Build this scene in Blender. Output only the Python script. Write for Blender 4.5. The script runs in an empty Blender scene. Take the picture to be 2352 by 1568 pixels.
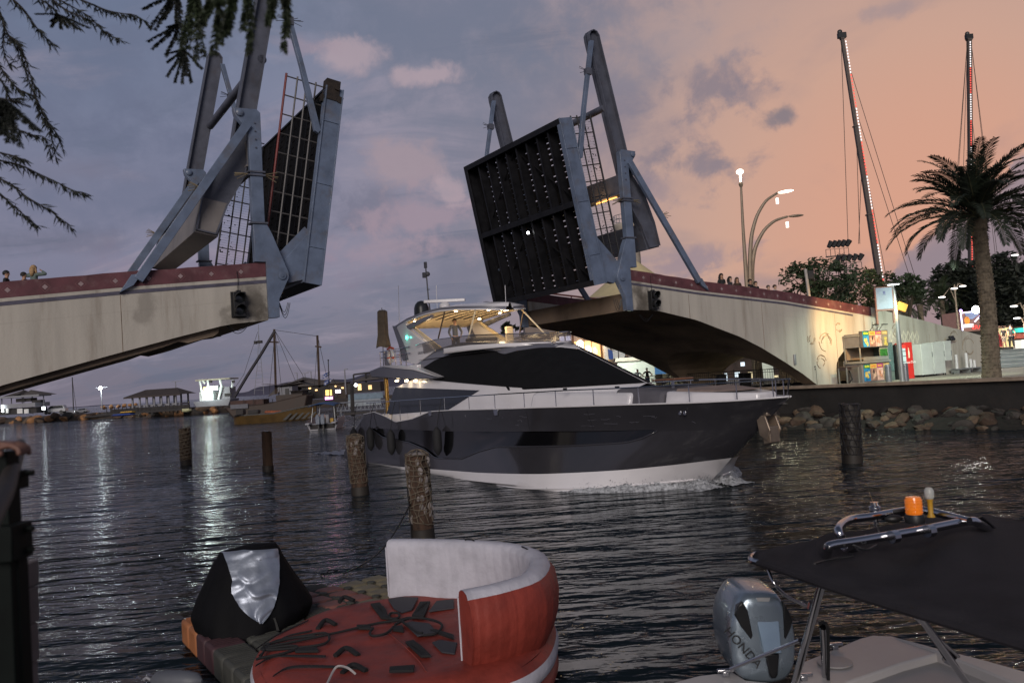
import bpy, bmesh, math, random
from mathutils import Vector as V, Matrix, Quaternion
random.seed(7)
sc = bpy.context.scene
COL = sc.collection
R = math.radians
# ------------------------------------------------------------------ camera
FPX = 1941.85                       # focal length in pixels of a 2352 px wide frame
PITCH, ROLL, EYE = R(2.427), R(3.8735), 3.72
_f = V((0, math.cos(PITCH), math.sin(PITCH)))
_u0 = V((0, -math.sin(PITCH), math.cos(PITCH)))
_r = math.cos(ROLL) * V((1, 0, 0)) - math.sin(ROLL) * _u0
_u = math.sin(ROLL) * V((1, 0, 0)) + math.cos(ROLL) * _u0
cd = bpy.data.cameras.new('camera')
cam = bpy.data.objects.new('camera', cd)
COL.objects.link(cam)
cam.matrix_world = Matrix(((_r.x, _u.x, -_f.x, 0), (_r.y, _u.y, -_f.y, 0), (_r.z, _u.z, -_f.z, EYE), (0, 0, 0, 1)))
cd.sensor_width = 36
cd.lens = FPX / 2352 * 36
cd.clip_start = 0.05
cd.clip_end = 20000
sc.camera = cam
# ------------------------------------------------------------------ view
sc.view_settings.view_transform = 'Standard'
sc.view_settings.look = 'None'
sc.view_settings.exposure = 0
sc.view_settings.gamma = 1
# ------------------------------------------------------------------ node helpers
class NT:
    def __init__(s, tree):
        s.t = tree
    def n(s, typ, **kw):
        nd = s.t.nodes.new(typ)
        for k, v in kw.items():
            if k.startswith('i_'):
                key = k[2:].replace('_', ' ')
                nd.inputs[int(key) if key.isdigit() else key].default_value = v
            else:
                setattr(nd, k, v)
        return nd
    def l(s, a, b):
        s.t.links.new(a, b)
    def math(s, op, a, b=None, c=None, clamp=False):
        nd = s.t.nodes.new('ShaderNodeMath'); nd.operation = op; nd.use_clamp = clamp
        for i, x in enumerate((a, b, c)):
            if x is None: continue
            if isinstance(x, (int, float)): nd.inputs[i].default_value = x
            else: s.l(x, nd.inputs[i])
        return nd.outputs[0]
    def vm(s, op, a, b=None):
        nd = s.t.nodes.new('ShaderNodeVectorMath'); nd.operation = op
        for i, x in enumerate((a, b)):
            if x is None: continue
            if isinstance(x, (tuple, V)): nd.inputs[i].default_value = tuple(x)
            else: s.l(x, nd.inputs[i])
        return nd.outputs['Value'] if op in ('DOT_PRODUCT', 'LENGTH') else nd.outputs[0]
    def ss(s, x, a, b, lo=0.0, hi=1.0):
        nd = s.t.nodes.new('ShaderNodeMapRange'); nd.interpolation_type = 'SMOOTHSTEP'
        s.l(x, nd.inputs[0])
        for i, v in enumerate((a, b, lo, hi)): nd.inputs[i + 1].default_value = v
        return nd.outputs[0]
    def mix(s, fac, a, b, mode='MIX'):
        nd = s.t.nodes.new('ShaderNodeMix'); nd.data_type = 'RGBA'; nd.blend_type = mode
        for sock, x in ((nd.inputs[0], fac), (nd.inputs[6], a), (nd.inputs[7], b)):
            if isinstance(x, (int, float)): sock.default_value = x
            elif isinstance(x, (tuple, list)): sock.default_value = tuple(x) if len(x) == 4 else (*x, 1)
            else: s.l(x, sock)
        return nd.outputs[2]
    def ramp(s, x, stops, interp='LINEAR'):
        nd = s.t.nodes.new('ShaderNodeValToRGB'); cr = nd.color_ramp; cr.interpolation = interp
        while len(cr.elements) < len(stops): cr.elements.new(0.5)
        for e, (p, c) in zip(cr.elements, stops):
            e.position = p; e.color = (*c, 1) if len(c) == 3 else c
        s.l(x, nd.inputs[0]); return nd.outputs[0]
    def noise(s, vec, scale, detail=4, rough=.5, dist=0):
        nd = s.n('ShaderNodeTexNoise'); nd.inputs['Scale'].default_value = scale
        nd.inputs['Detail'].default_value = detail; nd.inputs['Roughness'].default_value = rough
        nd.inputs['Distortion'].default_value = dist
        if vec is not None: s.l(vec, nd.inputs['Vector'])
        return nd.outputs[0]
# ------------------------------------------------------------------ sky
world = bpy.data.worlds.new('World'); sc.world = world; world.use_nodes = True
world.node_tree.nodes.clear()
w = NT(world.node_tree)
tc = w.n('ShaderNodeTexCoord'); DIR = tc.outputs['Generated']
sep = w.n('ShaderNodeSeparateXYZ'); w.l(DIR, sep.inputs[0])
dx, dy, dz = sep.outputs
S = V((math.sin(R(27)) * math.cos(R(6)), math.cos(R(27)) * math.cos(R(6)), math.sin(R(6))))
t = w.vm('DOT_PRODUCT', DIR, S)
t01 = w.math('MULTIPLY_ADD', t, .5, .5)
p = lambda x: (x + 1) / 2
base = w.ramp(t01, [(0, (.17, .20, .28)), (p(.3), (.14, .17, .25)), (p(.62), (.15, .185, .28)), (p(.74), (.195, .22, .315)), (p(.85), (.255, .245, .31)),
                    (p(.90), (.33, .265, .29)), (p(.94), (.45, .32, .295)), (p(.975), (.585, .36, .28)), (1, (.68, .35, .245))])
# rosy veil near the horizon away from the sunset
low = w.math('MULTIPLY', w.ss(dz, .02, .20), w.ss(dz, .42, .10))
away = w.ss(t, .95, .80)
base = w.mix(w.math('MULTIPLY', w.math('MULTIPLY', low, away), .55), base, (.29, .25, .33))
# dull band right above the sea
base = w.mix(w.math('MULTIPLY', w.ss(dz, .17, .0), away), base, (.19, .175, .225))
# cloud coordinates: directions squashed towards the horizon
vdiv = w.math('ADD', w.math('MAXIMUM', dz, 0), .30)
cx = w.math('DIVIDE', dx, vdiv); cy = w.math('DIVIDE', dy, vdiv)
cmb = w.n('ShaderNodeCombineXYZ'); w.l(cx, cmb.inputs[0]); w.l(cy, cmb.inputs[1])
CV = cmb.outputs[0]
mpp = w.n('ShaderNodeMapping'); mpp.inputs['Location'].default_value = (3.1, 1.7, 0); mpp.inputs['Rotation'].default_value = (0, 0, R(35)); mpp.inputs['Scale'].default_value = (1, .75, 1)
w.l(CV, mpp.inputs[0])
nbig = w.noise(mpp.outputs[0], 1.5, 6, .55, .3)
nfine = w.noise(mpp.outputs[0], 3.2, 8, .6, .4)
big = w.ss(nbig, .47, .66)
base = w.mix(w.math('MULTIPLY', big, .55), base, (.15, .175, .25))
mp2 = w.n('ShaderNodeMapping'); mp2.inputs['Location'].default_value = (7.4, .3, 0); mp2.inputs['Rotation'].default_value = (0, 0, R(-20)); mp2.inputs['Scale'].default_value = (.8, 1.7, 1); w.l(CV, mp2.inputs[0])
nw = w.noise(mp2.outputs[0], 2.6, 9, .62, .6)
streak = w.math('MULTIPLY', w.ss(nw, .50, .68), w.ss(t, .93, .86))
base = w.mix(w.math('MULTIPLY', streak, .60), base, (.345, .30, .37))
base = w.mix(w.math('MULTIPLY', w.math('MULTIPLY', w.ss(nw, .46, .34), w.ss(t, .95, .87)), .55), base, (.115, .14, .205))
# individual clouds, each at its own bearing: (u, v, half-width, half-height, colour, cover)
def sky_dir(u, v): return (_f + _r * ((u - 1176) / FPX) - _u * ((v - 784) / FPX)).normalized()
ncl = w.noise(mpp.outputs[0], 5.5, 8, .62, .5); ncf = w.noise(DIR, 26, 7, .62, .3)
edge = w.math('ADD', w.math('MULTIPLY', w.math('SUBTRACT', ncl, .5), 3.0), w.math('MULTIPLY', w.math('SUBTRACT', ncf, .5), 2.6))
dkb, grr, pnk, mau = (.15, .175, .25), (.235, .20, .24), (.44, .345, .385), (.35, .27, .325)
for u, v, hw_, hh_, col_, cov in [(1000, 40, 420, 150, dkb, .75), (1180, 230, 260, 110, (.18, .195, .265), .6), (150, 120, 300, 160, (.135, .155, .235), .5), (340, 420, 330, 120, (.145, .165, .25), .6), (620, 330, 200, 80, (.15, .165, .245), .5), (1010, 640, 160, 60, (.17, .17, .235), .5), (150, 560, 220, 26, (.15, .15, .21), .5), (860, 470, 90, 60, (.155, .16, .225), .6),
        (1420, 330, 170, 120, (.23, .20, .25), .6), (1640, 200, 95, 62, grr, .85), (1575, 375, 110, 46, grr, .85), (1720, 215, 60, 30, grr, .5), (1795, 268, 42, 24, (.22, .19, .22), .9), (1600, 600, 110, 36, (.30, .235, .28), .8), (1500, 430, 90, 50, (.30, .235, .27), .6), (2060, 20, 60, 20, (.33, .26, .28), .6), (1560, 100, 160, 70, (.34, .285, .31), .4),
        (780, 135, 70, 40, pnk, .75), (975, 176, 70, 22, pnk, .8), (915, 375, 80, 62, (.36, .285, .325), .85), (950, 500, 110, 62, mau, .8), (1030, 440, 34, 28, pnk, .6), (880, 570, 110, 40, mau, .6), (700, 110, 60, 22, mau, .5), (480, 620, 300, 50, (.275, .215, .29), .5), (200, 390, 130, 30, (.20, .19, .26), .5), (1060, 560, 90, 30, mau, .5)]:
    c_ = sky_dir(u, v); rt_ = V((c_.y, -c_.x, 0)).normalized(); up_ = rt_.cross(c_)
    A_ = w.math('DIVIDE', w.vm('DOT_PRODUCT', DIR, rt_), hw_ / FPX); B_ = w.math('DIVIDE', w.math('SUBTRACT', w.vm('DOT_PRODUCT', DIR, up_), 0), hh_ / FPX)
    q_ = w.math('SQRT', w.math('ADD', w.math('MULTIPLY', A_, A_), w.math('MULTIPLY', B_, B_)))
    m_ = w.ss(w.math('ADD', q_, edge), 1.4 if hw_ < 130 else 1.5, .35 if hw_ < 130 else -.1)
    m_ = w.math('MULTIPLY', m_, w.math('GREATER_THAN', w.vm('DOT_PRODUCT', DIR, c_), 0))
    base = w.mix(w.math('MULTIPLY', m_, cov), base, col_)
# violet cloud bank low on the right
hgt = w.math('MULTIPLY_ADD', dx, .80, -.235)
nb = w.noise(DIR, 9, 7, .6, .2)
bk = w.math('SUBTRACT', w.math('MULTIPLY_ADD', w.math('SUBTRACT', nb, .5), .22, hgt), dz)
bank = w.math('MULTIPLY', w.ss(bk, -.004, .012), w.ss(dy, 0, .3))
base = w.mix(w.math('MULTIPLY', bank, .82), base, (.27, .225, .27))
base = w.mix(w.math('MULTIPLY', w.ss(dz, .43, .85), w.ss(t, .93, .55, .25, 1)), base, (.045, .055, .085))          # the sky is darkest overhead
bg = w.n('ShaderNodeBackground'); w.l(base, bg.inputs[0]); bg.inputs[1].default_value = 1.0
sky = w.n('ShaderNodeTexSky'); sky.sky_type = 'NISHITA'; sky.sun_disc = False
sky.sun_elevation = R(-4); sky.sun_rotation = R(27)
bg2 = w.n('ShaderNodeBackground'); w.l(sky.outputs[0], bg2.inputs[0]); bg2.inputs[1].default_value = .05
ad = w.n('ShaderNodeAddShader'); w.l(bg.outputs[0], ad.inputs[0]); w.l(bg2.outputs[0], ad.inputs[1])
wo = w.n('ShaderNodeOutputWorld'); w.l(ad.outputs[0], wo.inputs[0])
# ------------------------------------------------------------------ the one sun: soft twilight glow over the promenade behind the camera
sd = bpy.data.lights.new('sun', 'SUN'); sd.energy = 2.1; sd.angle = R(30); sd.color = (1, .91, .84)
sun = bpy.data.objects.new('sun', sd); COL.objects.link(sun)
sun.rotation_euler = V((.15, .90, -.34)).to_track_quat('-Z', 'Y').to_euler()
# ------------------------------------------------------------------ where a pixel of the 2352 x 1568 photograph lies in the place
def ray(u, v): return _f + _r * ((u - 1176) / FPX) - _u * ((v - 784) / FPX)
EY = V((0, 0, EYE))
def pz(u, v, z=0.0):
    d = ray(u, v); return EY + d * ((z - EYE) / d.z)
def pY(u, v, Y):
    d = ray(u, v); return EY + d * (Y / d.y)
BM = V((-1.507, 34.8, 0)); _a = R(32.0255)
BU = V((math.cos(_a), math.sin(_a), 0)); BW = V((-math.sin(_a), math.cos(_a), 0))
def br(u, v, w=0):                    # -> (a, z) on the plane of the bridge face
    d = ray(u, v); k = ((BM - EY).dot(BW) + w) / d.dot(BW); P = EY + d * k
    return ((P - BM).dot(BU), P.z)
def proj(P):
    P = V(P) - EY; d_ = P.dot(_f); return (1176 + FPX * P.dot(_r) / d_, 784 - FPX * P.dot(_u) / d_)
def bp(a, w, z): return BM + BU * a + BW * w + V((0, 0, z))
YO = V((-4.4548, 43.142, 0)); YD = V((.52035, -.85395, 0)).normalized(); YS = V((YD.y, -YD.x, 0))
def yp(s, y, z): return YO + YD * s + YS * y + V((0, 0, z))
def fr(o, x, y, z=V((0, 0, 1))):      # frame matrix from origin and axes
    return Matrix(((x.x, y.x, z.x, o.x), (x.y, y.y, z.y, o.y), (x.z, y.z, z.z, o.z), (0, 0, 0, 1)))
def rotz(o, a): return Matrix.Translation(o) @ Matrix.Rotation(a, 4, 'Z')
# ------------------------------------------------------------------ materials
MATS = {}
def pm(name, col, rough=.6, metal=0, var=.15, scale=2.0, bump=0, bscale=20, coat=0, emit=None, es=0, alpha=1, trans=0, spec=.5, stain=None, ior=1.45, streak=False, sheen=0):
    if name in MATS: return MATS[name]
    m = bpy.data.materials.new(name); m.use_nodes = True; m.node_tree.nodes.clear()
    g = NT(m.node_tree); MATS[name] = m
    out = g.n('ShaderNodeOutputMaterial'); b = g.n('ShaderNodeBsdfPrincipled'); g.l(b.outputs[0], out.inputs[0])
    b.inputs['Roughness'].default_value = rough; b.inputs['Metallic'].default_value = metal
    b.inputs['Coat Weight'].default_value = coat; b.inputs['Coat Roughness'].default_value = .06
    b.inputs['Alpha'].default_value = alpha; b.inputs['Transmission Weight'].default_value = trans
    b.inputs['Specular IOR Level'].default_value = spec; b.inputs['IOR'].default_value = ior
    b.inputs['Sheen Weight'].default_value = sheen
    tcn = g.n('ShaderNodeTexCoord'); vec = tcn.outputs['Object']
    c = (*col, 1)
    if var:
        vv = vec
        if streak:
            mp = g.n('ShaderNodeMapping'); mp.inputs['Scale'].default_value = (2.2, 2.2, .25); g.l(vec, mp.inputs[0]); vv = mp.outputs[0]
        nz = g.noise(vv, scale, 6, .6)
        lo = tuple(x * (1 - var * 1.6) for x in col); hi = tuple(min(1, x * (1 + var * 1.3)) for x in col)
        c = g.ramp(nz, [(.3, lo), (.5, col), (.72, hi)])
        if stain:
            st, amt, ssc = stain
            n2 = g.noise(vv, ssc, 8, .65)
            c = g.mix(g.math('MULTIPLY', g.ss(n2, .5, .72), amt), c, st)
        g.l(c, b.inputs['Base Color'])
        rr = g.math('MULTIPLY_ADD', nz, .3 * rough, rough * .85); g.l(rr, b.inputs['Roughness'])
    else:
        b.inputs['Base Color'].default_value = c
    if bump:
        nb = g.noise(vec, bscale, 5, .6); bn = g.n('ShaderNodeBump'); bn.inputs['Strength'].default_value = bump
        bn.inputs['Distance'].default_value = .03; g.l(nb, bn.inputs['Height']); g.l(bn.outputs[0], b.inputs['Normal'])
    if emit:
        b.inputs['Emission Color'].default_value = (*emit, 1); b.inputs['Emission Strength'].default_value = es
    return m
# ------------------------------------------------------------------ mesh builder
RM = {}
class MB:
    def __init__(s, F=None): s.v = []; s.f = []; s.F = F or Matrix.Identity(4)
    def add(s, vs, fs):
        k = len(s.v); s.v += [s.F @ V(x) for x in vs]; s.f += [tuple(k + i for i in q) for q in fs]; return s
    def box(s, c, d, Rm=None):
        c = V(c); h = [x / 2 for x in d]; vs = []
        for x in (-1, 1):
            for y in (-1, 1):
                for z in (-1, 1):
                    p_ = V((x * h[0], y * h[1], z * h[2]))
                    if Rm is not None: p_ = Rm @ p_
                    vs.append(c + p_)
        return s.add(vs, [(0, 1, 3, 2), (4, 6, 7, 5), (0, 4, 5, 1), (2, 3, 7, 6), (0, 2, 6, 4), (1, 5, 7, 3)])
    def bar(s, p0, p1, wd, ht, up=(0, 0, 1)):
        p0, p1 = V(p0), V(p1); d = (p1 - p0).normalized(); up = V(up)
        x = d.cross(up)
        if x.length < 1e-4: x = d.cross(V((1, 0, 0)))
        x.normalize(); y = x.cross(d); vs = []
        for p_ in (p0, p1):
            for a, b in ((-1, -1), (1, -1), (1, 1), (-1, 1)): vs.append(p_ + x * a * wd / 2 + y * b * ht / 2)
        return s.add(vs, [(0, 1, 2, 3), (7, 6, 5, 4), (0, 4, 5, 1), (1, 5, 6, 2), (2, 6, 7, 3), (3, 7, 4, 0)])
    def tube(s, pts, r, n=8, cap=True, closed=False):
        pts = [V(p_) for p_ in pts]; m = len(pts)
        rs = r if isinstance(r, (list, tuple)) else [r] * m
        vs = []; px = None
        for i, p_ in enumerate(pts):
            if closed: d = pts[(i + 1) % m] - pts[i - 1]
            else: d = pts[min(i + 1, m - 1)] - pts[max(i - 1, 0)]
            d = d.normalized() if d.length > 1e-9 else V((0, 0, 1))
            if px is None:
                a = V((0, 0, 1)) if abs(d.z) < .9 else V((1, 0, 0)); x = d.cross(a).normalized()
            else:
                x = px - d * px.dot(d); x = x.normalized() if x.length > 1e-6 else d.orthogonal().normalized()
            px = x; y = d.cross(x)
            for k in range(n):
                q = 2 * math.pi * k / n; vs.append(p_ + (x * math.cos(q) + y * math.sin(q)) * rs[i])
        fs = []; mm = m if closed else m - 1
        for i in range(mm):
            j = (i + 1) % m
            for k in range(n): fs.append((i * n + k, i * n + (k + 1) % n, j * n + (k + 1) % n, j * n + k))
        if cap and not closed: fs += [tuple(range(n))[::-1], tuple((m - 1) * n + k for k in range(n))]
        return s.add(vs, fs)
    def prism(s, poly, t0, t1, mp=lambda a, b, t: (a, t, b)):
        n = len(poly); vs = [mp(a, b, t0) for a, b in poly] + [mp(a, b, t1) for a, b in poly]
        return s.add(vs, [tuple(range(n)), tuple(range(2 * n - 1, n - 1, -1))] + [(i, (i + 1) % n, n + (i + 1) % n, n + i) for i in range(n)])
    def lathe(s, prof, c=(0, 0, 0), n=16, ax=None):
        c = V(c); vs = []; Q = V((0, 0, 1)).rotation_difference(V(ax)) if ax is not None else None
        for r_, z in prof:
            for k in range(n):
                q = 2 * math.pi * k / n; p_ = V((r_ * math.cos(q), r_ * math.sin(q), z))
                if Q: p_ = Q @ p_
                vs.append(c + p_)
        m = len(prof); fs = [(i * n + k, i * n + (k + 1) % n, (i + 1) * n + (k + 1) % n, (i + 1) * n + k) for i in range(m - 1) for k in range(n)]
        return s.add(vs, fs + [tuple(range(n))[::-1], tuple((m - 1) * n + k for k in range(n))])
    def ball(s, c, r, n=10, sc_=(1, 1, 1), Rm=None):
        c = V(c); vs = []; fs = []; m = max(4, n // 2 + 1)
        for i in range(m + 1):
            th = math.pi * i / m
            for k in range(n):
                q = 2 * math.pi * k / n
                p_ = V((math.sin(th) * math.cos(q) * sc_[0], math.sin(th) * math.sin(q) * sc_[1], math.cos(th) * sc_[2])) * r
                if Rm is not None: p_ = Rm @ p_
                vs.append(c + p_)
        for i in range(m):
            for k in range(n): fs.append((i * n + k, i * n + (k + 1) % n, (i + 1) * n + (k + 1) % n, (i + 1) * n + k))
        return s.add(vs, fs)
    def grid(s, fn, nu, nv, cu=False):
        vs = [fn(i / nu, j / nv) for i in range(nu + 1) for j in range(nv + 1)]
        return s.add(vs, [(i * (nv + 1) + j, (i + 1) * (nv + 1) + j, (i + 1) * (nv + 1) + j + 1, i * (nv + 1) + j + 1) for i in range(nu) for j in range(nv)])
    def build(s, name, m, parent=None, smooth=False, bevel=0, solid=0, ang=40, sub=0):
        me = bpy.data.meshes.new(name)
        if parent is not None:
            I = RM[parent.name].inverted(); vs = [I @ x for x in s.v]; mt = RM[parent.name]
        else:
            vs = s.v; mt = Matrix.Identity(4)
            c = sum(vs, V((0, 0, 0))) / max(1, len(vs)); zmin = min(x.z for x in vs); c.z = zmin
            vs = [x - c for x in vs]; mt = Matrix.Translation(c)
        me.from_pydata([tuple(x) for x in vs], [], s.f)
        bm = bmesh.new(); bm.from_mesh(me); bmesh.ops.remove_doubles(bm, verts=bm.verts, dist=1e-5)
        bmesh.ops.recalc_face_normals(bm, faces=bm.faces); bm.to_mesh(me); bm.free()
        if isinstance(m, (list, tuple)):
            for q in m: me.materials.append(q)
        else: me.materials.append(m)
        o = bpy.data.objects.new(name, me); COL.objects.link(o)
        if parent is not None: o.parent = parent
        else: o.matrix_world = mt
        RM[o.name] = mt
        if sub:
            md = o.modifiers.new('s', 'SUBSURF'); md.levels = md.render_levels = sub
        if solid:
            md = o.modifiers.new('t', 'SOLIDIFY'); md.thickness = solid; md.offset = 0
        if bevel:
            md = o.modifiers.new('b', 'BEVEL'); md.width = bevel; md.segments = 2; md.limit_method = 'ANGLE'; md.angle_limit = R(35)
        if smooth or bevel or sub:
            me.shade_smooth(); me.set_sharp_from_angle(angle=R(ang))
        return o
def tag(o, label=None, cat=None, group=None, kind=None):
    if label: o['label'] = label
    if cat: o['category'] = cat
    if group: o['group'] = group
    if kind: o['kind'] = kind
    return o
def thing(name, label, cat, mt=None, group=None):
    if mt is None: mt = Matrix.Identity(4)
    if isinstance(mt, V): mt = Matrix.Translation(mt)
    o = bpy.data.objects.new(name, None); COL.objects.link(o); o.empty_display_size = .3
    o.matrix_world = mt; RM[o.name] = mt.copy()
    return tag(o, label, cat, group)
def kids(o): return [c for c in bpy.data.objects if c.parent == o]
def copy_tree(o, mt=None, label=None, parent=None):
    c = o.copy(); COL.objects.link(c)
    if parent is not None: c.parent = parent; RM[c.name] = RM[parent.name]
    else:
        c.matrix_world = mt; RM[c.name] = mt.copy()
        if label: c['label'] = label
    for ch in kids(o): copy_tree(ch, parent=c)
    return c
def lamp(parent, kind, loc, energy, col, size=.1, name='lamp_light', spot=None, aim=None, soft=.05):
    d_ = bpy.data.lights.new(name, kind); d_.energy = energy; d_.color = col
    if kind == 'AREA': d_.size = size
    else: d_.shadow_soft_size = soft
    if kind == 'SPOT': d_.spot_size = R(spot or 120); d_.spot_blend = .8
    o = bpy.data.objects.new(name, d_); COL.objects.link(o)
    mt = Matrix.Translation(V(loc))
    if aim is not None: mt = mt @ V(aim).to_track_quat('-Z', 'Y').to_matrix().to_4x4()
    if parent is not None:
        o.parent = parent; o.matrix_local = RM[parent.name].inverted() @ mt
    else: o.matrix_world = mt
    return o
def text_part(body, size, mt, m, parent, name='lettering', ext=.004, align='CENTER', shear=0):
    """letters as real mesh standing 4 mm proud; mt places the text plane"""
    cu = bpy.data.curves.new(name, 'FONT'); cu.body = body; cu.size = size; cu.align_x = align; cu.align_y = 'CENTER'; cu.extrude = ext; cu.shear = shear
    cu.resolution_u = 3
    o = bpy.data.objects.new('tmp', cu); COL.objects.link(o)
    dg = bpy.context.evaluated_depsgraph_get(); dg.update(); me = bpy.data.meshes.new_from_object(o.evaluated_get(dg))
    bpy.data.objects.remove(o); bpy.data.curves.remove(cu)
    b = MB(mt); b.v = [mt @ v_.co for v_ in me.vertices]; b.f = [tuple(p_.vertices) for p_ in me.polygons]; bpy.data.meshes.remove(me)
    return b.build(name, m, parent)
# ================================================================== WATER, SEA, HILLS
def water_mat():
    m = bpy.data.materials.new('harbour_water'); m.use_nodes = True; m.node_tree.nodes.clear(); g = NT(m.node_tree)
    out = g.n('ShaderNodeOutputMaterial'); b = g.n('ShaderNodeBsdfPrincipled'); g.l(b.outputs[0], out.inputs[0])
    b.inputs['Base Color'].default_value = (.006, .010, .013, 1); b.inputs['Roughness'].default_value = .07; b.inputs['IOR'].default_value = 1.33
    geo = g.n('ShaderNodeNewGeometry'); pos = geo.outputs['Position']
    def layer(rot, sc_, scale, det):
        mp = g.n('ShaderNodeMapping'); mp.inputs['Rotation'].default_value = (0, 0, rot); mp.inputs['Scale'].default_value = sc_; g.l(pos, mp.inputs[0])
        return g.noise(mp.outputs[0], scale, det, .55, .25)
    a = layer(R(-16), (.42, 1.15, 1), .78, 2); c = layer(R(12), (.6, 1.3, 1), 2.8, 2); d = layer(R(40), (.3, .5, 1), .35, 2); e = layer(R(-30), (.7, 1.2, 1), 9, 2)
    h = g.math('ADD', g.math('MULTIPLY', a, .80), g.math('MULTIPLY', c, .20))
    h = g.math('ADD', h, g.math('MULTIPLY', d, .35)); h = g.math('ADD', h, g.math('MULTIPLY', e, .022))
    patch_ = g.noise(pos, .055, 3, .5, .6); h = g.math('MULTIPLY', h, g.ss(patch_, .32, .66, .5, 1.25))
    bn = g.n('ShaderNodeBump'); bn.inputs['Strength'].default_value = 1; bn.inputs['Distance'].default_value = 1.0
    g.l(h, bn.inputs['Height']); g.l(bn.outputs[0], b.inputs['Normal'])
    return m
WATER = water_mat()
mb = MB(); Lw = 9000
mb.add([(-Lw, -200, 0), (Lw, -200, 0), (Lw, Lw, 0), (-Lw, Lw, 0)], [(0, 1, 2, 3)])
tag(mb.build('water', WATER), kind='structure')
mb = MB()
def hill(u0, u1, vt, Y, n=60, seed=0):
    rnd = random.Random(seed); pts = []
    for i in range(n + 1):
        k = i / n; u = u0 + (u1 - u0) * k
        h_ = math.sin(math.pi * min(1, k * 1.02)) ** .5 * (1 + .25 * math.sin(k * 9 + seed) + .1 * math.sin(k * 31)) * vt
        p0 = pY(u, 900, Y); pts.append((p0.x, Y, max(.5, h_)))
    vs = []
    for x, y, h_ in pts: vs += [(x, y - h_ * 3, -1), (x, y, h_), (x, y + h_ * 3, -1)]
    fs = []
    for i in range(n): fs += [(3 * i, 3 * i + 3, 3 * i + 4, 3 * i + 1), (3 * i + 1, 3 * i + 4, 3 * i + 5, 3 * i + 2)]
    mb.add(vs, fs)
hill(560, 1000, 62, 4200, seed=1); hill(480, 700, 22, 5200, seed=4); hill(-200, 300, 9, 6000, seed=5)
tag(mb.build('hills', pm('far_hill', (.07, .065, .10), .9, var=.1), smooth=True), kind='structure')
# ================================================================== THE DRAWBRIDGE
WB = 9.0
def bframe(sg): return fr(BM, BU * sg, BW)          # local x = distance from the middle of the gap
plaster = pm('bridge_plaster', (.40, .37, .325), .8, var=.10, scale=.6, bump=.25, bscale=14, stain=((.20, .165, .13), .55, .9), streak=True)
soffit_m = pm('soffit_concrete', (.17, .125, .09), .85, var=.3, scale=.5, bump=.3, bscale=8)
maroon = pm('maroon_paint', (.10, .034, .042), .7, var=.25, scale=1.5, bump=.15, bscale=25, stain=((.18, .11, .11), .5, 2.2))
stripe_m = pm('stripe_paint', (.075, .07, .10), .7, var=.2, scale=4)
outl_m = pm('diamond_outline_paint', (.15, .065, .07), .7, var=.2, scale=4)
diam_m = pm('diamond_paint', (.26, .19, .195), .7, var=.2, scale=4)
steel = pm('blue_grey_steel', (.105, .135, .20), .42, var=.18, scale=1.6, bump=.12, bscale=18, stain=((.10, .085, .08), .55, 1.3), coat=.15)
steel_d = pm('dull_grey_steel', (.075, .08, .105), .5, var=.2, scale=1.5, bump=.15, bscale=16, stain=((.06, .05, .05), .5, 1.4))
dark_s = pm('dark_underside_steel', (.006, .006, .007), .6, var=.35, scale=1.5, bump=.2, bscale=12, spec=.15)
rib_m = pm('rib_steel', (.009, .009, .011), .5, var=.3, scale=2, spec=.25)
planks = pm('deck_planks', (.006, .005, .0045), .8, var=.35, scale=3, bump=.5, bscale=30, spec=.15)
redpaint = pm('red_rail_paint', (.14, .016, .014), .5, var=.2)
railm = pm('rail_steel', (.07, .065, .065), .5, var=.2)
darkrail = pm('dark_rail_steel', (.02, .019, .022), .6, var=.2)
cream_s = pm('faded_cream_paint', (.16, .145, .14), .6, var=.15, scale=1.2, stain=((.14, .13, .15), .6, 1.6))
rust = pm('rusty_edge', (.16, .10, .06), .8, var=.35, scale=4)
black = pm('black_plastic', (.012, .012, .013), .45, var=.1)
glassd = pm('dark_lens', (.01, .012, .013), .12, var=0, coat=.5)
def add_soot(m):
    g = NT(m.node_tree); b = [n for n in m.node_tree.nodes if n.type == 'BSDF_PRINCIPLED'][0]; src = b.inputs['Base Color'].links[0].from_socket
    pos = g.n('ShaderNodeNewGeometry').outputs['Position']; nz = g.noise(pos, 1.6, 7, .65); col_ = src
    for a, z, r_, am in ((-8.95, 7.0, .75, .8), (-9.75, 6.4, .4, .5), (9.0, 6.9, .6, .6), (9.25, 6.3, .7, .7), (-12.6, 6.9, .5, .35), (-8.7, 6.2, .5, .5), (8.9, 7.6, .4, .5)):
        P_ = BM + BU * a + V((0, 0, z)); d_ = g.vm('LENGTH', g.vm('MULTIPLY', g.vm('SUBTRACT', pos, P_), V((1, 1, .55))))
        col_ = g.mix(g.math('MULTIPLY', g.ss(g.math('ADD', d_, g.math('MULTIPLY', g.math('SUBTRACT', nz, .5), 1.3)), r_, r_ * .2), am), col_, (.055, .045, .035))
    g.l(col_, b.inputs['Base Color'])
add_soot(plaster)
def body(root, F, top, bot, wd, w0=0):
    mb = MB(F); mb.prism(top + bot[::-1], w0, wd); return mb.build('arch_body', plaster, root)
def lerp_poly(pts, x):
    for (x0, z0), (x1, z1) in zip(pts, pts[1:]):
        if x0 <= x <= x1: return z0 + (z1 - z0) * (x - x0) / (x1 - x0)
    return pts[-1][1] if x > pts[-1][0] else pts[0][1]
def band(root, F, top, x0, x1, off0, off1, wout, m, name, n=30):
    mb = MB(F); poly = []
    xs = [x0 + (x1 - x0) * i / n for i in range(n + 1)]
    poly = [(x, lerp_poly(top, x) - off0) for x in xs] + [(x, lerp_poly(top, x) - off1) for x in xs[::-1]]
    mb.prism(poly, -wout, .30); return mb.build(name, m, root)
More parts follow.
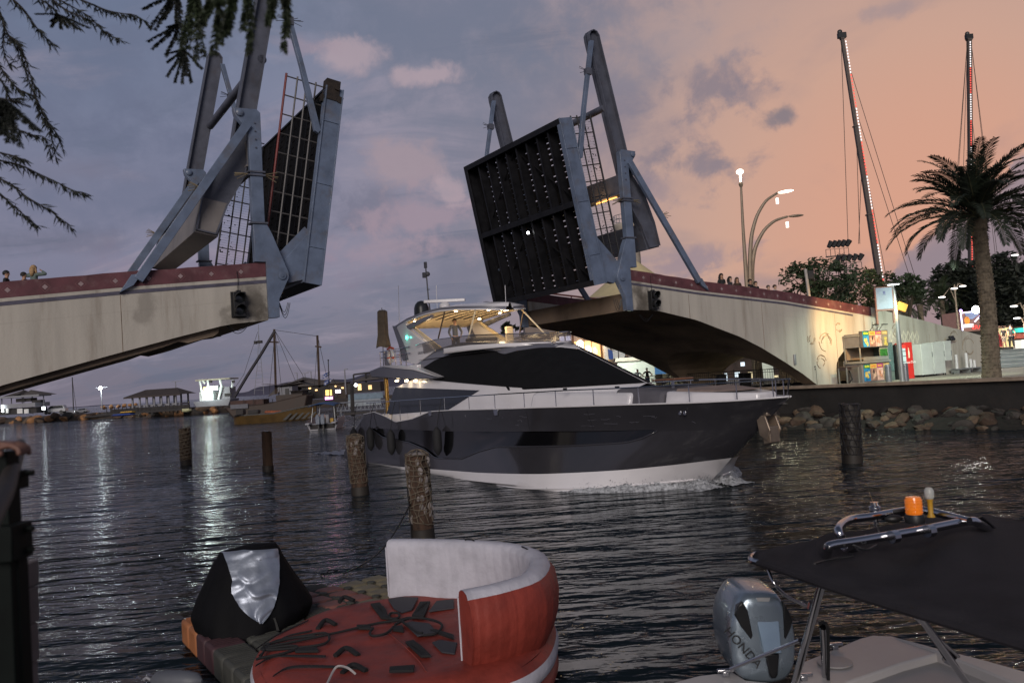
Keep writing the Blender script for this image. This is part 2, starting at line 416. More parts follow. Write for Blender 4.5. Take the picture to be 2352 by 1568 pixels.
def span(sg, label, top, bot, x_end, band_end, stripes, diam, bot_far=None):
    F = bframe(sg)
    root = thing('bridge_span', label, 'bridge', fr(bp(sg * 9, 0, 0), V((1, 0, 0)), V((0, 1, 0))))
    # solid below deck level, hollow above: deck at 1.0 m under the parapet top
    deck = [(x, z - 1.05) for x, z in top]
    mb = MB(F); n = 48; xs = [top[0][0] + (x_end - top[0][0]) * i / n for i in range(n + 1)]
    bf = bot_far or bot; KK = 40; polys = []
    for b_ in (bot, bf):
        bx = [b_[0][0] + (b_[-1][0] - .01 - b_[0][0]) * i / KK for i in range(KK + 1)]
        polys.append([(x, lerp_poly(top, x) - 1.05) for x in xs] + [(x_end, -1.5), (b_[-1][0], -1.5)] + [(x, lerp_poly(b_, x)) for x in bx[::-1]])
    m_ = len(polys[0]); mb.add([(a, 0, z) for a, z in polys[0]] + [(a, WB, z) for a, z in polys[1]], [tuple(range(m_)), tuple(range(2 * m_ - 1, m_ - 1, -1))] + [(i, (i + 1) % m_, m_ + (i + 1) % m_, m_ + i) for i in range(m_)])
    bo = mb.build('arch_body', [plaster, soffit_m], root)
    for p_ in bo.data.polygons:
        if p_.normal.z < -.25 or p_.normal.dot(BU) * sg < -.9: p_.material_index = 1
    for w0, w1, nm in ((-.004, .30, 'parapet'), (WB - .3, WB + .004, 'parapet')):
        mb = MB(F); poly = [(x, lerp_poly(top, x) - .5) for x in xs] + [(x, lerp_poly(top, x) - 1.3) for x in xs[::-1]]
        mb.prism(poly, w0, w1); mb.build(nm, plaster, root)
    def pband(x0, x1, o0, o1, m, nm, out):
        xx = [x0 + (x1 - x0) * i / n for i in range(n + 1)]
        rr = random.Random(5)
        mb = MB(F); poly = [(x, lerp_poly(top, x) - o0 + (rr.uniform(-.012, .012) if o0 == 0 else 0)) for x in xx] + [(x, lerp_poly(top, x) - o1) for x in xx[::-1]]
        mb.prism(poly, -out, .31); mb.build(nm, m, root)
    pband(top[0][0], band_end, 0, .505, maroon, 'parapet_band', .012)
    if band_end < x_end: pband(band_end, x_end, 0, .505, plaster, 'parapet_coping', .008)
    mb = MB(F); poly = [(x, lerp_poly(top, x)) for x in xs] + [(x, lerp_poly(top, x) - .505) for x in xs[::-1]]
    mb.prism(poly, WB - .31, WB + .012); mb.build('parapet_band', maroon, root)
    o0, o1, xe = stripes
    xx = [top[0][0] + (xe - top[0][0]) * i / n for i in range(n + 1)]
    mb = MB(F); mb.prism([(x, lerp_poly(top, x) - o0) for x in xx] + [(x, lerp_poly(top, x) - o1) for x in xx[::-1]], -.018, .05)
    mb.build('painted_stripe', stripe_m, root)
    for x in diam:
        z = lerp_poly(top, x) - .27; d_ = .085; mb = MB(F)
        mb.prism([(x - d_, z), (x, z - d_), (x + d_, z), (x, z + d_)], -.018, -.002); dm_ = mb.build('diamond_motif', diam_m, root)
        e = .17; i_ = .150; mb = MB(F)
        P_ = [(x - e, z), (x, z - e), (x + e, z), (x, z + e)]; Q_ = [(x - i_, z), (x, z - i_), (x + i_, z), (x, z + i_)]
        mb.add([(a, -.016, b) for a, b in P_ + Q_], [(q, (q + 1) % 4, 4 + (q + 1) % 4, 4 + q) for q in range(4)]); mb.build('diamond_outline', outl_m, dm_, solid=.003)
    return root, F, bo
topL = [(8.47, 8.44), (12.95, 8.08), (16.7, 7.72), (20, 7.35), (34, 5.2)]
botL = [(8.47, 6.36), (9.9, 6.24), (11.7, 5.82), (13.7, 5.32), (16.8, 4.52), (20, 3.3), (22.5, 2.1), (24, 1.0), (25, -1)]
topR = [(8.47, 8.36), (12.7, 7.87), (19.0, 7.30), (26.7, 6.30), (32, 5.36), (37.3, 4.42), (39, 4.12)]
botR = [(8.47, 6.48), (10, 6.42), (12.5, 5.92), (15.5, 4.98), (17, 4.36), (18.6, 3.58), (20, 2.85), (21.4, 2.0), (21.6, -1.5)]
dl = [br(u, v)[0] for u, v in ((24, 660), (96, 655), (166, 649), (237, 643), (301, 638), (428, 629), (489, 625), (550, 620), (604, 617))]
dl = [9.35 + i * 1.02 for i in range(12)]
spanL, FL, bodyL = span(-1, 'left half of the pale arched drawbridge with maroon diamond-patterned parapet', topL, botL, 34, 34, (.62, .74, 34), dl)
dr = [9.3 + i * 1.02 for i in range(17)]
spanR, FR, bodyR = span(1, 'right half of the pale arched drawbridge running down to the lit quay', topR, botR, 38.4, 26.3, (.60, .70, 24.6), dr, [(8.47, 6.50), (11.08, 6.03), (12.97, 5.46), (14.8, 4.85), (16.86, 4.08), (18.78, 3.18), (20.45, 2.32), (20.9, 2.0), (21.1, -1.5)])

QZ_ = 2.1
def balance(sg):
    """lifting gear and leaf of one side, x = distance from the middle of the gap"""
    F = bframe(sg); root = [spanL, spanR][sg > 0]
    plate = [(8.86, 9.8), (8.35, 9.8), (8.2, 9.5), (7.66, 8.08), (7.66, 7.9), (8.06, 7.1), (8.08, 6.45), (8.465, 6.42), (8.465, 8.45), (8.86, 8.46)]
    for w0 in (-.12, WB - .18):
        mb = MB(F); mb.prism(plate, w0, w0 + .3); pl = mb.build('pivot_plate', steel, root, bevel=.015)
        mb = MB(F); mb.lathe([(.14, 0), (.14, .03), (.12, .035)], (7.92, w0 - .03, 7.95), 20, (0, -1, 0)); mb.lathe([(.05, 0), (.05, .05)], (7.92, w0 - .04, 7.95), 12, (0, -1, 0))
        mb.build('pivot_pin', steel, pl, smooth=True)
        # inner brace of the leaf hinge
        mb = MB(F); mb.prism([(8.42, 9.82), (8.86, 9.82), (8.84, 13.2), (9.28, 13.75), (9.32, 14.0), (8.5, 14.02), (8.37, 13.9)], w0 + .03, w0 + .33)
        po = mb.build('tower_post', steel, root, bevel=.015)
        mb = MB(F)
        for z in (9.86, 11.6, 11.72): mb.box((8.63, w0 + .18, z), (.62, .42, .06))
        for z in (12.6, 12.9, 13.2, 13.5):
            mb.lathe([(.03, 0), (.03, .03)], (8.6, w0 + .02, z), 8, (0, -1, 0))
        mb.build('post_collar', steel_d, po)
        mb = MB(F); rr = random.Random(int(w0 * 10) + sg)
        for c in ((8.9, w0 + .1, 11.65), (8.35, w0 + .1, 11.65)):
            for k in range(7):
                an = rr.uniform(-.5, .5) + (0 if c[0] > 8.6 else math.pi)
                mb.tube([c, (c[0] + .5 * math.cos(an), c[1] + rr.uniform(-.2, .2), c[2] - .1 + .35 * math.sin(an))], .012, 4)
        mb.build('bird_spikes', pm('spike_straw', (.20, .16, .10), .7), po)
        # balance beam (H shaped): outer polygon, recessed web
        ch = [(7.30, 19.2), (8.46, 13.82), (8.66, 12.9), (8.95, 11.6), (9.62, 10.5), (10.05, 9.45)]
        sh = [(7.95, 19.35), (9.14, 13.9), (9.34, 12.9), (10.02, 11.98), (10.50, 10.72), (10.75, 9.6)]
        capn = [(7.93, 19.5), (7.8, 19.68), (7.6, 19.74), (7.4, 19.65), (7.28, 19.45)]
        x0 = w0 + .34
        mb = MB(F); mb.prism(sh[::-1] + capn + ch, x0 + .18, x0 + .24)            # web
        full = sh[::-1] + capn + ch
        def off(poly, t_):                                                   # flange strips following the outline
            for i in range(len(poly)):
                a = V(poly[i - 1]); b_ = V(poly[i]); d_ = (b_ - a)
                if d_.length < .01: continue
                n_ = V((d_.y, -d_.x)).normalized() * t_
                mb.prism([tuple(a), tuple(b_), tuple(b_ + n_), tuple(a + n_)], x0, x0 + .42)
        off(full, -.05)
        bb = mb.build('balance_beam', steel_d, root, ang=30)
        mb = MB(F); mb.lathe([(.13, 0), (.13, .06), (.09, .09)], (9.12, w0 + .02, 13.83), 14, (0, -1, 0)); mb.build('beam_bearing', steel, bb, smooth=True)
        # link rod from the beam head to the leaf
        xl = w0 + .28
        mb = MB(F); mb.prism([(7.24, 19.1), (7.44, 19.1), (6.72, 15.9), (6.30, 13.5), (6.16, 13.42), (6.06, 13.55), (6.54, 15.9)], xl - .09, xl + .09)
        lk = mb.build('link_rod', steel, root, bevel=.01)
        mb = MB(F); mb.box((7.02, xl, 17.6), (.28, .28, .3)); rr = random.Random(3)
        for k in range(8):
            an = math.pi * (k % 2) + rr.uniform(-.7, .3) * (1 if k % 2 else -1)
            mb.tube([(7.02, xl, 17.65), (7.02 + .5 * math.cos(an), xl + rr.uniform(-.2, .2), 17.6 + .4 * math.sin(an))], .012, 4)
        mb.build('rod_collar', steel_d, lk)
        # raking strut down to the deck
        mb = MB(F); mb.bar((8.86, w0 - .02, 13.45), (12.75, w0 - .02, 7.78), .16, .30); mb.prism([(12.62, 8.0), (12.95, 7.95), (13.35, 7.35), (12.9, 7.6)], w0 - .06, w0 + .1)
        so = mb.build('raking_strut', steel, root, bevel=.012)
        mb = MB(F); rr = random.Random(9)
        for k in range(7):
            an = rr.uniform(-.4, .9); c = (10.55, w0, 11.0)
            mb.tube([c, (c[0] + .5 * math.cos(an), c[1] - rr.uniform(-.2, .3), c[2] + .35 * math.sin(an))], .012, 4)
        mb.build('bird_spikes', MATS['spike_straw'], so)
    # cross members between the two sides
    mb = MB(F); mb.tube([(8.05, .4, 16.1), (8.05, WB, 16.1)], .17, 14); mb.build('cross_tube', steel_d, root, smooth=True)
    mb = MB(F); mb.prism([(8.45, 12.9), (8.85, 12.9), (8.85, 12.0), (8.45, 12.0)], .15, WB - .1)
    mb.prism([(8.40, 12.02), (8.92, 12.02), (8.92, 11.96), (8.40, 11.96)], .15, WB - .1); mb.build('portal_beam', cream_s if sg < 0 else steel_d, root, bevel=.01)
    mb = MB(F); mb.prism([(9.6, 10.62), (10.52, 10.8), (10.78, 9.55), (10.0, 9.38)], .35, WB - .0); mb.build('counterweight', cream_s if sg < 0 else steel_d, root, bevel=.02)
    if sg > 0: st_ = pm('amber_strip', (1, .5, .15), emit=(1, .50, .14), es=2.5, var=0); mb = MB(F); mb.box((8.62, 1.5, 11.93), (.10, 1.6, .03)); mb.build('amber_strip_light', st_, root)
    if sg > 0: lamp(root, 'AREA', (F @ V((8.2, 1.5, 11.5))), 22, (1, .52, .16), size=.5, aim=(0, 0, 1), name='amber_uplight')
    # leaf: frame at the near bottom corner of the underside
    lb, lt = V((6.42, 0, 7.62)), V((5.08, 0, 15.18))
    Ld = (lt - lb); LL = Ld.length; Ld.normalize(); Nn = V((Ld.z, 0, -Ld.x))       # Nn points to the shore
    if Nn.x < 0: Nn = -Nn
    FF = F @ fr(lb, Ld, V((0, 1, 0)), Nn)                                            # x along the leaf, y across, z towards deck side
    gw = .68
    leaf = None
    mb = MB(FF)
    nb_ = 9; y0, y1 = .35, WB - .3; pitch = (y1 - y0) / nb_; rr = random.Random(2)
    zt = gw - .06
    rows = 26
    for b_ in range(nb_):
        ya_, yb_ = y0 + b_ * pitch, y0 + (b_ + 1) * pitch; yc = yb_ - .22; hw = .17
        for half in range(2):
            xa, xb = (.25, LL * .5 - .15) if half == 0 else (LL * .5 + .15, LL - .25); ns = 13; dx_ = (xb - xa) / ns
            mb.add([(xa, ya_, zt), (xb, ya_, zt), (xb, yc - hw, zt), (xa, yc - hw, zt)], [(0, 1, 2, 3)])
            mb.add([(xa, yc + hw, zt), (xb, yc + hw, zt), (xb, yb_, zt), (xa, yb_, zt)], [(0, 1, 2, 3)])
            for k in range(ns):
                xs_ = xa + k * dx_; hole = rr.random() < .78; hx = rr.choice((.03, .04, .05)) if hole else 0
                xm = xs_ + dx_ / 2
                mb.add([(xs_, yc - hw, zt), (xm - hx / 2, yc - hw, zt), (xm - hx / 2, yc + hw, zt), (xs_, yc + hw, zt)], [(0, 1, 2, 3)])
                mb.add([(xm + hx / 2, yc - hw, zt), (xs_ + dx_, yc - hw, zt), (xs_ + dx_, yc + hw, zt), (xm + hx / 2, yc + hw, zt)], [(0, 1, 2, 3)])
    for xa, xb in ((0, .25), (LL * .5 - .15, LL * .5 + .15), (LL - .25, LL)): mb.add([(xa, y0, zt), (xb, y0, zt), (xb, y1, zt), (xa, y1, zt)], [(0, 1, 2, 3)])
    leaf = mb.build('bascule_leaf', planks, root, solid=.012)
    for y_ in (0, WB - .02):                                                        # boxed side girders
        mb = MB(FF); sgn = 1 if y_ == 0 else -1
        mb.box((LL / 2, y_ + .05 * sgn, gw / 2), (LL, .04, gw)); mb.box((LL / 2, y_ + .15 * sgn, gw - .01), (LL, .34, .05)); mb.box((LL / 2, y_ + .13 * sgn, .01), (LL, .30, .05))
        for k in (.18, .5, .82): mb.box((LL * k, y_ + .02 * sgn, gw / 2), (.03, .05, gw * .98))
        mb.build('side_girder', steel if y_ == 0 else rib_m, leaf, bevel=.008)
    mb = MB(FF); mb.box((LL - .12, .2, .42), (.8, .42, .55)); 
    for k in range(22): mb.box((LL - rr.uniform(-.08, .9), rr.uniform(.0, .42), rr.uniform(.0, .75)), (rr.uniform(.05, .25), rr.uniform(.05, .2), rr.uniform(.05, .2)), Matrix.Rotation(rr.uniform(-.4, .4), 3, 'Y'))
    if sg < 0: mb.build('rusted_tip', pm('rusted_black', (.02, .014, .011), .8, var=.5, scale=5, bump=.5, bscale=20), leaf)
    mb = MB(FF)
    mb.box((.06, WB / 2, gw / 2), (.12, WB - .1, gw)); mb.box((LL - .05, WB / 2, gw / 2), (.10, WB - .1, gw)); mb.box((LL / 2, WB / 2, gw * .4), (.13, WB - .3, gw * .75))
    mb.box((LL / 2, WB / 2, .02), (.26, WB - .3, .03)); mb.box((.13, WB / 2, .0), (.26, WB - .1, .04)); mb.box((LL - .13, WB / 2, .0), (.26, WB - .1, .04))
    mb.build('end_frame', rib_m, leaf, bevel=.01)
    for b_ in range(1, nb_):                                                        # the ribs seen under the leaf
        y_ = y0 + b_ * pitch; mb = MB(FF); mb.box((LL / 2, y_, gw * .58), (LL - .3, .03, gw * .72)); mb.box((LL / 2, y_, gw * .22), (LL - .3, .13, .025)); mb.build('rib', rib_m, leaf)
    mb = MB(FF)
    for (xa, ya_, xb, yb_) in ((.3, .5, LL * .48, WB * .55), (.3, WB - .5, LL * .48, WB * .5), (LL * .52, .5, LL - .3, WB * .5), (LL * .52, WB - .5, LL - .3, WB * .5)):
        mb.tube([(xa, ya_, .36), (xb, yb_, .36)], .035, 6)
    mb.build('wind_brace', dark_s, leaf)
    # hinge bracket
    for y_ in (.1, WB - .4):
        mb = MB(FF); mb.prism([(.1, gw), (1.9, gw), (.75, gw + .75), (.2, gw + .95), (-.1, gw + .5)], y_, y_ + .28); mb.build('hinge_bracket', steel, leaf, bevel=.012)
        mb = MB(FF); mb.bar((2.0, y_ + .1, gw + .02), (.55, y_ + .1, gw + 1.05), .34, .10, (0, 1, 0)); mb.build('bracket_rib', steel, leaf)
    # railings
    for y_, mm, m2 in ((.42, railm if sg < 0 else darkrail, redpaint if sg < 0 else darkrail), (WB - .45, darkrail, darkrail)):
        hgt = 1.45; mb = MB(FF); xa, xb = .9, LL + .15
        for z_ in (.30, .66, 1.02): mb.tube([(xa, y_, gw + z_), (xb, y_, gw + z_)], .034, 6)
        nr = 9
        for k in range(nr + 1): x_ = xa + .1 + (xb - xa - .2) * k / nr; mb.tube([(x_, y_, gw), (x_, y_, gw + hgt)], .026, 6)
        rl = mb.build('railing', mm, leaf, smooth=True)
        mb = MB(FF); mb.tube([(xa, y_, gw + hgt), (xb, y_, gw + hgt)], .045, 8); mb.build('handrail', m2, rl, smooth=True)
        mb = MB(FF); n_ = 60                                                       # wire mesh with debris caught in it
        for k in range(n_): x_ = xa + (xb - xa) * k / n_; mb.box((x_, y_ + .02, gw + hgt / 2), (.006, .006, hgt))
        rr2 = random.Random(11)
        for k in range(90):
            x_ = xa + (xb - xa) * rr2.random(); z_ = gw + hgt * (.55 + .42 * rr2.random()); s_ = rr2.uniform(.02, .06)
            mb.box((x_, y_ + .03, z_), (s_, .01, s_ * rr2.uniform(.5, 1.5)), Matrix.Rotation(rr2.uniform(0, 3), 3, 'Y'))
        if y_ > 1 or sg > 0: mb.build('wire_mesh', darkrail, rl)
    if sg > 0:
        mb = MB(FF); mb.ball((LL * .42 , WB * .48, -.02), .07, 12); mb.build('far_lamp_standin', pm('lamp_white', (1, 1, 1), emit=(1, .98, 1), es=9, var=0), leaf, smooth=True)  # stands in for a lamp behind the leaf, shining through a gap
    # drooping cables under the plate
    for k in range(3):
        mb = MB(F)
        pts = [(8.0 - .3 * q / 8 * (1 + k * .2), .1 + k * .05, 7.0 - .35 * math.sin(math.pi * q / 8) * (1 + .3 * k)) for q in range(9)]; mb.tube(pts, .012, 5); mb.build('cable', black, root)
    for k in range(2):
        mb = MB(F)
        pts = [(9.9 - .8 * q / 8, .2 + k * .05, 6.25 - (.22 + .1 * k) * math.sin(math.pi * q / 8)) for q in range(9)]; mb.tube(pts, .012, 5); mb.build('cable', black, root)
balance(-1); balance(1)
for F_, rt_, top_, bot_, xs_ in ((FL, spanL, topL, botL, (13.3, 18.1)), (FR, spanR, topR, botR, (12.1, 17.2, 23.0, 31.8))):
    for x_ in xs_: zb_ = max(QZ_, lerp_poly(bot_, x_)) if x_ < bot_[-1][0] else QZ_; zt_ = lerp_poly(top_, x_) - .76; mb = MB(F_); mb.box((x_, -.001, (zb_ + zt_) / 2), (.022, .008, zt_ - zb_)); mb.build('formwork_joint', soffit_m, rt_)
# haunch under the left tip
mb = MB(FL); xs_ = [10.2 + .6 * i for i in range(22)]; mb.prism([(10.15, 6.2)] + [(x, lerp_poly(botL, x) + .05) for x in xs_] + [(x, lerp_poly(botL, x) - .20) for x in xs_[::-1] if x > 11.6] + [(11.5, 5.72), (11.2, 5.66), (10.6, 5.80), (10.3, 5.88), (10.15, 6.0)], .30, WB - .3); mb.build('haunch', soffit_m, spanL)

def signal(F, x, z, label, sgx):
    t_ = thing('traffic_light', label, 'traffic light', F @ Matrix.Translation((x, -.02, z)), 'unlit boat signals on the bridge face')
    Z = RM[t_.name]
    mb = MB(Z); mb.box((0, -.11, 0), (.40, .20, .86)); mb.box((0, -.09, .46), (.16, .14, .08)); mb.box((0, -.015, 0), (.52, .02, .92)); mb.build('housing', black, t_, bevel=.03)
    for dz_ in (.21, -.21):
        mb = MB(Z); mb.lathe([(.165, 0), (.165, .015), (.10, .03), (0.001, .04)], (0, -.21, dz_), 18, (0, -1, 0)); mb.build('lens', glassd, t_, smooth=True)
        mb = MB(Z); vs = []; n_ = 16                                            # hood: open below
        for k in range(n_ + 1):
            q = R(-35) + R(250) * k / n_
            for r_, y_ in ((.185, -.20), (.185, -.50 + .10 * (1 - math.sin(max(0, q))) if True else 0)): vs.append((r_ * math.cos(q), y_, dz_ + r_ * math.sin(q)))
        mb.add(vs, [(2 * k, 2 * k + 1, 2 * k + 3, 2 * k + 2) for k in range(n_)]); mb.build('hood', black, t_, solid=.012, smooth=True)
    mb = MB(Z); mb.tube([(0, -.04, .5), (-.03, -.03, .9), (0, -.03, 1.2)], .01, 5); mb.build('cable', black, t_)
    return t_
a_, z_ = br(547, 700); signal(FL, -a_, z_, 'black two-aspect traffic light on the left bridge half, soot stain beside it', 1)
a_, z_ = br(1497, 690); signal(FR, a_, z_, 'black two-aspect traffic light on the right bridge half seen side-on', 1)
# ================================================================== PEOPLE
def skin_mesh(joints, edges, root=0, sub=2):
    """joints: list of (xyz, rx, ry)"""
    me = bpy.data.meshes.new('s'); me.from_pydata([j[0] for j in joints], edges, [])
    o = bpy.data.objects.new('s', me); COL.objects.link(o)
    md = o.modifiers.new('k', 'SKIN'); md.use_smooth_shade = True; md.branch_smoothing = .4
    sk = me.skin_vertices[0].data
    for i, j in enumerate(joints): sk[i].radius = (j[1], j[2]); sk[i].use_root = (i == root)
    s2 = o.modifiers.new('u', 'SUBSURF'); s2.levels = s2.render_levels = sub
    dg = bpy.context.evaluated_depsgraph_get(); dg.update(); r_ = bpy.data.meshes.new_from_object(o.evaluated_get(dg))
    bpy.data.objects.remove(o); vs = [v_.co.copy() for v_ in r_.vertices]; fs = [tuple(p_.vertices) for p_ in r_.polygons]; bpy.data.meshes.remove(r_)
    return vs, fs
skin_c = [pm('skin_tan', (.36, .20, .13), .5, var=.08), pm('skin_light', (.46, .29, .20), .5, var=.08)]
def cloth(c): return pm('cloth_%d_%d_%d' % tuple(int(x * 100) for x in c), c, .85, var=.15, scale=6, bump=.2, bscale=30)
def person(label, pos, face, h=1.72, shirt=(.02, .02, .022), legs=(.03, .03, .04), hair=(.015, .012, .01), long=False, arms=((.13, -.02, .62), (.14, .02, .50)), armsL=None, lean=0.0, skin=0, short_sleeve=True, group=None, shorts=False, legspread=.06, bald=False):
    mt = rotz(V(pos), face); root = thing('person', label, 'person', mt, group); k = h
    armsR = arms; armsL = armsL or arms
    def ln(p_): x, y, z = p_; d_ = max(0, z - .55); return (x * k, (y + lean * d_) * k, z * k)
    W_ = .100; J = []; E = []
    def j(p_, a, b=None): J.append((ln(p_), a * k, (b or a) * k)); return len(J) - 1
    pel = j((0, 0, .53), .072, .055); sp = j((0, .0, .62), .066, .05); ch = j((0, .0, .73), .078, .055); nb = j((0, -.002, .80), .05, .042); nk = j((0, .0, .845), .030, .03)
    hd = j((0, .012, .885), .042, .048); ht = j((0, .008, .935), .047, .056); tp = j((0, .002, .975), .036, .042)
    E += [(pel, sp), (sp, ch), (ch, nb), (nb, nk), (nk, hd), (hd, ht), (ht, tp)]
    nose = j((0, .058, .912), .007, .007); E.append((ht, nose)) if False else J.pop()
    for s_, A in ((1, armsR), (-1, armsL)):
        sh = j((s_ * W_, 0, .80), .034, .036); el = j((s_ * A[0][0] * 1.15, A[0][1], A[0][2]), .024); wr = j((s_ * A[1][0], A[1][1], A[1][2]), .016)
        d_ = V((s_ * A[1][0] - s_ * A[0][0] * 1.15, A[1][1] - A[0][1], A[1][2] - A[0][2])).normalized(); hn = V((s_ * A[1][0], A[1][1], A[1][2]))
        ha = j(tuple(hn + d_ * .045), .02, .012)
        E += [(nb, sh), (sh, el), (el, wr), (wr, ha)]
        side = d_.cross(V((1, 0, 0))).normalized()
        for q in (-1.2, -.4, .4, 1.2):
            f1 = j(tuple(hn + d_ * (.08 - .004 * abs(q)) + side * q * .009), .0055); E.append((ha, f1))
        tb = j(tuple(hn + d_ * .05 + side * .026), .006); E.append((wr, tb))
        hp = j((s_ * .052, 0, .50), .054, .056); kn = j((s_ * (.05 + legspread * .3), .012, .28), .036, .038); an = j((s_ * (.045 + legspread * .6), -.005, .045), .022, .026); to = j((s_ * (.05 + legspread * .6), .085, .018), .024, .016)
        E += [(pel, hp), (hp, kn), (kn, an), (an, to)]
    vs, fs = skin_mesh(J, E, 0)
    mb = MB(mt); mb.add(vs, fs); bd = mb.build('body', skin_c[skin], root, smooth=True, ang=180)
    # face
    hc = V(ln((0, .012, .915)))
    mb = MB(mt); 
    for sx in (-1, 1): mb.ball(hc + V((sx * .017 * k, .047 * k, .006 * k)), .0055 * k, 8)
    mb.build('eyes', pm('eye_dark', (.02, .015, .012), .2, var=0), bd)
    mb = MB(mt); mb.prism([(.0, .012), (.012, -.012), (-.012, -.012)], 0, 1, lambda a, b, t: (hc.x + a * k * (1 - .3 * t), hc.y + (.045 + .018 * t * (1 if b < 0 else .2)) * k, hc.z + (b - .006) * k)); mb.build('nose', skin_c[skin], bd)
    mb = MB(mt)
    for sx in (-1, 1): mb.ball(hc + V((sx * .052 * k, 0, 0)), .012 * k, 8, (.5, .9, 1.4))
    mb.build('ears', skin_c[skin], bd, smooth=True)
    # hair: cap shell
    if not bald:
        hm = pm('hair_%d' % int(hair[0] * 1000), hair, .6, var=.3, scale=30, bump=.5, bscale=60)
        mb = MB(mt); rr = random.Random(int(h * 1000))
        vs = []; n_, m_ = 14, 8
        for i in range(m_ + 1):
            th = math.pi * .62 * i / m_
            for q in range(n_):
                a = 2 * math.pi * q / n_; back = (1 - math.sin(a)) / 2
                t2 = th * (.72 + .38 * back); r_ = .064 * k * (1 + rr.uniform(-.03, .03))
                vs.append(V(ln((0, -.004, .932))) + V((math.sin(t2) * math.cos(a) * .92, math.sin(t2) * math.sin(a) * 1.08, math.cos(t2) * 1.02)) * r_)
        mb.add(vs, [(i * n_ + q, i * n_ + (q + 1) % n_, (i + 1) * n_ + (q + 1) % n_, (i + 1) * n_ + q) for i in range(m_) for q in range(n_)])
        if long:
            c0 = ln((0, -.035, .93)); c1 = ln((0, -.055, .86)); c2 = ln((.0, -.06, .77))
            mb.tube([c0, c1, c2], [.05 * k, .052 * k, .025 * k], 10)
            for s_ in (-1, 1): mb.tube([ln((s_ * .035, -.01, .93)), ln((s_ * .055, -.01, .87)), ln((s_ * .06, .01, .79))], [.025 * k, .022 * k, .01 * k], 8)
        mb.build('hair', hm, root, smooth=True, ang=180)
    # clothes
    J2 = []; E2 = []
    def j2(p_, a, b=None): J2.append((ln(p_), a * k, (b or a) * k)); return len(J2) - 1
    a0 = j2((0, 0, .50), .084, .064); a1 = j2((0, 0, .62), .076, .06); a2 = j2((0, 0, .73), .087, .064); a3 = j2((0, -.002, .805), .056, .048); a4 = j2((0, 0, .83), .036, .036)
    E2 += [(a0, a1), (a1, a2), (a2, a3), (a3, a4)]
    for s_, A in ((1, armsR), (-1, armsL)):
        sh = j2((s_ * W_, 0, .80), .041, .042); e_ = V((s_ * A[0][0] * 1.15, A[0][1], A[0][2])); w_ = V((s_ * A[1][0], A[1][1], A[1][2]))
        if short_sleeve:
            el = j2(tuple(V((s_ * W_, 0, .80)).lerp(e_, .6)), .034); E2 += [(a3, sh), (sh, el)]
        else:
            el = j2(tuple(e_), .031); wr = j2(tuple(w_), .021); E2 += [(a3, sh), (sh, el), (el, wr)]
    vs, fs = skin_mesh(J2, E2, 0); mb = MB(mt); mb.add(vs, fs); mb.build('shirt', cloth(shirt), root, smooth=True, ang=180)
    J3 = []; E3 = []
    def j3(p_, a, b=None): J3.append((ln(p_), a * k, (b or a) * k)); return len(J3) - 1
    b0 = j3((0, 0, .53), .080, .062)
    for s_ in (1, -1):
        hp = j3((s_ * .052, 0, .49), .062, .064); kn = j3((s_ * (.05 + legspread * .3), .012, .285), .045, .047); E3 += [(b0, hp), (hp, kn)]
        if not shorts: an = j3((s_ * (.045 + legspread * .6), -.004, .06), .034, .037); E3.append((kn, an))
    vs, fs = skin_mesh(J3, E3, 0); mb = MB(mt); mb.add(vs, fs); mb.build('trousers', cloth(legs), root, smooth=True, ang=180)
    mb = MB(mt)
    for s_ in (1, -1): mb.box((s_ * (.05 + legspread * .6) * k, .035 * k, .016 * k), (.055 * k, .15 * k, .034 * k))
    mb.build('shoes', cloth((.03, .03, .035)), root, bevel=.01)
    return root
# ================================================================== THE YACHT
YF = fr(YO, YD, YS)
yacht = thing('motor_yacht', 'large grey and white motor yacht passing between the raised bridge halves', 'yacht', fr(yp(9, 0, 0), V((1, 0, 0)), V((0, 1, 0))))
def stem(z): return 19.6 + 1.31 * z
def hb(s, z):
    B = 3.45 + .05 * min(1, max(0, z) / 1.6) + .50 * min(1, max(0, (s - 1) / 14)) * max(0, 1 - max(0, z) / 1.5); t_ = max(0, s / stem(z)); q_ = min(1, max(0, z) / 1.9); p_ = 7.0 - 4.5 * q_ ** .6
    g = 1 if t_ < .45 else max(0, 1 - ((t_ - .45) / .55) ** p_) ** .85 if t_ < 1 else 0
    if t_ < .2: g *= 1 - .04 * ((.2 - t_) / .2)
    if z < 0: g *= 1 + z * .5
    return B * g
def cf(z): return 17.15 - (z - 3.2) * 2.68                # front of the cabin at height z
def cb(s, z):
    t_ = max(0, s / cf(z)); g = 1 if t_ < .5 else max(0, 1 - ((t_ - .5) / .5) ** 2.6) ** .7 if t_ < 1 else 0
    return (2.42 - .16 * (z - 2.6)) * g
def hitf(u, v, yf, sf):
    d = ray(u, v); den = d.dot(YS); y = 4.15
    while y > 0:
        k = ((YO - EY).dot(YS) + y) / den; P = EY + d * k; s_ = (P - YO).dot(YD)
        if s_ <= sf(P.z) and yf(s_, P.z) >= y: return (s_, P.z)
        y -= .01
    return (s_, P.z)
def onhull(l): return [hitf(u, v, hb, stem) for u, v in l]
def oncab(l): return [hitf(u, v, cb, cf) for u, v in l]
def ypl(l, y):
    out_ = []
    for u, v in l:
        d = ray(u, v); k = ((YO - EY).dot(YS) + y) / d.dot(YS); P = EY + d * k; out_.append(((P - YO).dot(YD), P.z))
    return out_
def ip(l, x): return lerp_poly(sorted(l), x)
gloss_w = pm('white_gelcoat', (.62, .60, .62), .22, var=.03, scale=.7, coat=.4)
gloss_g = pm('graphite_gelcoat', (.030, .029, .034), .16, var=.08, scale=.6, coat=.4, bump=.01, bscale=3)
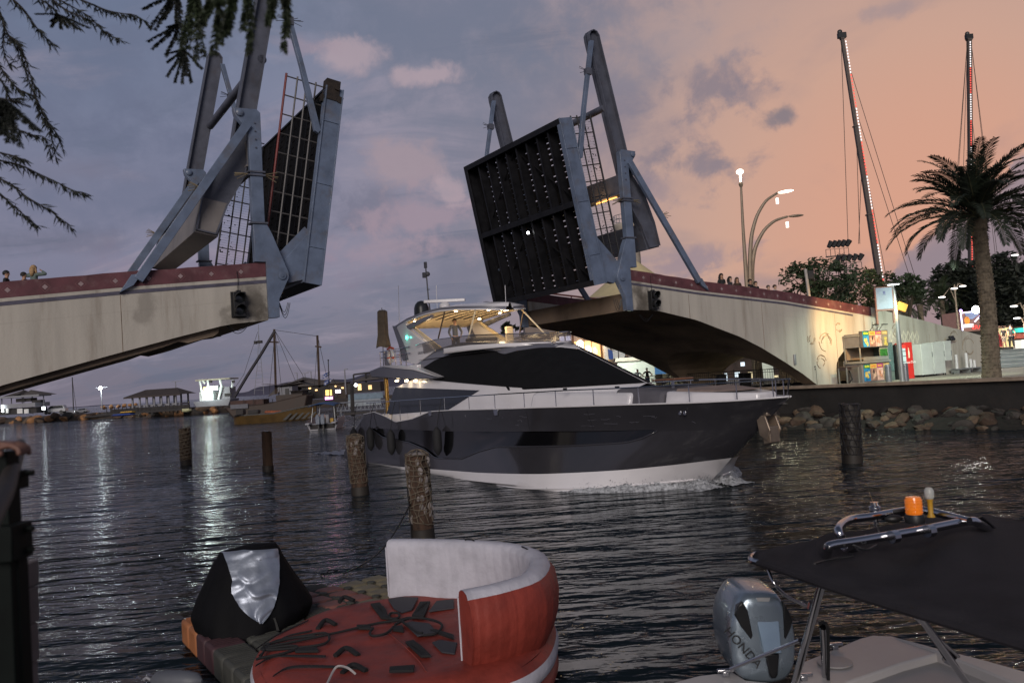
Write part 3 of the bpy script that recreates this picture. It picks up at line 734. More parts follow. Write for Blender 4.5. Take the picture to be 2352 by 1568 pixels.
grey_l = pm('grey_gelcoat', (.12, .12, .145), .3, var=.06, scale=1, coat=.3)
hullglass = pm('hull_glass', (.004, .004, .005), .10, var=0, coat=.3)
cover_b = pm('black_window_cover', (.006, .006, .007), .75, var=.15, scale=3, bump=.05, spec=.2)
lounge_g = pm('tinted_glass', (.008, .010, .015), .14, var=0)
chrome = pm('stainless_steel', (.55, .55, .57), .18, 1, var=.05)
cream = pm('cream_lining', (.60, .50, .34), .5, var=.04)
smoke = pm('smoked_glass', (.10, .085, .08), .08, var=0, alpha=.62)
def bandY(name, m, up, lo, s0, s1, yf, n=90, nv=4, out_=0.0, parent=yacht, sides=(1, -1), fs_=stem, solid=0):
    for sd_ in sides:
        mb = MB(YF)
        def fn(i, jj):
            s_ = s0 + (s1 - s0) * i; zu, zl = (up(s_) if callable(up) else ip(up, s_)), (lo(s_) if callable(lo) else ip(lo, s_))
            z = zl + (zu - zl) * jj; sm = min(s_, fs_(z)); return (sm, sd_ * max(0, (yf(sm, z) + out_)), z)
        mb.grid(fn, n, nv); o = mb.build(name, m, parent, smooth=True, ang=50, solid=solid)
    return o
sheer = onhull([(835, 952), (860, 946), (885, 956), (910, 969), (948, 962), (989, 945), (1040, 942), (1240, 936), (1430, 930), (1600, 925), (1700, 920)]) + [(23.06, 2.66), (24, 2.66)]
wt = [(-1, .03)] + onhull([(915, 1071), (1100, 1085), (1240, 1088), (1440, 1078), (1550, 1067)]) + [(20.6, .87), (24, 1.2)]
wtop = onhull([(855, 983), (905, 985), (1030, 990), (1240, 990), (1400, 989), (1510, 986)])
wbot = onhull([(855, 985), (880, 1003), (940, 1015), (975, 1030), (1000, 1050), (1060, 1052), (1100, 1035), (1140, 1024), (1300, 1022), (1440, 1014), (1475, 1005), (1510, 988)])
w0_, w1_ = wtop[0][0], wtop[-1][0]
def hbr(s_, z): return hb(s_, z) - .07
bandY('hull_bottom', gloss_w, wt, lambda s_: -.6, -.4, 20.75, hb, nv=6)
bandY('hull_side', gloss_g, lambda s_: min(ip(wbot, s_) if w0_ < s_ < w1_ else 1.80, 1.80), wt, -.4, 23.0, hb, n=140, nv=6)
bandY('hull_side', gloss_g, sheer, lambda s_: ip(wtop, s_) if w0_ < s_ < w1_ else 1.80, -.4, 23.06, hb, n=140, nv=4)
bandY('hull_window', hullglass, wtop, wbot, w0_, w1_, hbr, nv=2)
bandY('window_lip', grey_l if False else gloss_g, lambda s_: ip(wbot, s_) + .005, lambda s_: ip(wbot, s_) - .05, w0_, w1_, lambda s_, z: hb(s_, z) + .012, nv=1, solid=.02)
bandY('rub_rail', gloss_w, lambda s_: ip(sheer, s_) + .03, lambda s_: ip(sheer, s_) - .01, -.4, 23.1, lambda s_, z: hb(s_, z) + .015, nv=1, n=120, solid=.03)
# spray rail on the white bottom
for sd_ in (1, -1):
    mb = MB(YF); pts = []
    for i in range(40):
        s_ = 9 + 10.7 * i / 39; z = -.05 + .30 * max(0, (s_ - 12) / 8) ** 1.4; pts.append((s_, sd_ * (hb(s_, z) + .01), z))
    mb.tube(pts, .035, 6); mb.build('spray_rail', gloss_w, yacht, smooth=True)
# transom and swim platform
mb = MB(YF); mb.prism([(-.35, 2.42), (-1.2, 1.95), (-2.5, 1.32), (-3.3, .62), (-3.65, .40), (-3.65, .08), (-.35, -.3)], 3.05, 3.34); mb.build('stern_quarter', gloss_g, yacht, bevel=.05); mb = MB(YF); mb.prism([(-.35, 2.42), (-1.2, 1.95), (-2.5, 1.32), (-3.3, .62), (-3.65, .40), (-3.65, .08), (-.35, -.3)], -3.34, -3.05)
mb.build('stern_quarter', gloss_g, yacht, bevel=.05)
mb = MB(YF); mb.box((-2.2, 0, .22), (3.0, 6.1, .16)); mb.build('swim_platform', pm('teak', (.20, .12, .07), .7, var=.25, scale=4), yacht, bevel=.03)
mb = MB(YF); mb.prism([(-.9, .2), (-.4, 2.1), (-.2, 2.1), (-.2, -.3)], -3.1, 3.1); mb.build('transom', gloss_g, yacht)
mb = MB(YF); mb.lathe([(.22, -2.8), (.22, 2.8)], (-3.75, 0, .22), 8, (0, 1, 0)) if False else mb.box((-3.7, 0, .12), (.08, 6.2, .1)); mb.build('platform_edge', gloss_w, yacht, bevel=.02)
# deck
mb = MB(YF)
def dk(i, jj): s_ = -.3 + 23.3 * i; z = min(ip(sheer, s_), 2.6) - .12; return (s_, (2 * jj - 1) * max(0, hb(s_, z) - .03), z if not 1 < s_ < 8 else min(z, 2.0))
mb.grid(dk, 70, 6); mb.build('side_deck', gloss_w, yacht, smooth=True)
# ---- cabin
blk_up = oncab([(962, 851), (1000, 827), (1050, 808), (1110, 803), (1140, 805), (1150, 811), (1160, 813), (1190, 805), (1240, 798), (1290, 797), (1330, 801), (1365, 813), (1400, 831), (1440, 854), (1480, 877)])
blk_lo = oncab([(962, 852), (980, 862), (1000, 873), (1050, 878), (1120, 884), (1215, 891), (1280, 889), (1340, 885), (1430, 879), (1480, 878)])
b0, b1 = blk_up[0][0], blk_up[-1][0]
arch_up = oncab([(935, 846), (965, 826), (1000, 803), (1060, 786), (1110, 786), (1150, 789), (1190, 795)])
roofz = sorted(arch_up)[:-1] + oncab([(1265, 789), (1330, 800), (1365, 813), (1400, 831), (1440, 854)]) + [(16.95, 3.27), (17.15, 3.2)]
roofz = sorted(roofz)
lounge_up = oncab([(905, 889), (1000, 892), (1103, 896)]); lounge_lo = [lounge_up[0]] + oncab([(890, 948), (1030, 941), (1103, 896.5)])[0:0]
A_, B_, C_, D_ = oncab([(908, 889), (1103, 896), (1030, 941), (888, 952)])
bandY('cabin_side', gloss_w, lambda s_: ip(blk_lo, s_) if b0 < s_ < b1 else (ip(roofz, s_) if s_ >= b1 else 4.0 if s_ > 3.6 else 3.6 + (4.0 - 3.6) * max(0, (s_ - 1) / 2.6)), lambda s_: 2.0 if s_ < 8 else 2.5, A_[0] - .1, 17.1, cb, n=120, nv=6, fs_=cf)
for sd_ in (1, -1):
    mb = MB(YF); n_ = 24
    def fn(i, jj):
        up = V(A_).lerp(V(B_), i); lo = V(D_).lerp(V(C_), i); q = up.lerp(lo, 1 - jj); return (q.x, sd_ * (cb(q.x, q.y) + .015), q.y)
    mb.grid(fn, n_, 4); mb.build('lounge_window', lounge_g, yacht, smooth=True)
bandY('window_cover', cover_b, blk_up, blk_lo, b0, b1, cb, n=90, nv=6, out_=.03, fs_=cf)
bandY('arch_panel', grey_l, lambda s_: ip(arch_up, s_), lambda s_: ip(blk_up, s_) if s_ > b0 else ip(arch_up, s_) - .12, sorted(arch_up)[0][0], 12.6, cb, n=50, nv=3, out_=.012, fs_=cf)
bandY('cabin_shoulder', gloss_w, lambda s_: ip(roofz, s_), lambda s_: ip(blk_up, s_), 12.2, b1, cb, n=60, nv=2, out_=.0, fs_=cf)
mb = MB(YF)
def rf(i, jj):
    s_ = b0 + (17.12 - b0) * i; z = ip(roofz, s_); sm = min(s_, cf(z) - .001); y_ = cb(sm, z) * (2 * jj - 1); return (sm, y_, z + .02 * (1 - (2 * jj - 1) ** 2))
mb.grid(rf, 60, 10); mb.build('cabin_roof', gloss_w, yacht, smooth=True)
mb = MB(YF); mb.box((2.4, 0, 3.0), (.1, 4.4, 2.0)); mb.build('saloon_door', lounge_g, yacht)
# covered front windscreen over the roof front: cover wraps the bow side
mb = MB(YF)
def wsf(i, jj):
    z = 3.24 + 1.30 * i; th = (2 * jj - 1); s_c = cf(z); ss = s_c * (.5 + .5 * (1 - abs(th) ** 2.2)) if False else None
    y_ = th * 2.2 * (1 - .12 * i); s_ = cf(z)
    lo_, hi_ = cf(z) * .5, cf(z)
    for _ in range(24):
        md_ = (lo_ + hi_) / 2
        if cb(md_, z) > abs(y_): lo_ = md_
        else: hi_ = md_
    return (lo_ + .03, y_, z)
mb.grid(wsf, 8, 30); mb.build('windscreen_cover', cover_b, yacht, smooth=True)
for u, v in ((1420, 889), (1528, 879), (1604, 872)):
    pass
# ---- flybridge overhang aft
ov = ypl([(848, 852), (870, 843), (905, 845), (950, 851), (1005, 869), (940, 871), (853, 866)], 2.55)
for y0_ in (2.25, -2.55):
    mb = MB(YF); mb.prism(ov, y0_, y0_ + .3); mb.build('overhang_side', grey_l, yacht, bevel=.04)
mb = MB(YF); mb.prism([(ov[0][0] + .1, 4.38), (ov[1][0] + .3, 4.62), (3.9, 4.6), (3.9, 4.2), (ov[0][0] + .1, 4.2)], -2.3, 2.3); fd = mb.build('fly_deck', gloss_w, yacht, bevel=.04)
ovt = ypl([(868, 841), (905, 838), (950, 843), (1005, 866), (950, 850), (905, 846)], 2.56)
mb = MB(YF); mb.prism(ovt, 2.2, 2.57); mb.prism(ovt, -2.57, -2.2); mb.build('overhang_cap', gloss_w, yacht, bevel=.02)
# flybridge tub
fz = ypl([(1058, 784), (1110, 785), (1200, 778), (1265, 773)], 2.1)
def fw(s_): t_ = max(0, (s_ - 7.4) / 4.3); return 2.16 * max(0, 1 - t_ ** 3.0) ** .6 if t_ < 1 else 0
fup = [(3.5, 5.02), (5.75, 5.19), (7.9, 5.19), (10.6, 5.08), (11.7, 5.01)]
bandY('fly_coaming', gloss_w, fup, lambda s_: min(ip(roofz, s_), 5.05) - .12, 6.4, 11.69, lambda s_, z: fw(s_) + .10 * max(0, 5 - z), n=80, nv=3, fs_=lambda z: 30, solid=.05)
mb = MB(YF); mb.grid(lambda i, jj: (3.7 + 7.9 * i, (2 * jj - 1) * fw(3.7 + 7.9 * i), 4.80 + .02 * i), 30, 4); mb.build('fly_floor', pm('fly_floor_grey', (.25, .22, .20), .7), yacht)
gup = [(3.7, 5.48), (5.8, 5.60), (8.9, 5.55), (11.0, 5.42), (11.7, 5.36)]
bandY('fly_windscreen', smoke, gup, lambda s_: ip(fup, s_) - .03, 4.4, 11.69, lambda s_, z: fw(s_) + .16 * (z - 5), n=80, nv=1, fs_=lambda z: 30)
for sd_ in (1, -1):
    mb = MB(YF); pts = [(3.7 + 7.99 * i / 60, 0, 0) for i in range(61)]; pts = [(s_, sd_ * (fw(s_) + .07), ip(gup, s_)) for s_, _, _ in pts]; mb.tube(pts, .02, 6); mb.build('fly_rail', chrome, yacht, smooth=True)
# helm, seats, sofa
mb = MB(YF); mb.box((6.3, .2, 5.2), (.7, 1.3, .75)); mb.box((7.8, -1.2, 5.05), (1.8, .7, .5)); mb.box((9.8, 0, 5.02), (1.2, 1.8, .18)); mb.build('fly_furniture', pm('dark_cushion', (.03, .028, .03), .7), yacht, bevel=.06)
mb = MB(YF); mb.box((6.9, -.9, 5.55), (.12, .42, .9)); mb.build('helm_seat', cream, yacht, bevel=.08)
# ---- hardtop
def hw_(s_):
    if s_ > 4.6: t_ = min(1, (s_ - 4.6) / 4.0); return 2.08 * max(0, 1 - t_ ** 2.4) ** .62
    return 2.08 - .012 * (4.6 - s_) ** 1.2
def hz(s_): return lerp_poly([(1.0, 6.60), (2.6, 6.84), (4.4, 6.95), (6.0, 6.98), (7.0, 6.93), (8.0, 6.83), (8.65, 6.73)], s_)
mb = MB(YF)
def ht_(i, jj, top=True):
    s_ = 1.05 + 7.54 * i; q = 2 * jj - 1; y_ = hw_(s_) * q; crown = .17 * (1 - q * q)
    return (s_, y_, hz(s_) + crown if top else hz(s_) - .16 + .04 * (1 - q * q))
mb.grid(lambda i, jj: ht_(i, jj, True), 48, 14)
mb.grid(lambda i, jj: (ht_(i, 0 if jj < .5 else 0, True)[0], -ht_(i, 1)[1] * 1, hz(1.05 + 7.54 * i) - (0 if jj == 0 else .06)), 48, 1)
mb.build('hardtop', gloss_w, yacht, smooth=True, ang=50)
bandY('hardtop_edge', grey_l, lambda s_: hz(s_) + .005, lambda s_: hz(s_) - .12, 1.05, 8.57, lambda s_, z: hw_(s_) + .005, n=60, nv=1, fs_=lambda z: 30)
bandY('hardtop_lip', gloss_w, lambda s_: hz(s_) - .11, lambda s_: hz(s_) - .17, 1.05, 8.57, lambda s_, z: hw_(s_) + .03, n=60, nv=1, fs_=lambda z: 30, solid=.03)
mb = MB(YF); mb.grid(lambda i, jj: (ht_(i, jj)[0], ht_(i, jj)[1] * .985, hz(1.05 + 7.54 * i) - .165), 48, 8); mb.build('hardtop_lining', cream, yacht, smooth=True)
for k in range(6):
    y_ = -1.25 + .5 * k; mb = MB(YF); mb.grid(lambda i, jj: (3.0 + 3.4 * i + .0 * k, y_ + .10 * (jj - .5), hz(3.0 + 3.4 * i) - .18), 10, 1); mb.build('slat', pm('dark_slat', (.035, .03, .028), .6), yacht, solid=.02)
bulb = pm('downlight', (1, .9, .75), emit=(1, .78, .48), es=26, var=0)
for s_, y_ in ((2.0, 1.7), (2.7, 1.72), (3.0, -1.6), (5.0, -1.6), (6.3, 1.4), (7.8, .6), (7.9, 0), (7.4, -.6), (6.7, -1.0), (6.0, -1.3)):
    mb = MB(YF); mb.lathe([(.07, 0), (.07, -.02), (.03, -.03)], (s_, y_, hz(s_) - .175), 12); mb.build('downlight', bulb, yacht)
for s_, y_, e_ in ((2.8, 0, 32), (5.0, -.5, 46), (7.0, 0, 40)): lamp(yacht, 'AREA', yp(s_, y_, hz(s_) - .3), e_, (1, .72, .38), size=.8, aim=(0, 0, -1), name='hardtop_light')
for s_, y_, e_ in ((2.6, .9, 10), (4.8, .6, 13), (6.6, .5, 13), (7.6, -.2, 9), (5.8, -1.2, 13)): lamp(yacht, 'POINT', yp(s_, y_, hz(s_) - .85), e_ * .8, (1, .72, .40), soft=.15, name='lining_glow')
# arch legs with grey aft edge, side brace under the hardtop
leg = ypl([(913, 749), (934, 742), (1012, 799), (960, 838), (930, 778)], 2.05)
lega = ypl([(903, 748), (914, 749), (940, 800), (955, 838), (930, 830), (914, 775)], 2.05)
for y0_ in (1.93, -2.11):
    mb = MB(YF)
    L0 = [(1.9, 6.50), (3.0, 6.62), (5.6, 5.30), (5.2, 4.95), (3.6, 4.72), (3.0, 5.3)]
    A0 = ypl([(934, 741), (936, 752), (1001, 805), (958, 838), (931, 829), (911, 752)], 2.05)
    mb.prism([A0[0], A0[1], A0[2], A0[3], A0[4], A0[5]], y0_, y0_ + .18); mb.build('arch_leg', gloss_w, yacht, bevel=.03)
    mb = MB(YF); Bq = ypl([(904, 748), (913, 750), (935, 800), (942, 826), (928, 829), (918, 790)], 2.05); mb.prism(Bq, y0_ - .02, y0_ + .20); mb.build('arch_edge', grey_l, yacht, bevel=.02)
    mb = MB(YF); Cq = ypl([(936, 741), (939, 749), (1004, 806), (1012, 800)], 2.0); mb.prism(Cq, y0_ - .06 if y0_ > 0 else y0_ + .2, (y0_ + .01) if y0_ > 0 else y0_ + .26); mb.build('arch_lining', cream, yacht)
    br_ = ypl([(915, 757), (935, 747), (965, 733), (992, 722), (992, 729), (968, 741), (940, 757), (915, 770)], 2.05)
    mb = MB(YF); mb.prism(br_, y0_ + .02, y0_ + .16); mb.build('side_brace', grey_l, yacht, bevel=.015)
    q0, q1 = ypl([(1020, 716), (1009, 777)], 2.05 if y0_ > 0 else 2.05); sg_ = 1 if y0_ > 0 else -1
    mb = MB(YF); mb.tube([(q0[0], 2.02 * sg_, q0[1]), (q1[0], 2.1 * sg_, q1[1])], .035, 8); mb.build('stanchion', pm('bronze_post', (.12, .09, .07), .35, .6), yacht)
    q0, q1 = (7.6, 6.78), (8.3, 5.45)
    mb = MB(YF); mb.tube([(q0[0], 1.1 * sg_, q0[1]), (q1[0], 1.95 * sg_, q1[1])], .035, 8); mb.build('stanchion', cream, yacht)
# builder's lettering left as two short raised lines in chrome
mtx = YF @ fr(V((3.75, 2.13, 5.05)), V((1, 0, 0)), V((0, 0, 1)), V((0, 1, 0)))
text_part('GALEON', .17, YF @ Matrix(((1, 0, 0, 4.0), (0, 0, 1, 2.125), (0, 1, 0, 5.12), (0, 0, 0, 1))), grey_l, yacht)
mb = MB(YF); q = ypl([(1016, 0), (1017, 845)], 2.12); g_ = ypl([(1017 - 0, 845)], 2.15)
gl = ypl([(1016.5 - 0, 845)], 2.1)
qs = ypl([(1017 - 83, 775)], 2.13)[0]
mb = MB(YF); mb.lathe([(.07, 0), (.07, .03), (.04, .05)], (qs[0], 2.12, qs[1]), 12, (0, 1, 0)); mb.build('navigation_light', pm('green_light', (0, .6, .4), emit=(.05, 1, .7), es=14, var=0), yacht)
lamp(yacht, 'POINT', yp(qs[0], 2.3, qs[1]), 1.2, (.1, 1, .7), soft=.05, name='green_glow')
# aerials, domes, radar
mb = MB(YF); mb.lathe([(.36, 0), (.37, .35), (.36, .62), (.30, .80), (.18, .93), (.04, .97)], (2.3, 1.15, 6.72), 20); mb.build('satellite_dome', pm('black_dome', (.02, .022, .025), .35), yacht, smooth=True)
mb = MB(YF); mb.lathe([(.36, 0), (.36, .2), (.2, .42), (.04, .46)], (4.3, -1.3, 6.95), 20); mb.build('satellite_dome', MATS['black_dome'], yacht, smooth=True)
mb = MB(YF); mb.lathe([(.14, 0), (.24, .1), (.26, .3), (.16, .4), (.05, .42)], (3.1, .3, 7.1), 18); rd = mb.build('radar', gloss_w, yacht, smooth=True)
mb = MB(YF); mb.bar((2.5, 1.1, 7.62), (3.7, -.5, 7.56), .16, .15); mb.build('radar_bar', gloss_w, rd, bevel=.03)
mb = MB(YF); q = ypl([(977, 605)], .5)[0]; ms = q[0]; mz = q[1]; mb.tube([(ms + .25, .5, 6.9), (ms + .1, .5, 7.8), (ms, .5, mz)], .035, 8); mb.bar((ms - .8, .5, 7.2), (ms + 1.1, .5, 7.15), .05, .05)
for dz_, dx_ in ((-.25, -.10), (-2.3, -.10)): mb.box((ms + dx_ - .12, .5, mz + dz_ - .3), (.14, .14, .26)); mb.tube([(ms, .5, mz + dz_ - .45), (ms + dx_ - .12, .5, mz + dz_ - .42)], .02, 5)
mb.ball((ms + .18, .5, mz - .55), .12, 10); mb.box((ms, .5, mz - .08), (.12, .12, .3)); mb.bar((ms, .5, mz - 1.3), (ms + .3, .5, mz - 1.32), .03, .03); mb.build('mast', pm('mast_grey', (.08, .08, .09), .5), yacht, smooth=True)
for u_, y_, v0, v1 in ((1004, 1.6, 707, 655), (917, 1.2, 745, 655), (1162, 1.5, 702, 655)):
    (a0_, z0_), (a1_, z1_) = ypl([(u_, v0), (u_ - 2, v1)], y_); mb = MB(YF); mb.tube([(a0_, y_, z0_ - .05), (a1_, y_, z1_)], .012, 5); mb.build('whip_aerial', gloss_w, yacht)
# aft fly rail, liferaft, furled parasol
mb = MB(YF)
pr = ypl([(856, 815), (905, 808)], 1.9)
for z in (5.45, 5.15): mb.tube([(-.9, -2.1, z), (-1.0, 0, z), (-.9, 2.1, z), (3.0, 2.2, z + .03)], .02, 6)
for s_, y_ in ((-.9, 2.1), (-.3, 2.12), (.4, 2.13), (1.1, 2.14), (1.8, 2.15), (2.4, 2.17), (-.95, 1), (-1, 0), (-.95, -1)): mb.tube([(s_, y_, 4.5), (s_, y_, 5.45)], .02, 6)
mb.build('aft_rail', chrome, yacht, smooth=True)
mb = MB(YF); mb.box((-.2, 2.0, 5.0), (.8, .04, .8)); mb.build('rail_glass', smoke, yacht)
q0, q1, q2 = ypl([(877, 712), (880, 800), (881, 846)], 1.2)
par = thing('furled_parasol', 'furled tan parasol standing on the aft flybridge deck of the grey yacht', 'parasol', YF @ Matrix.Translation((q2[0], 1.2, q2[1])))
mb = MB(YF); mb.tube([(q2[0], 1.2, 4.62), (q0[0], 1.2, q0[1] + .12)], .03, 8); mb.build('pole', chrome, par)
mb = MB(YF); n_ = 14; prof = [(.14, 0), (.24, .08), (.25, .5), (.26, 1.3), (.33, 1.75), (.36, 1.95)]; vs = []
for r_, d_ in prof:
    for k in range(n_): an = 2 * math.pi * k / n_; rr_ = r_ * (1 + .22 * math.cos(5 * an)); vs.append((q0[0] + (q1[0] - q0[0]) * d_ / 2 + rr_ * math.cos(an), 1.2 + rr_ * math.sin(an), q0[1] - d_ - .05 * math.cos(3 * an) * (d_ > 1.9)))
mb.add(vs, [(i * n_ + k, i * n_ + (k + 1) % n_, (i + 1) * n_ + (k + 1) % n_, (i + 1) * n_ + k) for i in range(len(prof) - 1) for k in range(n_)] + [tuple(range(n_))]); mb.build('canopy', pm('tan_canvas', (.26, .21, .15), .85, var=.12, scale=4), par, smooth=True)
lb_ = ypl([(903, 828)], 2.2)[0]
lr = thing('life_buoy', 'orange horseshoe life buoy in its white holder on the yacht aft rail', 'life buoy', YF @ Matrix.Translation((lb_[0], 2.3, 5.0)))
mb = MB(YF); pts = [(lb_[0] + .28 * math.cos(R(-60 + 300 * i / 20)), 2.32, 5.15 + .32 * math.sin(R(-60 + 300 * i / 20))) for i in range(21)]; mb.tube(pts, .07, 8); mb.build('buoy', gloss_w, lr, smooth=True)
mb = MB(YF)
for i in (3, 10, 17): mb.ball(pts[i], .085, 8)
mb.tube([(lb_[0] - .35, 2.32, 5.5), (lb_[0] + .1, 2.36, 5.58), (lb_[0] + .4, 2.32, 5.5)], .05, 6); mb.build('straps', pm('orange_fabric', (.55, .09, .04), .7), lr, smooth=True)
# aft lamps under the overhang and warm cockpit
for u_ in (991 - 0, 1013 - 0, 1034):
    pass
for (u_, v_) in ((911, 880), (933, 880), (954, 880)):
    s_, z_ = ypl([(u_, v_)], 2.46)[0]; mb = MB(YF); mb.lathe([(.09, 0), (.09, .03), (.05, .04)], (s_, 2.44, z_ + .13), 10, (0, 0, -1)); mb.build('courtesy_light', bulb, yacht)
    lamp(yacht, 'SPOT', yp(s_, 2.75, z_ + .22), 16, (1, .75, .42), spot=70, aim=YS * -.5 + V((0, 0, -1)), name='courtesy_glow')
mb = MB(YF); mb.lathe([(.11, 0), (.10, 1), (.11, 2.2)], (-.1, 2.2, 2.0), 10); mb.build('cockpit_post', pm('gold_post', (.45, .27, .08), .3, .7), yacht, smooth=True)
lamp(yacht, 'AREA', yp(.6, .8, 4.05), 26, (1, .7, .36), size=1.0, aim=(0, 0, -1), name='cockpit_light')
mb = MB(YF); mb.prism([(1.0, 2.55), (2.3, 2.5), (4.6, 1.95), (4.6, 1.4), (1.0, 1.6)], 1.4, 2.1); mb.build('cockpit_side', gloss_w, yacht, bevel=.04)
# ---- foredeck
def fdk(s0, s1, w0f, z0, z1, nm, m, bev=.08, t_=.0, zb=2.4):
    mb = MB(YF); vs = []; n_ = 16
    for i in range(n_ + 1):
        s_ = s0 + (s1 - s0) * i / n_; k = i / n_; wd = w0f(k); z = z0 + (z1 - z0) * k
        vs += [(s_, -wd, zb), (s_, -wd * .9, z), (s_, wd * .9, z), (s_, wd, zb)]
    mb.add(vs, [(4 * i + q, 4 * i + 4 + q, 4 * i + 5 + q, 4 * i + 1 + q) for i in range(n_) for q in range(3)] + [(0, 1, 2, 3), (4 * n_, 4 * n_ + 1, 4 * n_ + 2, 4 * n_ + 3)])
    return mb.build(nm, m, yacht, bevel=bev)
fdk(17.4, 19.4, lambda k: 1.75 - .25 * k, 3.12, 2.98, 'fore_seat', pm('grey_upholstery', (.10, .095, .11), .8), .1)
fdk(19.5, 22.3, lambda k: 1.45 * (1 - k ** 1.6 * .72), 2.98, 2.82, 'foredeck_mould', gloss_w, .06)
fdk(19.7, 21.6, lambda k: 1.15 * (1 - k ** 1.6 * .55), 3.04, 2.92, 'sun_pad', pm('taupe_cushion', (.24, .18, .155), .85), .05, zb=2.9)
fdk(13.5, 18.2, lambda k: 2.55 - .75 * k, 3.12, 2.98, 'fore_cabin_mould', gloss_w, .1)
mb = MB(YF); mb.box((18.6, .2, 3.32), (1.1, .8, .06)); mb.build('fore_table', pm('varnished_wood', (.16, .07, .035), .35, coat=.4), yacht, bevel=.02)
mb = MB(YF); mb.tube([(18.6, .2, 2.7), (18.6, .2, 3.3)], .06, 8); mb.build('table_leg', chrome, yacht)
# anchor and bow roller
mb = MB(YF); mb.box((22.2, 0, 2.2), (.4, .4, .1)); mb.prism([(22.0, 2.2), (22.35, 2.15), (22.5, 1.75), (22.35, 1.45), (22.1, 1.6)], -.24, -.18); mb.prism([(22.0, 2.2), (22.35, 2.15), (22.5, 1.75), (22.35, 1.45), (22.1, 1.6)], .18, .24); mb.prism([(22.15, 1.9), (22.45, 1.85), (22.45, 1.4), (22.2, 1.35)], -.2, .2)
mb.tube([(22.0, 0, 2.3), (22.4, 0, 1.5)], .05, 8); mb.build('anchor', pm('galvanised', (.28, .22, .17), .45, .7, var=.25), yacht, bevel=.02)
# hawse / mooring fittings
fx = onhull([(1563, 948)])[0]
mb = MB(YF); 
for d_ in (-.2, 0, .2): mb.box((fx[0] + d_, hb(fx[0], fx[1]) + .01, fx[1]), (.12, .03, .12))
mb.build('hawse_hole', chrome, yacht, bevel=.01)
for u_ in (989, 1140):
    q = onhull([(u_, 944 if u_ < 1000 else 941)])[0]; mb = MB(YF); mb.prism([(q[0] - .17, q[1] + .02), (q[0] + .17, q[1] + .02), (q[0] + .12, q[1] - .2), (q[0] - .12, q[1] - .2)], hb(*q) - .03, hb(*q) + .03); mb.build('fairlead', chrome, yacht, bevel=.01)
# guard rail
railp = onhull([(835, 926), (850, 925), (960, 917), (1150, 905), (1290, 897), (1420, 892), (1500, 888), (1650, 881)])
def rz(s_): return ip(railp + [(23.2, 3.16), (-2, 2.93)], s_)
for sd_ in (1, -1):
    mb = MB(YF); pts = [(-.2 + 23.35 * i / 90, 0, 0) for i in range(91)]; pts = [(s_, sd_ * max(0, hb(min(s_, 22.9), 2.6) - .10), rz(s_)) for s_, _, _ in pts]; pts[-1] = (23.15, 0, rz(23.1))
    mb.tube(pts, .022, 6); mb.build('guard_rail', chrome, yacht, smooth=True)
    for s_ in (.3, 1.0, 2.2, 4.1, 6.3, 8.6, 10.7, 12.6, 14.4, 16.0, 17.6, 19.2, 20.7, 21.9, 22.7):
        y_ = sd_ * (hb(s_, 2.6) - .10); mb = MB(YF); mb.tube([(s_, y_, ip(sheer, s_)), (s_, y_, rz(s_))], .018, 6); mb.build('rail_post', chrome, yacht)
mb = MB(YF); mb.tube([(23.0, 0, 2.66), (23.1, 0, 3.15)], .02, 6); mb.build('rail_post', chrome, yacht)
rr = random.Random(31)
for i in range(16):
    u_ = rr.choice((rr.uniform(1180, 1420), rr.uniform(1000, 1600))); q = onhull([(u_, rr.uniform(950, 978))])[0]; L_ = rr.uniform(.08, .5); mb = MB(YF); mb.tube([(q[0] + L_ * k / 4, hb(q[0] + L_ * k / 4, q[1]) + .001, q[1] - .03 * k / 4 * rr.uniform(-1, 2)) for k in range(5)], .005, 4); mb.build('scuff', grey_l, yacht)
for s_ in (5.2, 9.4, 14.6, 17.4):
    mb = MB(YF); mb.tube([(s_, hb(s_, 2.55) + .006, 2.52), (s_ + .04, hb(s_, 1.95) + .006, 1.9)], .004, 4); mb.build('hull_seam', hullglass, yacht)
for (u_, v_) in ((1420, 889), (1528, 880), (1602, 873), (1300, 893)):
    q = ypl([(u_, v_)], 2.3 if u_ < 1500 else 1.2)[0]; mb = MB(YF); mb.box((q[0], 2.34 if u_ < 1500 else 1.25, q[1]), (.16, .06, .07)); mb.build('cover_clip', black, yacht)
# fenders
for i, (u_, v_, top_) in enumerate(((822, 1008, 930), (860, 1007, 925), (908, 1015, 921), (1015, 1012, 913))):
    s_, z = onhull([(u_, v_)])[0]; y_ = hb(s_, z) + .2
    t_ = thing('boat_fender', ['black fender nearest the stern, hanging from the grey yacht rail', 'second black fender from the yacht stern', 'black fender hanging below the dip in the yacht bulwark', 'foremost black fender on the grey yacht, in front of its hull window'][i], 'fender', YF @ Matrix.Translation((s_, y_, z)), 'black fenders along the yacht side')
    mb = MB(YF); mb.lathe([(.03, .58), (.08, .52), (.16, .42), (.185, .3), (.185, -.25), (.15, -.4), (.03, -.56)], (s_, y_, z), 14); mb.build('bladder', pm('fender_cover', (.012, .012, .014), .8), t_, smooth=True)
    mb = MB(YF); mb.tube([(s_, y_, z + .5), (s_, y_ - .15, 2.5), (s_, hb(s_, 2.6) - .1, rz(s_))], .014, 5); mb.build('lanyard', black, t_)
# skipper
q = ypl([(1041, 731)], .9)[0]
fly_p = yp(q[0] + .1, .9, 4.80)
person('person in a grey long-sleeved shirt standing at the yacht helm under the hardtop', fly_p, math.pi + .45, h=q[1] - 4.80, shirt=(.07, .075, .09), legs=(.03, .03, .04), short_sleeve=False, arms=((.17, .05, .64), (.15, .10, .50)), armsL=((.14, .06, .64), (.10, .14, .54)), group=None)
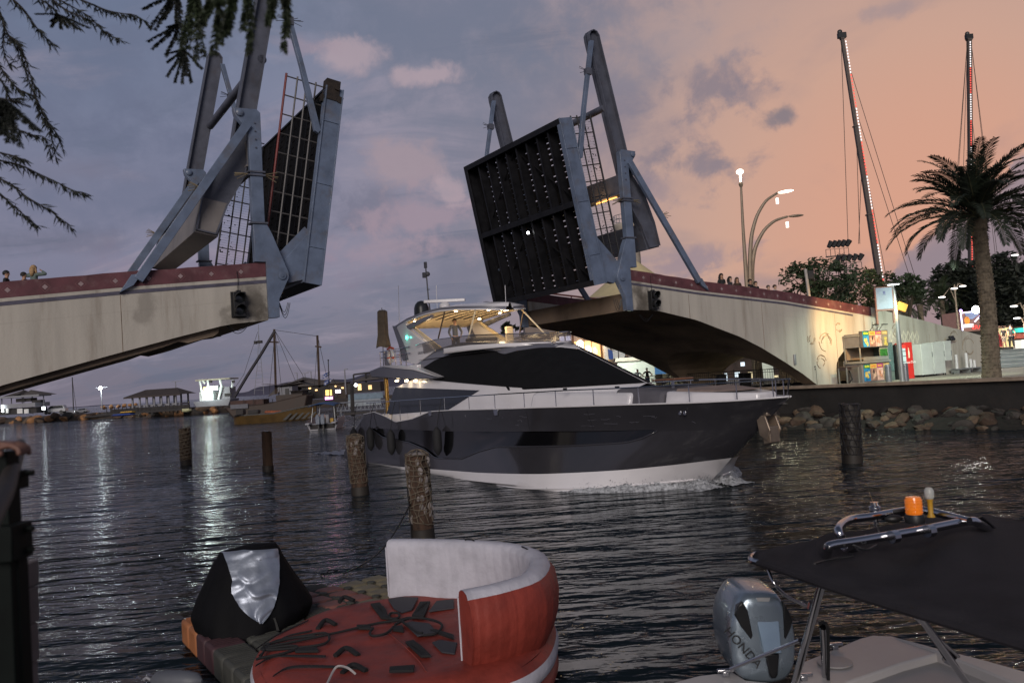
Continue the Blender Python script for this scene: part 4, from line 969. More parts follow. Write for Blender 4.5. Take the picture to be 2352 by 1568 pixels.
# bow wave and wake
def foam_mat():
    m = pm('foam', (.34, .35, .37), 1, var=.45, scale=9, bump=1, bscale=26, spec=.1); return m
mb = MB(YF); rr = random.Random(4)
def bow(i, jj):
    s_ = 12.2 + 8.3 * i; side = hb(min(s_, 19.55), 0); wd = (.10 + 1.0 * i ** 2.2); amp = .03 + .34 * max(0, i - .3) ** 1.1 * (1 if i < .93 else (1 - i) / .07)
    y_ = side * .9 - .02 + wd * jj; n_ = (math.sin(s_ * 7.1 + jj * 6) * .6 + math.sin(s_ * 17 + jj * 15) * .8 + rr.uniform(-1, 1) * .9) * .28
    return (s_, y_, .0 + amp * math.sin(math.pi * min(1, jj * .9 + .12)) * (1 + n_) - .01)
mb.grid(bow, 260, 26)
def bow2(i, jj): x, y, z = bow(i, jj); return (x, -y, z)
mb.grid(bow2, 260, 26)
for _ in range(700):
    i = 1 - abs(rr.gauss(0, .16)); i = max(.3, min(.995, i)); p_ = V(bow(i, min(1, abs(rr.gauss(.25, .3))))); p_ += V((rr.gauss(.1, .15), rr.gauss(.05, .1), abs(rr.gauss(0, .09)))); s_ = rr.uniform(.006, .02); mb.add([p_ + V((s_, 0, 0)), p_ + V((-s_, s_, 0)), p_ + V((-s_, -s_, 0)), p_ + V((0, 0, s_ * 1.6))], [(0, 1, 3), (1, 2, 3), (2, 0, 3), (0, 2, 1)])
mb.build('bow_wave', foam_mat(), None, smooth=True, ang=180)
tag(bpy.data.objects['bow_wave'], kind='stuff', label='white foam curling off the yacht bow')
mb = MB(YF)
mb.grid(lambda i, jj: (-3.2 - 10 * i, (jj - .5) * (4 + 2 * i), .02 + .09 * (1 - i) * abs(math.sin(i * 40 + jj * 13) * math.sin(jj * 31 + i * 17)) - .04 * i), 60, 40)
fo = mb.build('wake', pm('wake_foam', (.12, .14, .16), .35, var=.5, scale=3, bump=.8, bscale=6), None, smooth=True, ang=180)
tag(fo, kind='stuff', label='churned pale wake behind the yacht stern')
# ================================================================== RIGHT BANK
K = lambda px, Y: px * Y / FPX                      # metres covered by px pixels at distance Y
QE = V((16.37, 45.5, 0)); QD = V((.655, -.756, 0)).normalized(); QN = V((QD.y, -QD.x, 0)) * -1   # edge of the quay, landward normal
if QN.x < 0: QN = -QN
QZ = 2.1
paving = pm('plaza_paving', (.30, .27, .22), .7, var=.12, scale=.8, bump=.1, bscale=4, stain=((.16, .14, .12), .5, .5))
shadewall = pm('dark_quay_concrete', (.014, .0125, .012), .75, var=.35, scale=.6, bump=.4, bscale=6, stain=((.03, .022, .017), .6, .8))  # base colour darkened to carry the shade on the wall face
a0, a1 = QE - QD * 26, QE + QD * 45
mb = MB(); top = [a0, a1, V((260, a1.y, 0)), V((260, 260, 0)), V((a0.x + 60, 260, 0)), V((a0.x + 4, a0.y + 6, 0))]
mb.add([(p_.x, p_.y, QZ) for p_ in top], [tuple(range(6))]); tag(mb.build('quay', paving), kind='structure')
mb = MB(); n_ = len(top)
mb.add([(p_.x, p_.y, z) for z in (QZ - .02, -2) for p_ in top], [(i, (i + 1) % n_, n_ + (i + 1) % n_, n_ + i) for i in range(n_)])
qw = mb.build('quay_wall', shadewall); tag(qw, 'stained concrete quay wall, coloured dark for its shade, rising from the boulders', 'quay wall')
mb = MB(); mb.bar(a0 + V((0, 0, QZ + .03)) - QN * .05, a1 + V((0, 0, QZ + .03)) - QN * .05, .5, .16); tag(mb.build('kerb', pm('kerb_stone', (.22, .17, .13), .7, var=.2, scale=2)), kind='structure')
# passage cut through the abutment: along the quay below the ramp, and open towards the channel
def cut(obj, poly, t0, t1, mp):
    b = MB(FR); b.prism(poly, t0, t1, mp); c = b.build('cutter', soffit_m)
    md = obj.modifiers.new('c', 'BOOLEAN'); md.operation = 'DIFFERENCE'; md.object = c; md.solver = 'EXACT'
    dg = bpy.context.evaluated_depsgraph_get(); dg.update(); me = bpy.data.meshes.new_from_object(obj.evaluated_get(dg))
    obj.modifiers.clear(); obj.data = me; bpy.data.objects.remove(c)
def archpoly(c, hw, z0, zt, n=14, sp=.45):
    zs = z0 + (zt - z0) * sp; return [(c - hw, z0)] + [(c - hw * math.cos(math.pi * i / n), zs + (zt - zs) * math.sin(math.pi * i / n)) for i in range(n + 1)] + [(c + hw, z0)]
cut(bodyR, archpoly(25.7, 2.9, QZ, 4.35, sp=.4), -.6, WB + .6, lambda a, b, t: (a, t, b))
cut(bodyR, archpoly(4.7, 3.9, QZ, 4.5, sp=.25), 14, 25.5, lambda a, b, t: (t, a, b))
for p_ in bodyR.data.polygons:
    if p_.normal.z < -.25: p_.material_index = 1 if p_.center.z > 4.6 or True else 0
lampw = pm('lamp_cool', (1, 1, 1), emit=(.92, 1, .95), es=8, var=0)
lampwarm = pm('lamp_warm', (1, .9, .7), emit=(1, .80, .50), es=22, var=0)
alu = pm('galvanised_grey', (.30, .31, .32), .4, .5, var=.08)
# reliefs on the ramp wall
rr = random.Random(21); relief = pm('relief_shadow', (.24, .19, .14), .85, var=.2)
for ca, cz, r_ in ((22.1, 4.5, .55), (23.3, 5.3, .3), (26.6, 5.25, .28), (21.6, 3.4, .4), (33.0, 4.15, .6), (36.0, 3.7, .7), (34.4, 4.4, .35), (28.6, 4.9, .4), (20.9, 4.7, .3)):
    mb = MB(FR)
    for k in range(7):
        a = rr.uniform(0, 6.28); L_ = rr.uniform(.6, 2.2); q = r_ * rr.uniform(.5, 1.1)
        pts = [(ca + q * math.cos(a + L_ * i / 8) * 1.1 + rr.uniform(-.03, .03), -.005, cz + q * math.sin(a + L_ * i / 8)) for i in range(9)]; mb.tube(pts, rr.uniform(.014, .03), 5)
    mb.build('wall_relief', relief, spanR)
mb = MB(FR)
for k in range(7):
    c = 28.0 + .42 * k; z = 4.62 - .02 * k
    for q in (0, .06): mb.tube([(c - .2 + q, -.004, z), (c, -.004, z + .38 - q), (c + .2 - q, -.004, z), (c, -.004, z - .38 + q)], .016, 4, closed=True)
mb.build('wall_relief', pm('relief_light', (.48, .44, .36), .8), spanR)
mb = MB(FR); mb.box((19.4, -.04, 3.95 - .3), (.14, .1, .55)); mb.build('wall_box', alu, spanR, bevel=.02)
lamp(None, 'POINT', bp(25.7, 6.0, 3.9), 130, (1, .93, .66), soft=.2, name='passage_lamp')
bpy.data.objects['passage_lamp'].parent = spanR; bpy.data.objects['passage_lamp'].matrix_local = RM[spanR.name].inverted() @ Matrix.Translation(bp(25.7, 6.0, 3.9))
mb = MB(FR); mb.lathe([(.12, 0), (.12, -.06), (.05, -.09)], (25.7, 6.0, 4.33), 12); mb.build('ceiling_lamp', lampwarm, spanR)
# ---- railing below the arch along the quay edge
fe = thing('quay_railing', 'dark metal railing along the quay edge under the bridge arch', 'railing', QE + V((0, 0, QZ)))
mb = MB(); p0, p1 = QE - QD * 14.5 + QN * .2, QE - QD * .3 + QN * .2
mb.tube([p0 + V((0, 0, QZ + 1.1)), p1 + V((0, 0, QZ + 1.1))], .025, 6); mb.tube([p0 + V((0, 0, QZ + .95)), p1 + V((0, 0, QZ + .95))], .015, 5); mb.tube([p0 + V((0, 0, QZ + .12)), p1 + V((0, 0, QZ + .12))], .02, 5)
mb.build('rails', darkrail, fe)
mb = MB(); N_ = 95
for i in range(N_ + 1): c = p0.lerp(p1, i / N_); mb.tube([c + V((0, 0, QZ)), c + V((0, 0, QZ + (1.1 if i % 12 else 1.2)))], .010 if i % 12 else .025, 4)
mb.build('balusters', darkrail, fe)
for k, (d_, ww, hh) in enumerate(((-7.3, .55, .85), (-5.6, .55, .9), (-9.2, .5, 1.0))):
    c = QE + QD * d_ + QN * 1.4; b_ = thing('wheelie_bin', ['black bin at the middle of the railing under the arch', 'black bin nearest the arch foot, behind the railing', 'black bin farthest left behind the railing under the arch'][k], 'bin', rotz(c + V((0, 0, QZ)), .3 * k), 'bins behind the quay railing'); Z = RM[b_.name]
    mb = MB(Z); mb.prism([(-ww / 2 * .8, .08), (ww / 2 * .8, .08), (ww / 2, hh), (-ww / 2, hh)], -.28, .28); mb.build('bin_body', black, b_, bevel=.02)
    mb = MB(Z); mb.box((0, 0, hh + .03), (ww * 1.08, .62, .06)); mb.build('lid', black, b_, bevel=.02)
    for s_ in (-1, 1): mb = MB(Z); mb.lathe([(.08, -.03), (.08, .03)], (s_ * ww * .3, .25, .08), 12, (1, 0, 0)); mb.build('wheel', black, b_)
# easel/ladder and panels glimpsed through the passage
c = QE - QD * 11.5 + QN * 2.2
ld = thing('step_ladder', 'dark step ladder standing under the bridge arch', 'ladder', rotz(c + V((0, 0, QZ)), .5)); Z = RM[ld.name]
for s_ in (-1, 1): mb = MB(Z); mb.bar((s_ * .42, 0, 0), (s_ * .30, .3, 2.0), .07, .07); mb.build('stile', black, ld)
for k in range(5): mb = MB(Z); mb.box((0, .03 + .055 * k, .35 + .36 * k), (.72 - .03 * k, .09, .04)); mb.build('rung', black, ld)
# ---- kiosk
def poster(mt, parent, wid, hgt, seed):
    """four printed food pictures, flat, 4 mm apart"""
    rr = random.Random(seed); bw_ = wid / 4
    cols = [((.02, .16, .10), (.02, .20, .42), (.60, .45, .10)), ((.55, .40, .08), (.28, .16, .13), (.5, .33, .25)), ((.32, .03, .16), (.60, .36, .30), (.5, .22, .14)), ((.40, .24, .08), (.24, .17, .11), (.55, .38, .08))]
    for k, (hd_, bg_, fd_) in enumerate(cols):
        x0 = -wid / 2 + bw_ * k
        mb = MB(mt); mb.box((x0 + bw_ / 2, 0, hgt / 2), (bw_ * .96, .012, hgt)); pnl = mb.build('poster_panel', pm('poster_bg%d' % k, bg_, .5, var=.35, scale=5), parent)
        mb = MB(mt); mb.box((x0 + bw_ / 2, -.010, hgt * .87), (bw_ * .96, .006, hgt * .24)); mb.build('poster_header', pm('poster_hd%d' % k, hd_, .5, var=.1), pnl)
        mb = MB(mt)
        for q in range(5): mb.box((x0 + bw_ * (.2 + .15 * q), -.015, hgt * .87), (bw_ * .10, .004, hgt * (.10 + .03 * (q % 2))))
        mb.build('poster_title', pm('poster_tt%d' % k, [(.55, .6, .02), (.5, .12, .04), (.7, .35, .02), (.65, .45, .2)][k], .5, var=0), pnl)
        mb = MB(mt)
        for q in range(9): mb.ball((x0 + bw_ * rr.uniform(.25, .78), -.010, hgt * rr.uniform(.12, .52)), bw_ * rr.uniform(.08, .17), 8, (1, .03, 1.2))
        mb.build('poster_food', pm('poster_fd%d' % k, fd_, .5, var=.5, scale=9), pnl)
        if k == 1: mb = MB(mt); mb.ball((x0 + bw_ * .5, -.016, hgt * .55), bw_ * .14, 10, (1, .03, 1.6)); mb.build('poster_food', pm('poster_hair', (.05, .03, .03), .5, var=0), pnl)
kf = FR @ Matrix.Translation((24.75, -1.05, QZ))
ko = thing('food_kiosk', 'steel snack kiosk with food posters standing before the arched niche', 'kiosk', FR @ Matrix.Translation((24.75, -1.05, 0)) if False else rotz(bp(24.75, -1.05, QZ), _a)); Z = RM[ko.name]
kalu = pm('kiosk_aluminium', (.28, .27, .25), .4, .4, var=.1)
for s_ in (-1.22, 1.22):
    for y_ in (0, .95): mb = MB(Z); mb.box((s_, y_, 1.32), (.06, .06, 2.64)); mb.build('corner_post', kalu, ko)
mb = MB(Z); mb.box((0, .45, .55), (2.5, .95, 1.05)); mb.build('counter_base', pm('kiosk_panel', (.20, .17, .17), .5, var=.1), ko)
mb = MB(Z); mb.box((0, .42, 1.14), (2.62, 1.1, .12)); mb.build('counter', kalu, ko, bevel=.01)
mb = MB(Z); mb.box((0, .9, 2.0), (2.44, .05, 1.4)); mb.build('back_panel', soffit_m, ko)
mb = MB(Z); mb.box((.15, .0, 1.32), (2.2, .05, .2)); mb.build('splash_rail', kalu, ko)
mb = MB(Z); mb.box((.85, .02, 1.9), (.68, .03, 1.0)); mb.build('menu_board', pm('menu_grey', (.22, .19, .13), .6), ko)
mb = MB(Z); mb.box((.88, -.01, 1.6), (.66, .03, .42)); mb.build('green_box', pm('green_crate', (.03, .13, .02), .5, var=.5, scale=8), ko)
mb = MB(Z); mb.box((0, .45, 2.62), (2.6, 1.05, .06)); mb.build('kiosk_roof', kalu, ko)
mb = MB(Z); mb.box((-1.24, .45, 2.35), (.03, .95, .75)); mb.build('side_panel', pm('side_grey', (.14, .13, .13), .5), ko)
mb = MB(Z); mb.box((-1.24, .45, .62), (.03, .95, 1.1)); mb.build('side_panel', MATS['side_grey'], ko)
mb = MB(Z); mb.box((0, -.06, 2.40), (2.52, .04, .92)); mb.build('sign_frame', pm('kiosk_dark', (.06, .055, .06), .5), ko)
poster(Z @ Matrix.Translation((.10, -.09, 1.97)), ko, 2.22, .86, 1); poster(Z @ Matrix.Translation((.05, -.045, .1)), ko, 2.3, .92, 2)
for x_ in (-.35, .45): mb = MB(Z); mb.tube([(x_, .1, 2.6), (x_ + .1, -.3, 3.15)], .018, 5); mb.box((x_ + .12, -.4, 3.16), (.36, .18, .05)); mb.build('spot_arm', black, ko)
sk = thing('wash_table', 'small steel sink table with a tap left of the kiosk', 'sink', rotz(bp(22.75, -1.1, QZ), _a)); Z = RM[sk.name]
mb = MB(Z); mb.box((0, .3, .95), (1.1, .55, .06)); mb.box((-.25, .3, .85), (.5, .4, .16)); mb.build('basin', pm('brown_basin', (.07, .045, .04), .5), sk)
for x_ in (-.5, .5):
    for y_ in (.05, .55): mb = MB(Z); mb.box((x_, y_, .46), (.05, .05, .92)); mb.build('leg', kalu, sk)
mb = MB(Z); mb.tube([(-.2, .4, .98), (-.2, .4, 1.25), (-.1, .3, 1.32), (.0, .25, 1.26)], .02, 6); mb.build('tap', chrome, sk, smooth=True)
mb = MB(Z); mb.tube([(0, .3, .8), (.15, .3, .55), (.1, .2, .25), (-.4, .1, .08), (-.9, -.1, .02)], .04, 6); mb.build('hose', black, sk, smooth=True)
# fridge, tall display cabinet, red drinks panel
red = pm('drinks_red', (.50, .025, .02), .35, var=.05); glass = pm('fridge_glass', (.10, .16, .16), .08, var=.2, scale=3, alpha=.75)
f1 = thing('display_fridge', 'open-fronted drinks fridge with a red header between cabinet and red panel', 'fridge', rotz(bp(27.35, -1.0, QZ), _a)); Z = RM[f1.name]
mb = MB(Z); mb.box((0, .38, 1.0), (.86, .7, 2.0)); mb.build('fridge_case', black, f1, bevel=.02)
mb = MB(Z); mb.box((0, .0, 1.05), (.74, .03, 1.45)); mb.build('fridge_door', pm('lit_fridge', (.3, .38, .38), .4, emit=(.8, 1, .98), es=.35, var=.1), f1)
mb = MB(Z); mb.box((0, -.01, 1.87), (.74, .04, .2)); mb.build('fridge_header', pm('lit_red', (.6, .03, .02), .4, emit=(1, .08, .05), es=.5, var=0), f1)
for z_ in (.7, 1.0, 1.32, 1.6): mb = MB(Z); mb.box((0, -.025, z_), (.70, .02, .03)); mb.build('shelf', chrome, f1)
mb = MB(Z)
for k in range(11): mb.lathe([(.025, 0), (.025, .14), (.01, .2)], (-.3 + .06 * k, -.02, .42), 6)
mb.build('bottles', pm('bottle_mix', (.30, .06, .03), .2, var=.8, scale=14), f1)
f2 = thing('tall_cabinet', 'narrow grey glass-doored cabinet right beside the kiosk', 'cabinet', rotz(bp(26.45, -.85, QZ), _a)); Z = RM[f2.name]
mb = MB(Z); mb.box((0, .4, 1.08), (.75, .75, 2.16)); mb.build('cabinet_case', pm('cabinet_grey', (.10, .13, .12), .4), f2, bevel=.02)
mb = MB(Z); mb.box((0, .0, 1.28), (.62, .03, 1.5)); mb.build('cabinet_door', glass, f2)
f3 = thing('drinks_panel', 'tall red advertising panel with a bottle picture and white script', 'sign', rotz(bp(28.15, -.9, QZ), _a - .25)); Z = RM[f3.name]
mb = MB(Z); mb.box((0, .35, 1.05), (.55, .75, 2.1)); mb.build('panel', red, f3, bevel=.01)
mb = MB(Z); mb.lathe([(.05, 0), (.055, .3), (.02, .5), (.02, .58)], (0, -.03, 1.2), 10); mb.build('bottle_picture', pm('bottle_white', (.7, .55, .4), .4), f3)
text_part('Coca-Cola', .2, Z @ Matrix(((0, -1, 0, .02), (0, 0, -1, -.045), (1, 0, 0, .62), (0, 0, 0, 1))) if False else Z @ Matrix(((1, 0, 0, 0), (0, 0, -1, -.035), (0, 1, 0, .95), (0, 0, 0, 1))), pm('script_white', (.8, .8, .8), .5, var=0), f3, shear=.3)
# street lamp with flood
def lamp_head(mb, c, d_): mb.box(V(c) + V(d_) * .25, (.55, .26, .06), Matrix.Rotation(math.atan2(d_[1], d_[0]), 3, 'Z'))
sl = thing('street_lamp', 'slim grey lamp post in front of the ramp wall, its flat head lit', 'street lamp', V((19.9, 43.6, QZ)))
B_ = V((19.9, 43.6, 0)); mb = MB(); mb.tube([B_ + V((0, 0, z)) for z in (QZ, 4.2, 6.3, 6.8)] + [B_ + V((-.12, -.05, 7.15))], [.13, .12, .08, .06, .05], 12); mb.lathe([(.28, 0), (.28, .03), (.16, .05)], B_ + V((0, 0, QZ)), 16); mb.build('post', alu, sl, smooth=True)
mb = MB(); mb.box(B_ + V((-.05, -.05, 7.2)), (.75, .35, .06)); mb.build('lamp_head', alu, sl, bevel=.02)
mb = MB(); mb.box(B_ + V((-.05, -.05, 7.155)), (.5, .22, .02)); mb.build('lamp_lens', lampw, sl)
mb = MB(); mb.box(B_ + V((.35, .1, 6.0)), (.5, .16, .42), Matrix.Rotation(R(25), 3, 'Y')); mb.build('floodlight', pm('lamp_amber', (.5, .28, .06), emit=(1, .42, .05), es=.35, var=0), sl, bevel=.02)
lamp(sl, 'SPOT', B_ + V((-1.1, -1.2, 7.05)), 900, (.80, 1, .78), spot=150, aim=(.05, .3, -.8), soft=.15, name='lamp_glow')
lamp(sl, 'SPOT', B_ + V((-.3, -1.2, 6.1)), 2100, (1, .55, .16), spot=74, aim=bp(23.6, 0, 5.3) - (B_ + V((-.3, -1.2, 6.1))), soft=.1, name='amber_glow')
lamp(sl, 'SPOT', B_ + V((2.5, -1.5, 6.8)), 2600, (.84, 1, .80), spot=100, aim=bp(32, 0, 3.0) - (B_ + V((2.5, -1.5, 6.8))), soft=.2, name='flood_glow')
for k, (u, v) in enumerate(((2042, 879), (2081, 876))):
    c = pz(u, v, QZ); bo = thing('bollard', ['grey steel bollard left of the lamp post foot', 'grey steel bollard right of the lamp post foot'][k], 'bollard', V((c.x, c.y, QZ)), 'bollards on the quay')
    mb = MB(); mb.lathe([(.16, 0), (.16, .92), (.14, .96), (.0, .97)], c, 16); mb.build('bollard_tube', pm('bollard_grey', (.17, .18, .20), .4, .3), bo, smooth=True)
    mb = MB(); mb.lathe([(.165, .8), (.165, .83)], c, 16); mb.build('ring', chrome, bo)
# white lockers
lk = thing('storage_lockers', 'row of three white storage lockers on legs against the ramp wall', 'lockers', rotz(bp(31.4, -.75, QZ), _a)); Z = RM[lk.name]; lw = pm('locker_white', (.52, .54, .52), .4, var=.05)
for k, (x_, w_, z0, z1) in enumerate(((-1.15, 1.15, .12, 1.95), (.05, 1.2, .12, 2.0), (1.05, .75, .85, 2.05))):
    mb = MB(Z); mb.box((x_, .35, (z0 + z1) / 2), (w_ - .03, .65, z1 - z0)); d_ = mb.build('locker', lw, lk, bevel=.015)
    mb = MB(Z); mb.box((x_ + w_ / 2 - .1, .0, 1.3), (.03, .05, .3)); mb.build('handle', alu, d_)
mb = MB(Z)
for x_ in (-1.7, -.6, .6, 1.4):
    for y_ in (.05, .65): mb.box((x_, y_, .06), (.05, .05, .12))
mb.build('feet', black, lk)
be = thing('low_rack', 'low steel rack with white canisters beside the lockers', 'rack', rotz(bp(34.6, -.8, QZ), _a)); Z = RM[be.name]
mb = MB(Z); mb.box((0, .3, .28), (2.6, .6, .06)); mb.build('rack_top', alu, be)
for x_ in (-1.2, 0, 1.2): mb = MB(Z); mb.box((x_, .3, .13), (.05, .5, .25)); mb.build('leg', alu, be)
for x_, h_ in ((-1.0, .85), (.1, .9), (.55, .5), (.95, .42)): mb = MB(Z); mb.lathe([(.09, 0), (.09, h_), (.07, h_ + .02)], (x_, .3, .31), 12); mb.build('canister', gloss_w, be, smooth=True)
fl = thing('wall_floodlight', 'small unlit floodlight fixed high on the ramp wall', 'floodlight', rotz(bp(33.6, -.1, 4.3), _a)); Z = RM[fl.name]
mb = MB(Z); mb.box((0, -.25, 0), (.45, .12, .3), Matrix.Rotation(-.5, 3, 'X')); mb.build('lamp_case', black, fl, bevel=.02)
mb = MB(Z); mb.bar((0, .1, -.1), (0, -.2, -.05), .05, .05); mb.build('bracket', black, fl)
# seating steps at the far right
st_m = pm('step_concrete', (.20, .23, .23), .7, var=.1, scale=1)
c0 = pz(2196, 852, QZ); sx = V((BU.x, BU.y, 0)); mbs = None
stt = thing('plaza_steps', 'broad grey steps climbing behind the palm trunk', 'steps', V((c0.x, c0.y, QZ)))
for k in range(5):
    y0_ = 57.5 + 2.0 * k; z1 = QZ + .24 * (k + 1); x0_ = pY(2195 + 22 * k, 850, y0_).x
    mb = MB(); mb.box(((x0_ + 90) / 2, y0_ + 15, (QZ + z1) / 2 - .001 * k), (90 - x0_, 30, z1 - QZ)); mb.build('step', st_m, stt, bevel=.03)
# boulders at the foot of the quay wall
rk = [pm('boulder_brown', (.06, .038, .026), .8, var=.3, scale=1.5, bump=.6, bscale=7), pm('boulder_grey', (.042, .036, .032), .8, var=.3, scale=1.5, bump=.6, bscale=7), pm('boulder_pale', (.11, .075, .05), .8, var=.25, scale=1.5, bump=.6, bscale=7), pm('boulder_dark', (.022, .019, .018), .7, var=.3, scale=1.5, bump=.6, bscale=7)]
def rock_mesh(seed):
    rr = random.Random(seed); bm = bmesh.new(); bmesh.ops.create_icosphere(bm, subdivisions=2, radius=1)
    pl = [(V((rr.uniform(-1, 1), rr.uniform(-1, 1), rr.uniform(-1, 1))).normalized(), rr.uniform(.55, .85)) for _ in range(9)]
    for v_ in bm.verts:
        for n_, d_ in pl:
            e_ = v_.co.dot(n_) - d_
            if e_ > 0: v_.co -= n_ * e_ * .92
        v_.co *= 1 + rr.uniform(-.03, .03)
    me = bpy.data.meshes.new('boulder'); bm.to_mesh(me); bm.free(); me.shade_smooth(); me.set_sharp_from_angle(angle=R(28)); return me
RK = [rock_mesh(i) for i in range(10)]; RKM = {}
def rock(p_, s_, mi, rr, name='boulder', label='', cat='boulder', group=''):
    q = rr.randrange(10); key = (q, mi)
    if key not in RKM: m_ = RK[q].copy(); m_.materials.append(rk[mi]); RKM[key] = m_
    o = bpy.data.objects.new(name, RKM[key]); COL.objects.link(o); o.location = p_; o.rotation_euler = (rr.uniform(-.5, .5), rr.uniform(-.5, .5), rr.uniform(0, 6.3))
    o.scale = (s_ * rr.uniform(.9, 1.5), s_ * rr.uniform(.8, 1.1), s_ * rr.uniform(.5, .8)); tag(o, label, cat, group); return o
rr = random.Random(12)
for i in range(195):
    d_ = rr.uniform(-5, 15); o_ = rr.uniform(-.1, 2.3) ** 1.0; z_ = .85 - .42 * o_ + rr.uniform(-.06, .08)
    rock(QE + QD * d_ - QN * o_ + V((0, 0, z_ - .12)), rr.uniform(.22, .52) * (1.0 if o_ < 1.6 else .75), rr.choice((0, 0, 1, 1, 2, 3)), rr, label='boulder in the heap at the foot of the right quay wall', group='boulders at the foot of the quay wall')
mb = MB(); 
mb.grid(lambda i, j: tuple(QE + QD * (-7 + 26 * i) - QN * (-.05 + 2.6 * j) + V((0, 0, .72 - .98 * j + .08 * math.sin(i * 60) * math.sin(j * 9)))), 60, 6)
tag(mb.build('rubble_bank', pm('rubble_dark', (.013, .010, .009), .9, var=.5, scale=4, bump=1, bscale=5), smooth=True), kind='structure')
# ================================================================== VEGETATION BUILDERS
leafg = pm('leaf_dark_green', (.022, .035, .014), .6, var=.4, scale=1.2); leafk = pm('leaf_blackish', (.012, .016, .010), .7, var=.4, scale=1.2)
leafy = pm('leaf_yellow_lit', (.05, .06, .02), .6, var=.4, scale=1.2); bark = pm('bark_brown', (.06, .045, .03), .9, var=.3, scale=6, bump=.7, bscale=20)  # the olive tone stands in for yellow lamplight on the leaves
def leaf_quads(mb, c, n, rad, size, rr, sq=(1, 1, 1)):
    for _ in range(n):
        while True:
            p_ = V((rr.uniform(-1, 1), rr.uniform(-1, 1), rr.uniform(-1, 1)))
            if p_.length < 1: break
        p_ = V((p_.x * sq[0], p_.y * sq[1], p_.z * sq[2])) * rad + V(c)
        a = V((rr.gauss(0, 1), rr.gauss(0, 1), rr.gauss(0, .6))).normalized(); b = a.cross(V((rr.gauss(0, 1), rr.gauss(0, 1), rr.gauss(0, 1)))).normalized(); s_ = size * rr.uniform(.6, 1.3)
        mb.add([p_ - a * s_, p_ + b * s_ * .38, p_ + a * s_, p_ - b * s_ * .38], [(0, 1, 2, 3)])
def tree(label, base, crown_c, rx, ry, rz, clumps, per, size, mat_, seed, group=None, trunk_r=.18, name='broadleaf_tree'):
    rr = random.Random(seed); base = V(base); cc = V(crown_c); t_ = thing(name, label, 'tree', base, group)
    mb = MB(); mb.tube([base, base.lerp(cc, .35) + V((.1, 0, 0)), base.lerp(cc, .75)], [trunk_r, trunk_r * .75, trunk_r * .5], 8)
    cl = []
    for i in range(clumps):
        while True:
            p_ = V((rr.uniform(-1, 1), rr.uniform(-1, 1), rr.uniform(-1, 1)))
            if .25 < p_.length < 1: break
        cl.append(cc + V((p_.x * rx, p_.y * ry, p_.z * rz)))
    for c in cl[::3]: mb.tube([base.lerp(cc, .6), base.lerp(cc, .75).lerp(c, .5) + V((0, 0, -.1)), c], [trunk_r * .4, trunk_r * .2, .02], 5)
    mb.build('trunk', bark, t_, smooth=True)
    mb = MB()
    for c in cl: leaf_quads(mb, c, per, rr.uniform(.6, 1.2) * min(rx, rz) * .38, size, rr, (1.2, 1.1, .8))
    mb.build('crown', mat_, t_); return t_
def frond(mb, mbs, c, az, el, L, droop, rr, nl=46, lw=.028, ll=.55, twist=0):
    """one palm frond: arching rachis with two rows of leaflets"""
    d_ = V((math.cos(az), math.sin(az), 0)); pts = []; p_ = V(c); e_ = el; ns = 18
    for i in range(ns + 1):
        pts.append(p_.copy()); p_ = p_ + (d_ * math.cos(e_) + V((0, 0, math.sin(e_)))) * (L / ns); e_ -= droop / ns * (.4 + 1.2 * i / ns)
    mbs.tube(pts, [.035 * (1 - .85 * i / ns) + .004 for i in range(ns + 1)], 5)
    side = d_.cross(V((0, 0, 1)))
    for k in range(nl):
        f_ = .14 + .86 * k / nl; i = min(ns - 1, int(f_ * ns)); q = f_ * ns - i; p0 = pts[i].lerp(pts[i + 1], q); tan = (pts[i + 1] - pts[i]).normalized(); up = side.cross(tan) * -1
        if up.z < 0: up = -up
        l_ = ll * (math.sin(math.pi * min(1, .12 + .86 * f_)) ** .6) * rr.uniform(.85, 1.1) + .06
        for s_ in (-1, 1):
            dr = (tan * .75 + side * s_ * .75 + up * (.30 + rr.uniform(-.15, .15)) - V((0, 0, .25 * f_))).normalized(); wv = tan.cross(dr).cross(dr).normalized() * lw * .5
            mid = p0 + dr * l_ * .55; tip = p0 + dr * l_ + V((0, 0, -.12 * l_))
            mb.add([p0 - wv * .4, p0 + wv * .4, mid + wv, tip, mid - wv], [(0, 1, 2, 4), (4, 2, 3)] if False else [(0, 1, 2, 3, 4)])
